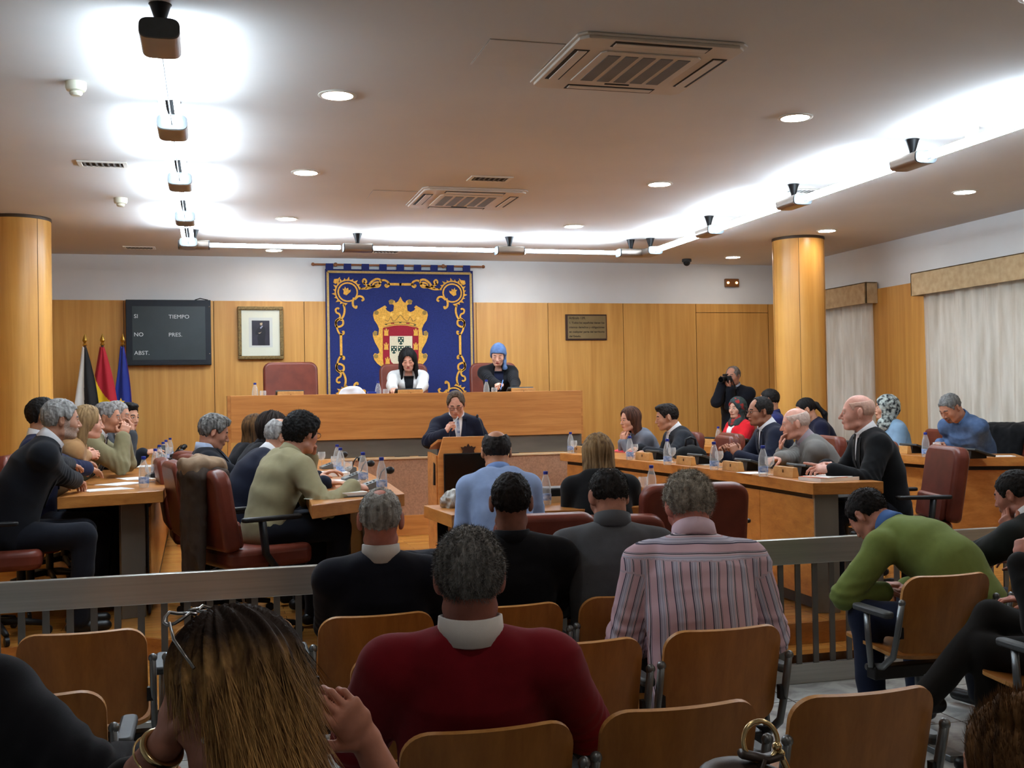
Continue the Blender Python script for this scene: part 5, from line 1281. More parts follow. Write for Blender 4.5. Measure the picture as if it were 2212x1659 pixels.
    if glasses:
        GM = mat('spectacle_frame', (40, 30, 28), .35, .2, var=0); T_ = lambda q: hc + HR @ np.array(q) * s - root; mb = MB()
        for q in (1, -1):
            mb.tube([T_((q * .033 + .022 * math.cos(k * .5236), .104, -.002 + .016 * math.sin(k * .5236))) for k in range(12)], .0017, 6, closed=True)
            mb.tube([T_((q * .055, .102, .004)), T_((q * .073, .06, .004)), T_((q * .082, -.005, .0))], .0017, 6)
        mb.tube([T_((-.011, .105, .002)), T_((.011, .105, .002))], .0017, 6); mb.build('glasses', GM, o, smooth='all')
    info = dict(o=o, p0=p0, p1=p1, p2=p2, hc=hc, root=root, tips=tips, arms=arms, HR=HR, r=r, f=f, kn=kn, an=an, bvh=bvh)
    PEOPLE.append(info); return info
# ================================================================ the people and their seats
SEATC = []          # councillors to be given a swivel chair
def H(px, py, Y): return at(px, py, Y=Y)
def tb(px, py, z=ZT + .035): return at(px, py, Z=z)
ST = .155 + .47     # a swivel seat on the platform
GREYH = ((150, 148, 145), (74, 72, 70)); DGREYH = ((112, 110, 108), (44, 43, 42)); BLACKH = ((34, 30, 28), (14, 13, 12)); DBROWN = ((64, 48, 38), (28, 20, 16)); WHITEH = ((184, 180, 174), (126, 122, 116))
def C(*a, **k):
    ch = k.pop('chair', None); i = person(*a, **k); SEATC.append((i, ch)); return i

# ---- left desk
p1_ = C('person with grey hair and beard in a black suit, nearest at the left desk', H(133, 906, 7.25), 74, body=84, pitch=4, seat=.62, lean=(14, 16, 10), fat=1.12, hair='short', hair_c=((158, 156, 152), (92, 90, 88)), top='suit', top_c=(20, 22, 28), ho=dict(thick=.014, beard='full', beard_c=(190, 186, 180), fat=1.1, neckw=1.08),
  skin_c=(186, 134, 108), armR=dict(w=tb(178, 1050), curl=(.3, .4, .5, .6), hint=(-.3, -.6, -.6)), armL=dict(w=at(205, 1030, Z=ZT + .035), hint=(-.3, .5, -.6)), chair='leather swivel chair of the grey bearded man at the near end of the left desk')
C('person with black hair in a blue suit half hidden behind the grey bearded man', H(96, 898, 8.0), 88, body=90, seat=.62, lean=(2, 2, 8), hair='short', hair_c=BLACKH, top='suit', top_c=(26, 32, 62), ho=dict(thick=.012),
  skin_c=(190, 140, 112), armR=dict(w=at(244, 1030, Z=ZT + .04), curl=(.2, .25, .3, .35), hint=(-.2, -.6, -.8)), armL=dict(w=at(262, 1020, Z=ZT + .03)), chair='leather swivel chair hidden behind the grey bearded man')
C('person with light brown hair in a tan jacket, hands clasped on the left desk', H(190, 912, 8.35), 78, body=86, pitch=4, seat=.62, lean=(16, 14, 10), s=.95, fem=1, hair='long', hair_c=((162, 132, 92), (104, 80, 52)), top='blouse', top_c=(164, 124, 82), collar=None, ho=dict(len=.17, width=.085, face=.054, fringe=.02, thick=.012),
  skin_c=(206, 150, 126), armR=dict(w=tb(258, 1003), curl=(.7, .75, .8, .8), thumb=.7, hint=(-.2, -.5, -.8), d=(.9, .3, .15), n=(0, 1, -.4)), armL=dict(w=at(258, 996, Z=ZT + .05), curl=(.8, .8, .8, .8), d=(.8, -.5, .1), n=(0, -1, -.4)), chair='leather swivel chair of the woman in the tan jacket')
C('person with cropped grey hair in a khaki jacket, hands joined before the chin', H(232, 901, 9.2), 96, body=92, pitch=5, seat=.62, lean=(18, 16, 10), hair='crop', hair_c=((140, 136, 132), (84, 80, 78)), top='suit', top_c=(126, 118, 88), tie_c=(22, 22, 28), ho=dict(nose=1.2, eyes='open'),
  skin_c=(184, 128, 100), armR=dict(w=H(265, 942, 9.08), d=(.25, .45, .85), n=(.0, 1, -.1), curl=(.5, .6, .7, .7), hint=(.1, -.5, -1)), armL=dict(w=H(266, 941, 9.25), d=(.25, -.35, .85), n=(0, -1, 0), curl=(.5, .6, .7, .7), hint=(.1, .5, -1)), chair='leather swivel chair of the man in the khaki jacket')
C('person with grey hair in a dark grey suit just behind the khaki jacket', H(254, 896, 10.0), 100, body=92, pitch=8, seat=.62, lean=(18, 16, 10), hair='crop', hair_c=((160, 156, 152), (110, 106, 102)), top='suit', top_c=(58, 60, 64), ho=dict(),
  skin_c=(188, 134, 108), armR=dict(w=H(283, 938, 9.85), d=(.1, .3, .95), n=(-.8, .3, 0), curl=(.5, .7, .8, .9), hint=(.2, -.4, -1)), chair='leather swivel chair of the man in the dark grey suit')
phone_p = C('person with black hair at the far end of the left desk, holding a phone', H(276, 899, 10.45), 128, body=100, pitch=8, seat=.62, lean=(16, 14, 8), hair='quiff', hair_c=BLACKH, top='suit', top_c=(24, 26, 34), ho=dict(),
  skin_c=(198, 146, 118), armR=dict(w=at(312, 978, Y=10.25), d=(.9, -.3, .12), n=(0, .5, -1), curl=(.2, .3, .6, .7), hint=(-.1, -.4, -1)), armL=dict(w=H(282, 934, 10.35), d=(-.2, .1, .9), n=(-1, 0, 0), curl=(.3, .9, 1, 1)), chair='leather swivel chair at the far end of the left desk')

# ---- middle desk
m1_ = C('person with wavy grey hair looking down, in a dark suit beside the middle desk', H(463, 932, 8.35), 84, body=84, pitch=20, seat=.62, lean=(-8, -4, 22), fat=1.05, hair='quiff', hair_c=((128, 126, 122), (36, 35, 34)), top='suit', top_c=(22, 24, 32), shirt_c=(176, 190, 214), tie_c=(120, 130, 150), ho=dict(thick=.016, eyes='down', nose=1.1, fat=1.05),
  skin_c=(182, 128, 104), armR=dict(b=(.10, .40, .16)), armL=dict(b=(-.08, .40, .16)), chair='leather swivel chair with a bare back left of the coat-draped chair')
C('person with long brown hair in black seen from behind at the middle desk', H(553, 929, 9.1), 52, body=70, pitch=8, seat=.62, lean=(8, 10, 12), s=.95, fem=1, hair='long', hair_c=((112, 80, 46), (46, 32, 22)), top='blouse', top_c=(18, 18, 22), collar=None, ho=dict(len=.22, width=.10, thick=.018, rough=.006), skin_c=(200, 150, 124), chair='leather swivel chair of the brown-haired woman at the middle desk')
C('person with dark curly hair beside the bald man at the middle desk', H(588, 928, 8.5), 60, body=75, pitch=8, seat=.62, lean=(12, 12, 12), hair='bob', hair_c=((52, 40, 34), (20, 15, 13)), top='sweater', top_c=(20, 20, 24), collar='ribbed', ho=dict(len=.09, width=.09, thick=.020, rough=.010), skin_c=(196, 146, 120), chair='leather swivel chair of the curly-haired person at the middle desk')
C('bald person with glasses and a navy suit at the middle desk', H(607, 942, 7.55), 80, body=80, pitch=10, seat=.62, lean=(18, 16, 14), fat=1.05, hair='bald', hair_c=((176, 174, 172), (120, 118, 116)), top='suit', top_c=(24, 28, 44), ho=dict(bald_y=.045, bald=.006, fat=1.08), glasses=True,
  skin_c=(206, 152, 126), armR=dict(w=tb(705, 1043), d=(.95, .2, -.05), curl=(.15, .2, .2, .25), hint=(-.2, -.6, -.8)), armL=dict(w=at(690, 1030, Z=ZT + .04)), chair='leather swivel chair of the bald man with glasses')
young = C('young person with black hair in a beige shirt, writing at the middle desk', H(652, 934, 6.75), 52, body=66, pitch=12, seat=.68, lean=(17, 10, 12), hair='bowl', hair_c=((30, 28, 28), (12, 12, 12)), top='shirt', top_c=(148, 140, 108), shirt_c=(148, 140, 108), collar='polo', ho=dict(rough=.006), glasses=True, vox=.009,
  skin_c=(190, 136, 114), armR=dict(w=at(762, 1052, Z=ZT + .05), d=(.9, .35, -.08), n=(.1, .4, -1), curl=(.8, .9, 1, 1.1), thumb=.8, hint=(-.1, -.7, -.7)), armL=dict(w=('h', -.045, .135, -.13), d=('h', .3, -.25, .75), n=('h', .2, -1, 0), curl=(.6, .7, .8, .9), hint=(.5, .2, -1)), strand=1500, slen=.018, chair='leather swivel chair with a coat over its back, seat of the young man in beige')

# ---- small table in the middle
bl_ = C('person with a bald crown and a light blue sweater, seen from behind', H(1072, 974, 6.3), 10, body=6, pitch=14, seat=.55, floor=ZP, lean=(16, 12, 8), fat=1.02, hair='bald', hair_c=((48, 42, 40), (22, 20, 20)), top='sweater', top_c=(136, 156, 192), shirt_c=(110, 136, 184), collar='polo', ho=dict(bald_y=-.035, bald=-.008, thick=.009), gap=.05,
  skin_c=(176, 122, 92), near=True, vox=.009, armL=dict(b=(-.17, .36, .20), hint=(-.25, -.5, -1)), armR=dict(b=(.15, .38, .20), hint=(.25, -.3, -1)), shw=.96, chair='leather swivel chair behind the man in the light blue sweater')
bw_ = C('person with straight blond-brown hair and a black jacket, seen from behind', H(1291, 980, 6.5), 14, body=10, pitch=14, seat=.55, lean=(16, 10, 8), s=.97, fem=1, fat=1.1, hair='bob', hair_c=((150, 122, 84), (82, 60, 38)), top='blouse', top_c=(14, 14, 16), collar=None, ho=dict(len=.155, width=.105, thick=.014, rough=.005), wr=1.1, shw=1.1,
  skin_c=(204, 152, 126), near=True, vox=.009, armL=dict(b=(-.12, .38, .22), hint=(-.3, -.4, -1)), armR=dict(b=(.14, .38, .22), hint=(.3, -.4, -1)), chair='leather swivel chair of the blond woman in black')

# ---- speaker and photographer
tieS = mat('striped_tie', (70, 88, 130), .5, col2=(190, 196, 206), scale=1.2, stretch=(14, 14, 40))
spk = person('speaker in a navy suit and striped tie behind the lectern, one hand raised', H(985, 873, 10.12), 196, body=184, pitch=24, roll=2, lean=(4, 10, 18), seat=.94, stand=True, s=.96, fat=1.08, hair='short', hair_c=((96, 80, 66), (52, 42, 34)), top='suit', top_c=(24, 27, 44), tie_c=tieS, ho=dict(eyes='down', recede=.004, thick=.014, fat=1.12, nose=1.1), glasses=True,
  skin_c=(206, 150, 126), armR=dict(w=H(962, 938, 9.82), d=(.35, -.1, .9), n=(.7, .2, -.2), curl=(.5, .8, 1, 1.1), thumb=.8, hint=(-.9, .2, -.7)), armL=dict(b=(-.26, .25, .22)), floor=ZP)
pho = person('photographer in a dark coat pointing a black camera beside the column', H(1583, 812, 12.6), 236, body=225, pitch=4, lean=(3, 8, 10), seat=.99, stand=True, s=.99, fat=1.15, hair='short', hair_c=((140, 132, 126), (84, 76, 70)), top='suit', top_c=(26, 28, 36), shirt_c=(166, 176, 192), ho=dict(recede=.03, eyes='down'),
  skin_c=(196, 140, 116), armR=dict(w=('h', .055, .17, -.075), d=('h', -.25, .1, .9), n=('h', -1, .1, 0), curl=(.7, .8, .9, .9), hint=(-.5, -.2, -1)), armL=dict(w=('h', -.05, .15, -.14), d=('h', .5, .35, .6), n=('h', .2, -.1, 1), curl=(.5, .6, .7, .8), hint=(.5, .4, -1)))
struct_dummy = None

# ---- presidency
FD = DPZ
w1 = C('person with long black hair in a white jacket presiding under the tapestry', H(881, 776, 12.25), 190, body=184, pitch=24, roll=3, seat=FD + .50, floor=FD, lean=(8, 12, 12), s=.97, fem=2, hair='long', hair_c=((26, 22, 22), (10, 9, 9)), top='blouse', top_c=(206, 204, 200), shirt_c=(16, 16, 18), collar=None, ho=dict(len=.27, width=.125, front=1, face=.050, eyes='down', lipstick=1, thick=.018, fringe=-.012), shw=1.05,
  skin_c=(204, 146, 122), armR=dict(w=at(850, 846, Y=11.75), hint=(-.8, .2, -.6)), armL=dict(w=at(905, 850, Y=11.75), hint=(.8, .2, -.6)), chair='tall leather chair behind the woman in the white jacket')
BSC = mat('blue_scarf_cloth', (92, 118, 160), .9, col2=(74, 98, 140), scale=14, bump=.3, bscale=120, bdist=.003)
w2 = C('person in a blue headscarf and black jacket writing at the right of the dais', H(1076, 766, 12.2), 200, body=188, pitch=24, roll=-4, seat=FD + .50, floor=FD, lean=(8, 10, 10), s=.97, fem=2, hair='turban', top='blouse', top_c=(20, 20, 24), shirt_c=(24, 28, 52), collar=None, ho=dict(mat=BSC, eyes='down', lipstick=1, tail=-1), shw=1.05,
  skin_c=(222, 170, 148), armR=dict(w=at(1089, 840, Y=11.72), d=(-.5, -.6, .2), n=(.2, -.2, -1), curl=(.7, .8, .9, 1), thumb=.8, hint=(-.8, .2, -.7)), armL=dict(w=at(1112, 845, Y=11.75), hint=(.8, .2, -.6)), chair='tall leather chair behind the woman in the blue headscarf')

# ---- right desk, first row
r1 = C('bald person in a black suit and tie, nearest at the right desk', H(1852, 890, 6.55), 300, body=286, pitch=2, seat=.62, lean=(10, 12, 8), hair='bald', hair_c=((212, 172, 154), (196, 160, 144)), top='suit', top_c=(14, 15, 18), tie_c=(16, 16, 20), ho=dict(bald_y=.0, bald=.02, low=-.02, ear=1.1, nose=1.25, jaw=.95, thick=.003, rough=.001),
  skin_c=(214, 158, 140), near=True, vox=.009, armL=dict(w=at(1795, 1016, Z=ZT + .06), d=(-.9, .35, .2), n=(.1, .5, -.8), curl=(.05, .5, .7, .8), hint=(.3, -.5, -.9)), armR=dict(w=at(1783, 1006, Z=ZT + .07), d=(-.7, -.5, .1), n=(-.2, -.6, -.7), curl=(.6, .7, .8, .8), hint=(.3, .5, -.9)), chair='leather swivel chair of the bald man in the black suit')
C('balding person in a grey cardigan, one hand covering the mouth', H(1718, 914, 7.65), 296, body=284, pitch=8, seat=.62, lean=(16, 16, 10), fat=1.08, hair='bald', hair_c=((206, 184, 172), (180, 158, 146)), top='cardigan', top_c=(116, 114, 110), shirt_c=(150, 138, 146), ho=dict(bald_y=.0, bald=.02, ear=1.15, nose=1.15, thick=.004, rough=.002), skin_c=(212, 156, 136), cuff=False,
  armL=dict(w=('h', -.015, .135, -.205), d=('h', .08, -.05, .9), n=('h', -.2, -1, 0), curl=(.45, .55, .6, .65), hint=(.4, -.4, -1)), armR=dict(w=at(1636, 1008, Z=ZT + .04), d=(-.9, -.2, 0), curl=(.4, .5, .6, .7)), chair='leather swivel chair of the man in the grey cardigan')
C('person with dark-rimmed glasses and a navy suit, fists raised over the right desk', H(1641, 888, 8.55), 276, body=280, pitch=4, seat=.62, lean=(12, 12, 10), fat=1.08, hair='short', hair_c=((40, 34, 32), (18, 16, 15)), top='suit', top_c=(26, 30, 46), tie_c=(26, 28, 44), ho=dict(recede=.022, fat=1.05, neckw=1.08), glasses=True,
  skin_c=(160, 108, 84), armL=dict(w=at(1592, 985, Y=8.35), d=(-.3, .2, .9), n=(0, 1, 0), curl=(.9, 1, 1, 1), hint=(.3, -.5, -1)), armR=dict(w=at(1565, 985, Y=8.65), d=(-.3, -.2, .9), n=(0, -1, 0), curl=(.9, 1, 1, 1), hint=(.3, .5, -1)), chair='leather swivel chair of the man with glasses and navy suit')
C('person with short dark hair in a charcoal suit, hand on a red folder', H(1440, 900, 9.75), 286, body=276, pitch=12, seat=.62, lean=(14, 12, 8), hair='quiff', hair_c=((40, 32, 28), (18, 14, 13)), top='suit', top_c=(34, 36, 42), tie_c=(176, 178, 192), ho=dict(eyes='down', ear=1.1), skin_c=(192, 138, 110),
  armL=dict(w=at(1395, 976, Z=ZT + .05), d=(-.9, .1, -.1), curl=(.3, .4, .4, .5), hint=(.3, -.6, -.9)), armR=dict(w=at(1380, 968, Z=ZT + .05), d=(-.9, .1, -.1)), chair='leather swivel chair of the man in the charcoal suit')
C('person with long chestnut hair in a grey sweater, chin on folded hands', H(1361, 905, 10.35), 262, body=266, pitch=8, seat=.62, lean=(16, 14, 10), s=.96, fem=1, hair='long', hair_c=((92, 58, 42), (46, 28, 22)), top='blouse', top_c=(104, 108, 118), collar=None, ho=dict(len=.24, width=.11, thick=.014, face=.053, front=0), skin_c=(206, 152, 126),
  armL=dict(w=('h', -.03, .105, -.215), d=('h', .35, -.05, .75), n=('h', 0, -1, .3), curl=(.8, .8, .8, .9), hint=(.3, -.5, -1)), armR=dict(w=('h', .03, .105, -.215), d=('h', -.35, -.05, .75), n=('h', 0, -1, .3), curl=(.8, .8, .8, .9), hint=(.3, .5, -1)), chair='leather swivel chair of the chestnut-haired woman')

# ---- right desk, second row
denim = mat('denim_shirt_cloth', (84, 108, 146), .9, col2=(62, 86, 122), scale=22, bump=.3, bscale=400, bdist=.002)
s1 = C('person with cropped grey hair and a denim shirt bent over the rear right desk', H(2052, 880, 8.45), 262, body=258, pitch=34, roll=0, seat=.62, lean=(16, 20, 16), fat=1.1, hair='crop', hair_c=((128, 128, 126), (84, 84, 84)), top='shirt', top_c=(72, 106, 156), top_mat=denim, shirt_c=(84, 116, 160), ho=dict(eyes='down', beard='goatee', beard_c=(90, 70, 60), fat=1.08, neckw=1.1), collar='polo', gap=.9, skin_c=(190, 134, 108), vox=.009,
  armL=dict(w=at(2048, 958, Z=ZT + .08), d=(-.8, .3, .05), curl=(.6, .7, .8, .8), hint=(.7, -.4, -.9)), armR=dict(w=at(2030, 958, Z=ZT + .08), d=(-.6, -.5, .0), curl=(.5, .6, .7, .8), hint=(.3, .5, -1)), chair='leather swivel chair with a dark jacket over it, behind the denim shirt')
SCG = mat('black_white_print_scarf', (176, 184, 178), .9, col2=(34, 37, 40), scale=30, ramp=(.40, .60))
C('person in a grey and black print headscarf and light blue jacket', H(1914, 880, 9.3), 298, body=282, pitch=0, seat=.62, lean=(6, 8, 8), s=.96, fem=1, hair='hijab', top='blouse', top_c=(124, 152, 176), collar=None, ho=dict(mat=SCG, drape=.0), skin_c=(200, 148, 122), chair='leather swivel chair of the woman in the print headscarf')
C('person with a dark ponytail in a dark blue top, looking down', H(1740, 884, 10.25), 292, body=284, pitch=22, seat=.62, lean=(12, 14, 12), s=.96, fem=1, hair='pony', hair_c=((30, 26, 26), (12, 11, 12)), top='blouse', top_c=(22, 24, 46), collar=None, ho=dict(tailx=-.03), skin_c=(204, 150, 122), chair='leather swivel chair of the woman with the ponytail')
C('person with short black hair in a navy shirt in front of the column', H(1661, 864, 10.7), 310, body=290, pitch=4, seat=.62, lean=(0, 4, 8), hair='crop', hair_c=BLACKH, top='shirt', top_c=(36, 40, 86), shirt_c=(36, 40, 86), collar='polo', ho=dict(ear=1.1), skin_c=(180, 126, 98), chair='leather swivel chair of the man in the navy shirt')
SCR = mat('teal_red_print_scarf', (44, 58, 58), .9, col2=(150, 44, 38), scale=13, ramp=(.40, .46))
C('person in a red jacket and dark print headscarf in the rear right row', H(1592, 881, 11.25), 248, body=262, pitch=2, seat=.62, lean=(-4, 2, 10), s=.95, fem=2, hair='hijab', top='blouse', top_c=(206, 30, 40), shirt_c=(236, 232, 230), collar=None, ho=dict(mat=SCR, drape=-.02), skin_c=(206, 156, 132), chair='leather swivel chair of the woman in red')

m1_.update(top=.98)
bl_.update(top=.76, off=(.13, -.10, 4)); bw_.update(top=.70)
for i, ch in SEATC:
    p0 = i['p0']; fl = i['root'][2]; hgt = p0[2] - .105 - fl; tall = 'tall' in ch; d = i['f']
    off = i.get('off', (0, 0, 0)); i['chair'] = swivel(ch, (p0[0] - d[0] * .09 + off[0], p0[1] - d[1] * .09 + off[1], fl), -math.atan2(d[0], d[1]) + R_(off[2]), seat=min(.62, max(.36, hgt)), top=i.get('top', 1.0) if not tall else 1.24, w=i.get('cw', .56))
    i['chair']['group'] = 'leather swivel chairs'
q = at(631, 800, Y=12.35); swivel('empty tall leather chair at the left end of the dais', (q[0], 12.3, DPZ), math.pi, back=.68, seat=.56, w=.60)['group'] = 'leather swivel chairs'
q = at(1510, 1100, Y=6.0); swivel('empty wide leather swivel chair behind the railing, right of the blond woman', (q[0], 6.30, ZP), R_(-4), top=.85, seat=.40, w=.66)['group'] = 'leather swivel chairs'
q = at(1500, 985, Y=9.2); bpk_chair = swivel('leather swivel chair holding a black backpack', (4.52, 9.15, ZP), R_(80), top=1.0); bpk_chair['group'] = 'leather swivel chairs'
q = at(1790, 985, Y=9.0); 

# ---- the public
SF = ZF; PS = ZF + .43
a1 = person('person with cropped grey hair and thinning crown in a dark navy sweater, back turned', H(822, 1120, 4.52), 10, body=8, pitch=2, seat=PS, floor=SF, lean=(-13, 2, 12), s=1.03, fat=1.06, hair='crop', hair_c=((176, 175, 170), (112, 110, 106)), top='sweater', top_c=(17, 19, 30), shirt_c=(196, 192, 186), collar='turn', gap=.1, ho=dict(crown=.62, crown_y=-.045, ear=1.15, hvox=.0045), skin_c=(178, 112, 94), near=True, vox=.009, strand=5000, slen=.007, shw=1.08)
a2 = person('person with close-cropped black hair in a black top, back turned', H(1104, 1082, 4.60), 14, body=10, pitch=0, seat=PS, floor=SF, lean=(-12, 2, 12), s=1.03, fat=1.08, hair='crop', hair_c=((36, 31, 29), (20, 17, 16)), top='sweater', top_c=(15, 16, 21), collar='ribbed', gap=.05, ho=dict(ear=1.1, hvox=.0045, low=.01), skin_c=(132, 88, 72), near=True, vox=.009, strand=5000, slen=.006, shw=1.12)
a3 = person('person with dark hair and glasses in a grey collared sweater, head bowed', H(1314, 1070, 4.66), 2, body=18, pitch=18, seat=PS, floor=SF, lean=(-4, 12, 16), fat=1.15, hair='short', hair_c=((50, 47, 46), (26, 24, 24)), top='sweater', top_c=(82, 84, 88), shirt_c=(78, 80, 84), collar='turn', gap=.05, ho=dict(crown=.6, ear=1.1, hvox=.0045, thick=.008, fat=1.15, neckw=1.1), glasses=True, skin_c=(176, 122, 100), near=True, vox=.009, strand=5000, slen=.009, shw=1.12, twist=0)
def stripe_mat():
    m = bpy.data.materials.new('striped_shirt_cloth'); m.use_nodes = True; nt = m.node_tree; N = nt.nodes; Lk = nt.links; b = N['Principled BSDF']; b.inputs['Roughness'].default_value = .85
    at_ = N.new('ShaderNodeAttribute'); at_.attribute_name = 'stripe'; at_.attribute_type = 'GEOMETRY'
    mu = N.new('ShaderNodeMath'); mu.operation = 'MULTIPLY'; mu.inputs[1].default_value = 1 / .062; fr = N.new('ShaderNodeMath'); fr.operation = 'FRACT'; rp = N.new('ShaderNodeValToRGB'); cr = rp.color_ramp; cr.interpolation = 'CONSTANT'
    st = [(0, (204, 172, 184)), (.30, (58, 54, 78)), (.36, (196, 190, 204)), (.40, (120, 118, 140)), (.43, (188, 186, 204)), (.56, (150, 150, 172)), (.60, (188, 186, 204)), (.68, (196, 150, 160)), (.71, (206, 190, 200)), (.78, (30, 28, 44)), (.83, (206, 190, 200)), (.86, (60, 58, 80)), (.885, (204, 172, 184))]
    cr.elements[0].color = lin(st[0][1]); cr.elements[1].position = st[1][0]; cr.elements[1].color = lin(st[1][1])
    for p, c in st[2:]: e = cr.elements.new(p); e.color = lin(c)
    n = N.new('ShaderNodeTexNoise'); n.inputs['Scale'].default_value = 300; bp = N.new('ShaderNodeBump'); bp.inputs['Strength'].default_value = .15; bp.inputs['Distance'].default_value = .001
    Lk.new(at_.outputs['Fac'], mu.inputs[0]); Lk.new(mu.outputs[0], fr.inputs[0]); Lk.new(fr.outputs[0], rp.inputs[0]); Lk.new(rp.outputs[0], b.inputs['Base Color']); Lk.new(n.outputs[0], bp.inputs['Height']); Lk.new(bp.outputs[0], b.inputs['Normal'])
    return m
STRM = stripe_mat()
a4 = person('heavy person with bushy grey hair in a pink striped shirt, leaning forward', H(1487, 1092, 4.12), 8, body=16, pitch=22, seat=PS, floor=SF, s=1.04, lean=(10, 16, 12), fat=1.22, hair='short', hair_c=((182, 176, 164), (112, 106, 98)), top='shirt', top_c=(200, 180, 190), top_mat=STRM, shirt_c=(206, 180, 192), collar='turn', gap=.05, ho=dict(thick=.018, rough=.006, ear=1.1, hvox=.0045, fat=1.15, neckw=1.12), skin_c=(196, 122, 106), near=True, vox=.008, strand=7000, slen=.016, shw=1.1, wr=1.15, armL=dict(b=(-.20, .36, .10), hint=(-.6, -.4, -1)), armR=dict(b=(.14, .38, .10), hint=(.4, -.2, -1)))
def stripes(info):
    """Cloth coordinate: across the back on the body, round the arm on the sleeves."""
    me = [c for c in info['o'].children if c.name.startswith('shirt') and 'collar' not in c.name][0].data; n = len(me.vertices); co = np.empty(n * 3); me.vertices.foreach_get('co', co); P = co.reshape(-1, 3) + info['root']
    rel = P - info['p2']; v = rel @ info['r']; hgt = rel[:, 2]; yoke = hgt > -.055; v = np.where(yoke, hgt * 1.0 + .03 * np.abs(v) + 10, v + .012 * vnoise(P * 6, 3))
    for sd in (1, -1):
        S, e, w = info['arms'][sd][:3]; d = unit(e - S); q = P - S; t = q @ d; out = (np.linalg.norm(q - t[:, None] * d, axis=1) < .095) & (t > .04) & (q @ (info['r'] * sd) > -.02)
        x = unit(np.cross(d, info['f'])); v = np.where(out, q @ x * 1.2 + 20, v)
    a = me.attributes.new('stripe', 'FLOAT', 'POINT'); a.data.foreach_set('value', v.astype(np.float32))
stripes(a4)
a5 = person('person with thick dark grey hair in a dark red sweater with white collar', H(1014, 1242, 2.92), 12, body=10, pitch=0, seat=PS, floor=SF, lean=(-14, 0, 14), s=1.04, fat=1.16, hair='short', hair_c=((150, 149, 147), (74, 73, 73)), top='sweater', top_c=(118, 16, 28), shirt_c=(222, 218, 214), collar='turn', gap=.05, ho=dict(thick=.014, rough=.004, hvox=.004, vox=.004, beard='full', beard_c=(210, 205, 200), ear=1.15, fat=1.1, neckw=1.12), skin_c=(150, 92, 78), near=True, vox=.008, strand=14000, slen=.011, shw=1.14, wr=1.25, armL=dict(b=(-.24, .30, .16), hint=(-.9, -.5, -.9)), armR=dict(b=(.24, .30, .16), hint=(.9, -.5, -.9)))
a6 = person('person in a green sweater and jeans bent far forward beside the railing', H(1874, 1112, 5.02), -22, body=-22, pitch=48, seat=PS, floor=SF, lean=(34, 30, 16), s=1.05, fat=1.05, hair='short', hair_c=((34, 28, 27), (18, 15, 15)), top='sweater', top_c=(112, 128, 66), shirt_c=(70, 104, 160), collar='turn', gap=.05, ho=dict(thick=.010, hvox=.0045), pants_c=(26, 34, 56), skin_c=(182, 122, 100), near=True, vox=.009, strand=4000, slen=.01, shoe_c=(52, 46, 44), shw=1.05,
  armL=dict(b=(-.12, .46, .10), hint=(-1, -.2, -.2)), armR=dict(b=(.10, .48, .10), hint=(1, -.2, -.3)), knees={1: (.13, .44, .02), -1: (-.32, .40, .01)})
a7 = person('person with black hair in a dark jacket resting the head on one hand', H(2192, 1066, 4.84), -26, body=-14, pitch=18, seat=PS, floor=SF, lean=(10, 16, 16), fat=1.05, hair='crop', hair_c=BLACKH, top='suit', top_c=(26, 28, 26), ho=dict(hvox=.0045, low=.01), skin_c=(176, 116, 96), near=True, strand=3500, slen=.007, armL=dict(w=('h', -.10, .03, -.19), d=('h', .12, .28, .9), n=('h', 1, -.2, 0), curl=(.5, .7, .8, .9), hint=(-.8, .5, -.8)), armR=dict(b=(.12, .3, .2)))
a8 = person('person in a dark suit with crossed legs at the right edge', at(2320, 1085, Y=3.86), -25, body=-32, pitch=8, seat=PS, floor=SF, lean=(4, 8, 10), fat=1.08, hair='short', hair_c=DGREYH, top='suit', top_c=(28, 28, 28), pants_c=(24, 22, 20), skin_c=(190, 124, 104), near=True, armL=dict(w=at(2204, 1212, Y=3.85), d=(.35, .2, .9), n=(1, .3, 0), curl=(.5, .7, .9, 1), hint=(-.7, .3, -1)), armR=dict(b=(.1, .34, .2)),
  knees={-1: (-.16, .44, .02), 1: (-.04, .46, .14), (1, 'a'): (-.36, .62, -.16), (1, 't'): (-.75, .6, -.1)})
a9 = person('person with brown hair in a bun at the bottom right corner', H(2190, 1652, 1.72), 34, body=30, pitch=6, seat=PS, floor=SF, lean=(-2, 6, 8), s=.95, fem=1, hair='bun', hair_c=((138, 100, 62), (62, 43, 28)), top='sweater', top_c=(40, 34, 34), collar='ribbed', ho=dict(hvox=.004, rough=.005, lift=.10, mess=.12), skin_c=(196, 140, 116), near=True, strand=7000, slen=.02, sflow=(0, -.4, .9))
a10 = person('person with long blond-streaked hair, glasses pushed up and both hands raised to the face', H(500, 1496, 1.72), -48, body=-10, pitch=14, roll=2, seat=PS, floor=SF, lean=(8, 12, 14), s=.97, fem=1, hair='long', hair_c=((186, 140, 82), (58, 40, 30)), top='blouse', top_c=(16, 16, 20), collar=None, ho=dict(len=.30, width=.100, thick=.012, rough=.006, hvox=.004, vox=.004, face=.055, seed=5, sweep=-.02, tuck=1, ear=1.05, roots=1, mat=streak_mat(), lift=.10, mess=.10, swid=.0011), slv=.55, skin_c=(196, 134, 112), near=True, vox=.009, strand=22000, slen=.07, sflow=(0, -.10, -1.0), shoe_c=(22, 20, 20),
  armL=dict(w=at(358, 1606, Y=1.74), d=(.16, .06, .95), n=(.9, .15, .1), curl=(.10, .14, .18, .22), thumb=.2, hint=(-.5, .2, -1)), armR=dict(w=at(792, 1602, Y=1.88), d=(-.42, -.25, .62), n=(-.45, .85, .1), curl=(.62, .66, .70, .75), thumb=.5, hint=(.5, .1, -1)))
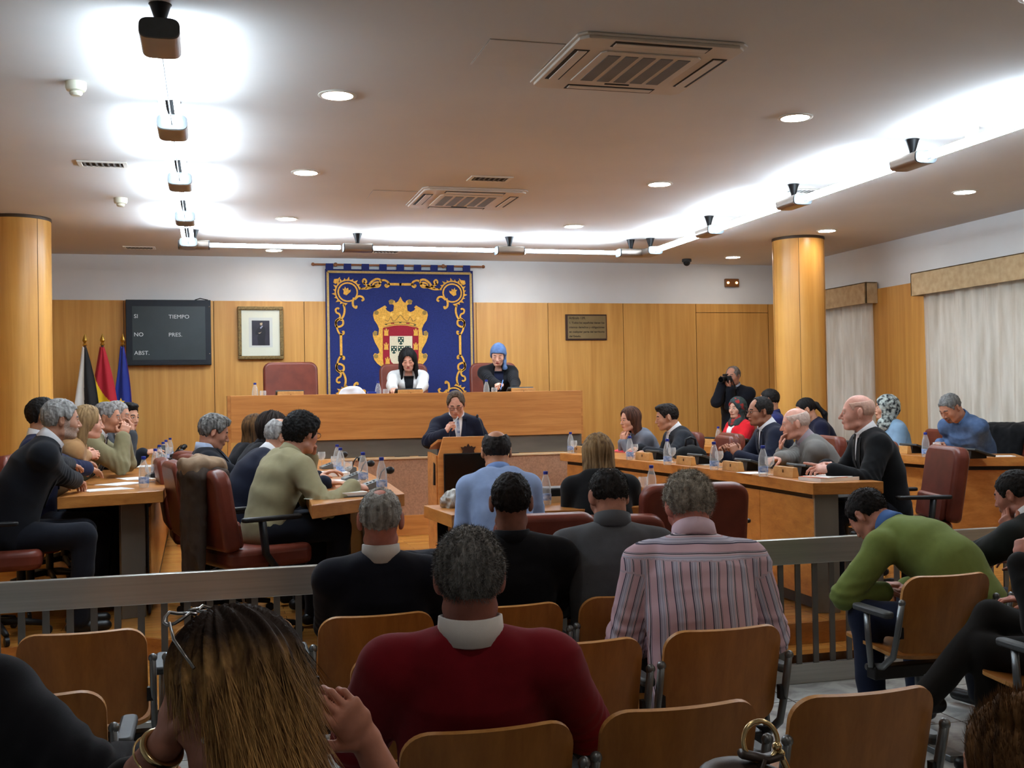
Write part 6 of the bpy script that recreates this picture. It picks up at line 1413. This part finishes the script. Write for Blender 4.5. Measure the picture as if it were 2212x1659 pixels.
a11 = person('person in a dark suit at the left edge, head outside the picture', at(-150, 1262, Y=2.62), 20, body=24, pitch=10, seat=PS, floor=SF, lean=(2, 10, 12), fat=1.15, hair='short', hair_c=DGREYH, top='suit', top_c=(18, 19, 26), skin_c=(190, 134, 110), shw=1.1, wr=1.15, armR=dict(w=at(315, 1665, Y=2.5), hint=(.8, -.6, -.5)), armL=dict(b=(-.12, .34, .2)))

# ---------------------------------------------------------------- plywood seats of the public
seats = [('plywood public seat in front of the railing, left of the row, below the left desk', -.465, 4.42, 0, 1), ('plywood public seat partly hidden by the blond-haired woman', .075, 4.42, 0, 1), ('plywood public seat of the grey-haired man in the navy sweater', .61, 4.37, 0, 1), ('plywood public seat of the man with cropped black hair', 1.145, 4.38, 0, 1), ('plywood public seat of the bowed man in the grey sweater', 1.68, 4.42, 0, 1),
  ('plywood public seat with a free left armrest under the man in green', 3.19, 4.40, 1, 1), ('plywood public seat of the man resting his head on a hand', 3.76, 4.40, 0, 1),
  ('plywood public seat behind the dark-suited shoulder at the left', -.53, 3.52, 0, 1), ('empty plywood public seat behind the navy sweater, left of the red sweater', .65, 3.68, 0, 1), ('empty plywood public seat right of the red sweater', 1.20, 3.66, 0, 1), ('plywood public seat of the man in the striped shirt', 1.745, 3.69, 0, 1), ('plywood public seat at the right edge, under the crossed legs', 3.30, 3.55, 1, 1),
  ('plywood public seat of the man in the red sweater, at the bottom edge', .665, 2.80, 0, 1), ('empty plywood public seat behind the handbag, bottom right of centre', 1.20, 2.83, 0, 1), ('empty plywood public seat at the bottom right, nearest the marble aisle', 1.735, 2.80, 0, 1)]
for lab, x, y, la, ra_ in seats: pchair(lab, x, y, ZF, la, ra_)
for lab, i in (('plywood public seat of the dark-suited person at the left edge', a11), ('plywood public seat of the blond-haired woman', a10), ('plywood public seat of the woman with the bun', a9)):
    p0 = i['p0']; pchair(lab, p0[0], p0[1] - .12, ZF)
# ================================================================ things on the desks
PET = clear('clear_plastic', (226, 232, 234), .20)
CAPB = mat('blue_cap', (34, 52, 140), .4, var=0); LAB = mat('bottle_label', (196, 206, 222), .6, var=0, col2=(70, 112, 176), scale=40)
def proto_bottle():
    t = thing('water_bottle', 'x', 'bottle', (0, 0, 0))
    prof = [(.004, .002), (.030, 0), (.033, .012), (.033, .075), (.031, .080), (.033, .086), (.031, .093), (.033, .100), (.031, .107), (.032, .115), (.026, .145), (.016, .178), (.0125, .188), (.0125, .198)]
    MB().lathe(prof, n=18).build('body', PET, t, smooth=True, angle=60)
    MB().lathe([(.0335, .028), (.0338, .030), (.0338, .066), (.0335, .068)], n=18, cap=False).build('label_band', LAB, t, smooth=True)
    MB().lathe([(.0145, .188), (.015, .190), (.015, .206), (.013, .208)], n=14).build('cap', CAPB, t, smooth=True)
    return t
GLS = clear('drinking_glass', (236, 240, 240), .12)
def proto_goblet():
    t = thing('wine_glass', 'x', 'glass', (0, 0, 0))
    MB().lathe([(.030, 0), (.031, .003), (.006, .006), (.004, .012), (.004, .052), (.012, .058)], n=18).build('stem', GLS, t, smooth=True, angle=60)
    MB().lathe([(.012, .058), (.030, .075), (.034, .098), (.031, .125), (.030, .126), (.032, .098), (.028, .077), (.010, .061)], n=18, cap=False).build('bowl', GLS, t, smooth=True, angle=60)
    return t
BRASSD = mat('dark_emblem', (96, 64, 30), .5, .2, var=0)
def proto_block():
    t = thing('name_block', 'x', 'name block', (0, 0, 0))
    MB().prism([(-.025, 0), (.025, 0), (.012, .068), (-.018, .068)], -.13, .13, M=Matrix(((1, 0, 0, 0), (0, 0, 1, 0), (0, 1, 0, 0), (0, 0, 0, 1)))).build('block', WBLOCK, t, bevel=.002)
    MB().prism([(-.006, .03), (.006, .03), (.004, .05), (-.004, .05)], -.0255, -.021, M=Matrix(((0, 0, 1, 0), (1, 0, 0, 0), (0, 1, 0, 0), (0, 0, 0, 1)))).build('emblem', BRASSD, t)
    return t
def proto_tablet():
    t = thing('desk_screen', 'x', 'screen', (0, 0, 0))
    M = Matrix.Rotation(R_(-28), 4, 'Y')
    MB().box((-.0, -.13, 0), (.19, .13, .018), M=Matrix.Translation((0, 0, .07)) @ Matrix.Rotation(R_(18), 4, 'Y')).build('panel', mat('graphite_screen', (52, 56, 58), .35, var=.03), t, bevel=.005)
    MB().prism([(0.01, 0), (.15, 0), (.15, .028), (.02, .068)], -.05, .05, M=Matrix(((1, 0, 0, 0), (0, 0, 1, 0), (0, 1, 0, 0), (0, 0, 0, 1)))).build('stand', BLK, t)
    return t
def proto_console(dark=False):
    t = thing('conference_microphone', 'x', 'microphone', (0, 0, 0)); body = BLK if dark else mat('console_grey', (98, 102, 102), .5, var=.03)
    MB().prism([(-.09, 0), (.06, 0), (.06, .055), (.03, .06), (-.09, .018)], -.055, .055, M=Matrix(((1, 0, 0, 0), (0, 0, 1, 0), (0, 1, 0, 0), (0, 0, 0, 1)))).build('console', body, t, bevel=.004)
    for k in range(3): MB().box((-.05 + .022 * k, -.03, .034 + .0075 * k), (-.038 + .022 * k, -.012, .040 + .0075 * k)).build('key', DGREY, t)
    MB().tube([(.04, 0, .055), (.055, 0, .10), (.075, 0, .125), (.10, 0, .12)], .005, 8).build('gooseneck', BLK, t, smooth='all')
    MB().sphere((.112, 0, .112), (.030, .022, .024)).build('windscreen', BLK, t, smooth='all')
    return t
KINDS_ = dict(bottle=proto_bottle(), glass=proto_goblet(), block=proto_block(), tablet=proto_tablet(), console=proto_console(), mic=proto_console(True)); USED = set()
def put(k, p, rz, label, group):
    src = KINDS_[k]
    if k not in USED: USED.add(k); src.location = tuple(map(float, p)); src.rotation_euler = (0, 0, rz); src['label'] = label; src['group'] = group; return src
    return dup(src, p, rz, label, group)
od = ['nearest', 'second', 'third', 'fourth', 'fifth', 'farthest']
for i, (x, y) in enumerate(((311, 1053), (336, 1026), (345, 1013), (353, 1003), (359, 996), (368, 989))):
    put('bottle', at(x, y, Z=ZT), .2 * i, '%s blue-capped water bottle on the left desk, counted from the camera' % od[i], 'water bottles on the left desk')
for i, (x, y) in enumerate(((341, 1031), (357, 1014), (364, 1002), (371, 992), (375, 988))):
    put('mic', at(x, y, Z=ZT), .15, '%s black conference microphone along the left desk edge, counted from the camera' % od[i], 'microphones on the left desk')
for i, (x, y) in enumerate(((324, 1041), (352, 1012), (366, 993))):
    put('glass', at(x, y, Z=ZT), 0, '%s stem glass among the bottles of the left desk' % od[i], 'stem glasses on the left desk')
for i, (x, y) in enumerate(((825, 1061), (785, 1043), (736, 1027), (729, 1016))):
    put('bottle', at(x, y, Z=ZT), .5 * i, '%s blue-capped water bottle on the middle desk, counted from the camera' % od[i], 'water bottles on the middle desk')
for i, (x, y) in enumerate(((806, 1056), (768, 1037), (750, 1025), (716, 1012))):
    put('console', at(x, y, Z=ZT), R_(8), '%s grey microphone console on the middle desk, counted from the camera' % od[i], 'microphone consoles on the middle desk')
for i, (x, y) in enumerate(((752, 1035), (724, 1020), (695, 1008))):
    put('glass', at(x, y, Z=ZT), 0, '%s stem glass on the middle desk' % od[i], 'stem glasses on the middle desk')
for i, (x, y) in enumerate(((1649, 1029), (1543, 1015), (1442, 1004), (1361, 993), (1233, 978))):
    put('bottle', at(x, y, Z=ZT), .4 * i, '%s water bottle along the front edge of the right desk, counted from the camera' % od[i], 'water bottles on the right desk')
for i, (x, y) in enumerate(((1663, 1026), (1554, 1010), (1452, 1000), (1371, 990), (1240, 979))):
    put('glass', at(x, y, Z=ZT), 0, '%s stem glass along the right desk, counted from the camera' % od[i], 'stem glasses on the right desk')
for i, (x, y, a) in enumerate(((1698, 1030, 0), (1584, 1017, 0), (1482, 1004, 3), (1392, 994, 5), (1250, 978, 8))):
    p = at(x, y, Z=ZT); put('block', p, R_(-90 + 90 + a), '%s pale wooden name block on the right desk, counted from the camera' % od[i], 'name blocks on the right desk')
    put('tablet', (p[0] + .07, p[1], ZT), R_(a), '%s dark tilted screen behind a name block on the right desk' % od[i], 'desk screens on the right desk')
for i, (x, y, a) in enumerate(((2071, 991, -8), (1946, 979, 0), (1803, 970, 8), (1583, 957, 14), (1525, 955, 18))):
    p = at(x, y, Z=ZT) if i < 3 else at(x, y, Y=(10.9, 11.4)[i - 3]) * np.array([1, 1, 0]) + np.array([0, 0, ZT]); put('block', p, R_(a), '%s pale wooden name block on the rear right desk, counted from the camera' % od[i], 'name blocks on the rear right desk')
    put('tablet', (p[0] + .07, p[1], ZT), R_(a), '%s dark tilted screen on the rear right desk' % od[i], 'desk screens on the rear right desk')
put('bottle', at(2000, 987, Z=ZT), 0, 'water bottle before the man in the denim shirt', 'water bottles on the rear right desk'); put('bottle', at(1552, 957, Y=11.2) * np.array([1, 1, 0]) + np.array([0, 0, ZT]), 0, 'water bottle before the woman in the red jacket', 'water bottles on the rear right desk')
put('glass', at(2024, 988, Z=ZT), 0, 'stem glass before the man in the denim shirt', 'stem glasses on the rear right desk'); put('glass', at(1563, 957, Y=11.2) * np.array([1, 1, 0]) + np.array([0, 0, ZT]), 0, 'stem glass before the woman in the red jacket', 'stem glasses on the rear right desk')
put('bottle', at(1408, 1073, Z=ZCT), 0, 'water bottle on the small table right of the woman in black', 'water bottles on the small table'); put('bottle', (at(1153, 1082, Z=ZCT)[0], 6.62, ZCT), 0, 'water bottle half hidden by the light blue sweater', 'water bottles on the small table'); put('glass', at(1390, 1071, Z=ZCT), 0, 'stem glass beside the bottle right of the woman in black', 'stem glasses on the small table')
DT = 1.50; dy = DY + .19
for px, lab in ((551, 'before the empty tall chair'), (817, 'before the woman in the white jacket'), (1051, 'before the woman in the blue headscarf')):
    q = at(px, 850, Y=dy); put('bottle', (q[0], dy, DT), 0, 'water bottle on the dais ' + lab, 'water bottles on the dais'); q = at(px + 17, 850, Y=dy); put('glass', (q[0], dy, DT), 0, 'stem glass on the dais ' + lab, 'stem glasses on the dais')
for px, lab in ((627, 'before the empty tall chair'), (885, 'before the woman in the white jacket'), (1128, 'before the woman in the blue headscarf')):
    q = at(px, 850, Y=dy); o = put('block', (q[0], DY + .15, DT), R_(90), 'pale wooden name block on the dais ' + lab, 'name blocks on the dais'); o.scale = (1, 1, 1.7)
    o = put('tablet', (q[0], DY + .24, DT), R_(90), 'dark tilted screen on the dais ' + lab, 'desk screens on the dais'); o.scale = (1, 1.1, 1.5)
# white cloth bundle and a blue pack on the dais
def blob(name, label, cat, c, r, m, seed=1, amp=.012, freq=14, h=.008, base=True, R=None):
    F = Field(np.array(c) - np.array(r).max() - .06, np.array(c) + np.array(r).max() + .06, h); F.ell(c, r, R, k=.01); P, Q = F.mesh(); N_ = normals(P, Q)
    P = P + N_ * (amp * (1 - 2 * np.abs(vnoise(P * freq, seed))))[:, None]
    if base: P[:, 2] = np.maximum(P[:, 2], c[2] - r[2] * .45)
    o = mesh_obj(name, P, Q, m, None, None, (c[0], c[1], c[2] - r[2] * .45)); return tag(o, label, cat)
q = at(762, 850, Y=dy); blob('white_cloth', 'white cloth bundle lying on the dais left of the presiding woman', 'cloth', (q[0], dy, DT + .055), (.14, .08, .105), mat('white_cloth', (206, 206, 210), .9, var=.02), 2)
q = at(803, 850, Y=dy); o = thing('tissue_pack', 'small blue and white pack on the dais beside the cloth bundle', 'pack', (q[0], dy, DT)); MB().box((-.045, -.03, 0), (.045, .03, .10)).build('pack', CAPB, o, bevel=.006); MB().box((-.046, -.031, .02), (.046, .031, .055)).build('stripe_band', PAPER, o)

def sheet(label, p, w, d, rz, n=1, m=None, group=None, lift=0.0):
    t = thing('paper_sheet' if n == 1 else 'paper_stack', label, 'paper', (p[0], p[1], p[2]), rz, group); h = .0012 * n
    MB().box((-w / 2, -d / 2, .0003), (w / 2, d / 2, h + .0008)).build('sheet', m or PAPER, t); return t
PG = 'papers on the left desk'
sheet('long white paper at the near end of the left desk under the hand', at(228, 1058, Z=ZT), .21, .30, R_(-62), 2, group=PG); sheet('white paper in the middle of the near left desk', at(262, 1046, Z=ZT), .21, .30, R_(-40), 3, group=PG)
sheet('white paper between the clasped hands and the first bottle', at(292, 1034, Z=ZT), .21, .30, R_(20), 2, group=PG); sheet('white paper farther along the left desk', at(300, 1008, Z=ZT), .21, .30, R_(5), 2, group=PG)
ORNG = mat('orange_cover', (224, 110, 60), .6, var=.3, scale=9)
p = at(1790, 1037, Z=ZT); t = thing('document_pile', 'pile of documents with an orange-tinted cover before the bald man in black', 'documents', p, R_(8))
MB().box((-.15, -.11, .0003), (.15, .11, .022)).build('pages', PAPER, t); MB().box((-.15, -.11, .0225), (.06, .11, .0245)).build('cover', ORNG, t); MB().box((-.11, -.10, .0228), (.19, .12, .0262), rz=R_(6)).build('top_sheet', PAPER, t)
PG = 'papers on the right desk'
sheet('small white card on the right desk beside the second bottle', at(1525, 1004, Z=ZT), .10, .15, 0, 3, group=PG); sheet('white paper on the right desk before the charcoal suit', at(1428, 994, Z=ZT), .12, .21, 0, 2, group=PG); sheet('white paper on the right desk under the reaching hand of the grey cardigan', at(1625, 1022, Z=ZT), .15, .2, 0, 2, group=PG)
sheet('white paper on the rear right desk beside the bottle', at(1974, 975, Z=ZT), .21, .28, R_(20), 3); sheet('white paper on the rear right desk right of the denim shirt', at(2148, 986, Z=ZT), .30, .16, R_(-25), 3)
REDF = mat('red_folder_card', (232, 58, 74), .6, var=.03)
p = at(1364, 977, Z=ZT); t = thing('red_folder', 'red cardboard folder held open on the right desk', 'folder', p, R_(12)); MB().box((-.12, -.16, .0004), (.12, .16, .004)).build('back_cover', REDF, t); MB().box((-.115, -.155, .0042), (.115, .155, .008)).build('pages', PAPER, t); MB().box((0, -.16, 0), (.24, .16, .003), M=Matrix.Translation((-.12, 0, .009)) @ Matrix.Rotation(R_(-14), 4, 'Y')).build('front_cover', REDF, t)
p = at(735, 1073, Z=ZT); t = thing('notebook', 'thick white notebook on a dark folder under the writing arm', 'notebook', p, R_(12)); MB().box((-.17, -.09, .0004), (.15, .10, .006)).build('folder', DGREY, t); MB().box((-.09, -.08, .0062), (.14, .09, .028)).build('pages', PAPER, t, bevel=.002)
sheet('small white card at the corner of the middle desk', at(673, 1078, Z=ZT), .05, .08, R_(30), 2)
p = at(715, 1028, Z=ZT); t = thing('paper_tray', 'white paper tray on the middle desk beside the bald man', 'tray', p, R_(4)); MB().box((-.10, -.12, .0004), (.12, .12, .03)).build('tray', PAPER, t, bevel=.003)
sheet('white paper on the middle desk under the bald man\'s hand', at(745, 1038, Z=ZT), .21, .16, 0, 2)
# small table
p = at(978, 1096, Z=ZCT); blob('plastic_bag', 'crumpled clear plastic bag on the left corner of the small table', 'bag', (p[0] + .02, p[1], ZCT + .032), (.085, .07, .07), mat('crumpled_plastic', (196, 196, 190), .25, col2=(110, 96, 84), scale=30), 5, .018, 30)
sheet('white papers on the small table beside the plastic bag', (p[0] + .12, p[1] + .12, ZCT), .21, .29, .3, 6)
p = at(1212, 1082, Z=ZCT); t = thing('carton_tray', 'shallow pale carton tray on the small table between the two seated people', 'tray', (p[0], p[1], ZCT)); 
CARD = mat('pale_carton', (200, 172, 128), .8, var=.05)
MB().box((-.16, -.11, 0), (.16, .11, .006)).build('bottom', CARD, t)
for a in (((-.16, -.11, .006), (.16, -.104, .04)), ((-.16, .104, .006), (.16, .11, .04)), ((-.16, -.104, .006), (-.154, .104, .04)), ((.154, -.104, .006), (.16, .104, .04))): MB().box(*a).build('side', CARD, t)
t = thing('black_case', 'black equipment case standing in the carton tray', 'case', (p[0] + .01, p[1], ZCT + .006)); MB().box((-.13, -.09, 0), (.13, .09, .085)).build('case', BLK, t, bevel=.012); MB().tube([(-.04, -.092, .06), (-.03, -.105, .06), (.03, -.105, .06), (.04, -.092, .06)], .004, 6).build('handle', DGREY, t, smooth='all')

# ---------------------------------------------------------------- held things
def HP(i, v): return i['hc'] + i['HR'] @ np.array(v, float)
M4 = lambda i, c: Matrix([[*i['HR'][0], c[0]], [*i['HR'][1], c[1]], [*i['HR'][2], c[2]], [0, 0, 0, 1]])
c = HP(pho, (.0, .175, -.025)); t = thing('photo_camera', 'black photo camera held to the face by the photographer', 'camera', c); t.matrix_world = M4(pho, c)
MB().box((-.068, -.03, -.045), (.068, .028, .038)).box((-.028, -.028, .036), (.028, .034, .062)).box((-.068, .02, -.045), (-.04, .045, .036)).build('body', BLK, t, bevel=.008, seg=3)
MB().cyl((.005, .028, -.004), (.005, .11, -.004), .036, .038, n=24).build('lens', BLK, t, smooth=True); MB().cyl((.005, .108, -.004), (.005, .112, -.004), .031, n=24).build('front_glass', MATS['black_glass'], t, smooth=True); MB().tube([(-.068, -.01, .02), (-.09, -.06, -.10), (-.06, -.12, -.22)], .007, 6).build('strap', BLK, t, smooth='all')
def stick(name, label, cat, a, b, r, m, tip=None):
    a, b = np.array(a), np.array(b); t = thing(name, label, cat, a); MB().tube([(0, 0, 0), tuple((b - a) * .9), tuple(b - a)], [r, r, r * .3], 8).build('barrel', m, t, smooth='all')
    if tip: MB().tube([tuple((a - b) * .06), (0, 0, 0)], [r * 1.05, r * 1.05], 8).build('cap', tip, t, smooth='all')
def gp(i, sd, k=(0, 1)): T_ = i['tips'][sd]; return (np.array(T_[0][0]) + np.array(T_[4][0])) / 2
g = gp(spk, 1); stick('pen', 'pale pen with a red end raised in the speaker\'s hand', 'pen', g + np.array([.05, -.02, .07]), g - np.array([.045, -.01, .075]), .005, mat('pale_pen', (176, 180, 186), .3, .3, var=0), mat('red_tip', (200, 60, 60), .4, var=0))
g = gp(young, 1); stick('pen', 'black pen in the hand of the young man in beige', 'pen', g + np.array([-.06, .01, .06]), g + np.array([.025, -.005, -.035]), .0045, BLK, CHROME)
g = gp(w2, 1); stick('pen', 'blue pen in the hand of the woman in the blue headscarf', 'pen', g + np.array([.03, .02, .08]), g + np.array([-.01, -.02, -.03]), .005, mat('pen_blue', (110, 150, 210), .4, var=0), BLK)
g = gp(phone_p, 1); t = thing('mobile_phone', 'dark mobile phone in the hand at the far end of the left desk', 'phone', g); MB().box((-.035, -.005, -.06), (.035, .005, .07), M=Matrix.Rotation(R_(-40), 4, 'X')).build('body', BLK, t, bevel=.004)
# ---------------------------------------------------------------- bags, coats
def drape(name, label, cat, ch, m, top, w=.46, front=.35, back=.5, seed=1, side=0.0, bag=False):
    """A garment hung over the back of a swivel chair (built in the chair's frame)."""
    zt = top; F = Field((-.42, -.55, zt - .75), (.42, .15, zt + .14), .012); yb = -.22 - .12 - .14 * 0
    yb = -.28 - (top - .65) * .05
    F.ecap((-w / 2 + side, yb, zt - .015), (w / 2 + side, yb, zt - .02), (0, 1, 0), (.095, .050), (.09, .045), k=.03)
    F.ecap((side, yb - .055, zt - .03), (side - .02, yb - .05, zt - back), (1, 0, 0), (w / 2 + .05, .035), (w / 2 - .0, .03), k=.03)
    F.ecap((side + .02, yb + .085, zt - .03), (side + .05, yb + .10, zt - front), (1, 0, 0), (w / 2, .035), (w / 2 - .08, .03), k=.03)
    if bag: F.ecap((side - w / 2, yb - .05, zt - .05), (side - w / 2 - .03, yb - .04, zt - back - .12), (1, 0, 0), (.05, .045), (.045, .04), k=.03)
    P, Q = F.mesh(); P = relax(P, Q, 1); N_ = normals(P, Q); P = P + N_ * (.014 * (1 - 2 * np.abs(vnoise(P * np.array([13, 13, 5]), seed))) + .004 * vnoise(P * 30, seed))[:, None]
    o = mesh_obj(name, P, Q, m); o.matrix_world = ch.matrix_basis.copy(); return tag(o, label, cat)
COAT = mat('brown_coat_cloth', (70, 56, 46), .8, col2=(50, 40, 34), scale=8, bump=.2, bscale=300)
drape('coat', 'brown coat draped over the leather chair of the young man in beige', 'coat', young['chair'], COAT, 1.0, w=.20, back=.80, front=.3, seed=3, side=.02)
tan = mat('tan_lining', (150, 124, 98), .85, var=.1, scale=12)
drape('scarf', 'tan scarf lying on top of the brown coat on the leather chair', 'scarf', young['chair'], tan, 1.045, w=.16, back=.10, front=.16, seed=8, side=.02)
drape('jacket', 'black jacket hung over the leather chair behind the denim shirt', 'jacket', s1['chair'], fabric((18, 18, 20)), 1.04, w=.5, back=.6, front=.4, seed=5)
p = at(1502, 985, Y=9.0); bpk_chair.location = (p[0] + .05, 9.12, ZP)
c = np.array([p[0] - .02, 9.05, 0]); t = thing('backpack', 'black backpack with a loop handle on the leather chair', 'backpack', (c[0], c[1], ZP + .515)); F = Field((-.25, -.25, -.05), (.25, .25, .55), .010)
F.ecap((0, 0, .06), (0, .01, .33), (1, 0, 0), (.17, .11), (.15, .09), k=.02); F.ell((0, -.10, .14), (.12, .05, .10), k=.02); P, Q = F.mesh(); P[:, 2] = np.maximum(P[:, 2], 0); N_ = normals(P, Q); P = P + N_ * (.006 * vnoise(P * 18, 2))[:, None]
mesh_obj('body', P, Q, fabric((20, 20, 22)), None, t); MB().tube([(-.05, 0, .40), (-.045, 0, .47), (0, 0, .49), (.045, 0, .47), (.05, 0, .40)], .010, 8).build('handle', BLK, t, smooth='all'); MB().tube([(-.09, -.12, .26), (0, -.14, .28), (.09, -.12, .26)], .004, 6).build('zip', DGREY, t, smooth='all')
# dark jacket over the railing
p = at(918, 1200, Y=RY); F = Field((p[0] - .3, RY - .16, .2), (p[0] + .3, RY + .16, RZ + .12), .010); F.ecap((p[0] - .12, RY, RZ + .005), (p[0] + .10, RY, RZ + .012), (0, 1, 0), (.055, .035), (.05, .03), k=.02)
F.ecap((p[0] - .02, RY - .045, RZ), (p[0], RY - .05, RZ - .36), (1, 0, 0), (.16, .022), (.13, .02), k=.02); F.ecap((p[0] - .02, RY + .045, RZ), (p[0], RY + .05, RZ - .3), (1, 0, 0), (.16, .022), (.13, .02), k=.02); P, Q = F.mesh(); P = relax(P, Q, 1); N_ = normals(P, Q); P = P + N_ * (.010 * (1 - 2 * np.abs(vnoise(P * np.array([15, 15, 6]), 4))))[:, None]
tag(mesh_obj('jacket', P, Q, fabric((20, 22, 30)), None, None, (p[0], RY, RZ)), 'dark jacket hung over the railing behind the red sweater', 'jacket')

# ---------------------------------------------------------------- handbag on the seat nearest the camera
sx, sy = 1.22, 1.86
pchair('plywood public seat holding the handbag, at the bottom edge', 1.12, 1.78, ZF)
LB = mat('dark_brown_bag_leather', (58, 46, 40), .42, var=.12, scale=14, bump=.3, bscale=200, bdist=.001); GB = mat('pale_gold_metal', (214, 190, 140), .22, 1.0, var=0)
bz = ZF + .455; zc = at(1632, 1600, Y=1.95)
t = thing('handbag', 'dark leather handbag with pale gold rings at the bottom of the picture', 'handbag', (zc[0] - .02, 1.95, bz)); F = Field((-.25, -.18, -.03), (.25, .18, .75), .009); F.ecap((0, 0, .07), (0, 0, zc[2] - bz - .10), (1, 0, 0), (.18, .10), (.11, .05), k=.03); F.ell((-.04, 0, zc[2] - bz - .075), (.07, .04, .03), k=.04); P, Q = F.mesh(); P[:, 2] = np.maximum(P[:, 2], 0.0); N_ = normals(P, Q); P = P + N_ * (.012 * (1 - 2 * np.abs(vnoise(P * np.array([16, 16, 7]), 3))))[:, None]
mesh_obj('body', P, Q, LB, None, t)
rz0 = zc[2] - bz; rc = (.02, 0, rz0 + .005); rr = .036
ring_ = MB().tube([(rc[0] + rr * math.cos(a), -.02 + .2 * rr * math.sin(a), rc[2] + rr * math.sin(a)) for a in [2 * math.pi * k / 28 for k in range(28)]], .0048, 10, closed=True).build('ring', GB, t, smooth='all')
MB().tube([(-.02, -.02, rc[2] - .02), (.03, -.02, rc[2] - .035), (.06, -.02, rc[2] - .03)], .018, 10, flat=(1, .5)).build('strap', LB, t, smooth='all'); MB().tube([(.02, -.02, rc[2] - .03), (.0, -.02, rc[2] - .08), (-.03, -.01, rc[2] - .10)], .022, 10, flat=(1, .35)).build('strap', LB, t, smooth='all')
MB().tube([(.052, -.022, rc[2] - .01), (.075, -.022, rc[2] - .06), (.082, -.02, rc[2] - .14), (.08, -.0, rc[2] - .2)], .007, 8).build('strap_chain', GB, t, smooth='all'); MB().sphere((.052, -.025, rc[2] - .012), .0095).sphere((.060, -.025, rc[2] - .026), .008).build('clasp', GB, t, smooth='all')
MB().tube([(-.098, -.06, rc[2] - .05), (-.104, -.06, rc[2] - .11), (-.106, -.06, rc[2] - .16)], .006, 8).build('buckle', CHROME, t, smooth='all')

# ---------------------------------------------------------------- worn details
def worn(i, name, mb, m, label=None):
    o = mb.build(name, m, i['o'], smooth='all')
    if label: o['label'] = label
    return o
i = a10; rt = i['root']; T_ = lambda v: tuple(HP(i, v) - rt); mb = MB()
for q in (1, -1): mb.tube([T_((q * .036 + .027 * math.cos(k * .5236), .040 + .020 * math.sin(k * .5236), .132 + .004 * math.sin(k * .5236) - .010 * abs(math.cos(k * .5236)) * (1 + .5 * q * math.cos(k * .5236)))) for k in range(12)], .0026, 8, closed=True).tube([T_((q * .063, .036, .120)), T_((q * .086, .01, .095)), T_((q * .097, -.03, .050))], .0026, 8)
mb.tube([T_((-.010, .045, .133)), T_((.010, .045, .133))], .0026, 8); worn(i, 'glasses', mb, mat('silver_frame', (150, 150, 150), .25, .9, var=0), 'silver-rimmed glasses pushed up into the hair')
NAIL = mat('red_nail_varnish', (176, 20, 30), .2, var=0)
for sd in (1, -1):
    for tp_, dv in i['tips'][sd]:
        n_ = i['arms'][sd][4]; x_ = unit(np.cross(dv, unit(n_))); bk = unit(np.cross(x_, dv)); bk = bk if bk @ n_ < 0 else -bk
        worn(i, 'fingernail', MB().sphere(tuple(np.array(tp_) + bk * .0055 + dv * .003 - rt), (.0052, .0085, .003), 10, 7, rot=np.stack([x_, dv, bk], 1)), NAIL, 'red varnished fingernail')
def bracelet(i, sd, r0, m, name, label, w=.006, dist=.035):
    S, e, w_, hd, hn, A = i['arms'][sd]; u = unit(w_ - e); x_ = unit(np.cross(u, np.array([.3, .5, .8]))); y_ = np.cross(u, x_); c = w_ - u * dist - i['root']
    worn(i, name, MB().tube([tuple(c + (x_ * math.cos(a) + y_ * math.sin(a)) * r0) for a in [2 * math.pi * k / 24 for k in range(24)]], w, 8, closed=True), m, label)
bracelet(a10, -1, .0300, GB, 'bracelet', 'gold link bracelet', .0055, .012); bracelet(a10, -1, .036, GB, 'bangle', 'thin gold bangle', .0018, .030)
MB_ = MB().sphere(tuple(HP(a10, (-.078, -.008, -.052)) - a10['root']), .005); worn(a10, 'earring', MB_, WHITEPL, 'pearl earring')
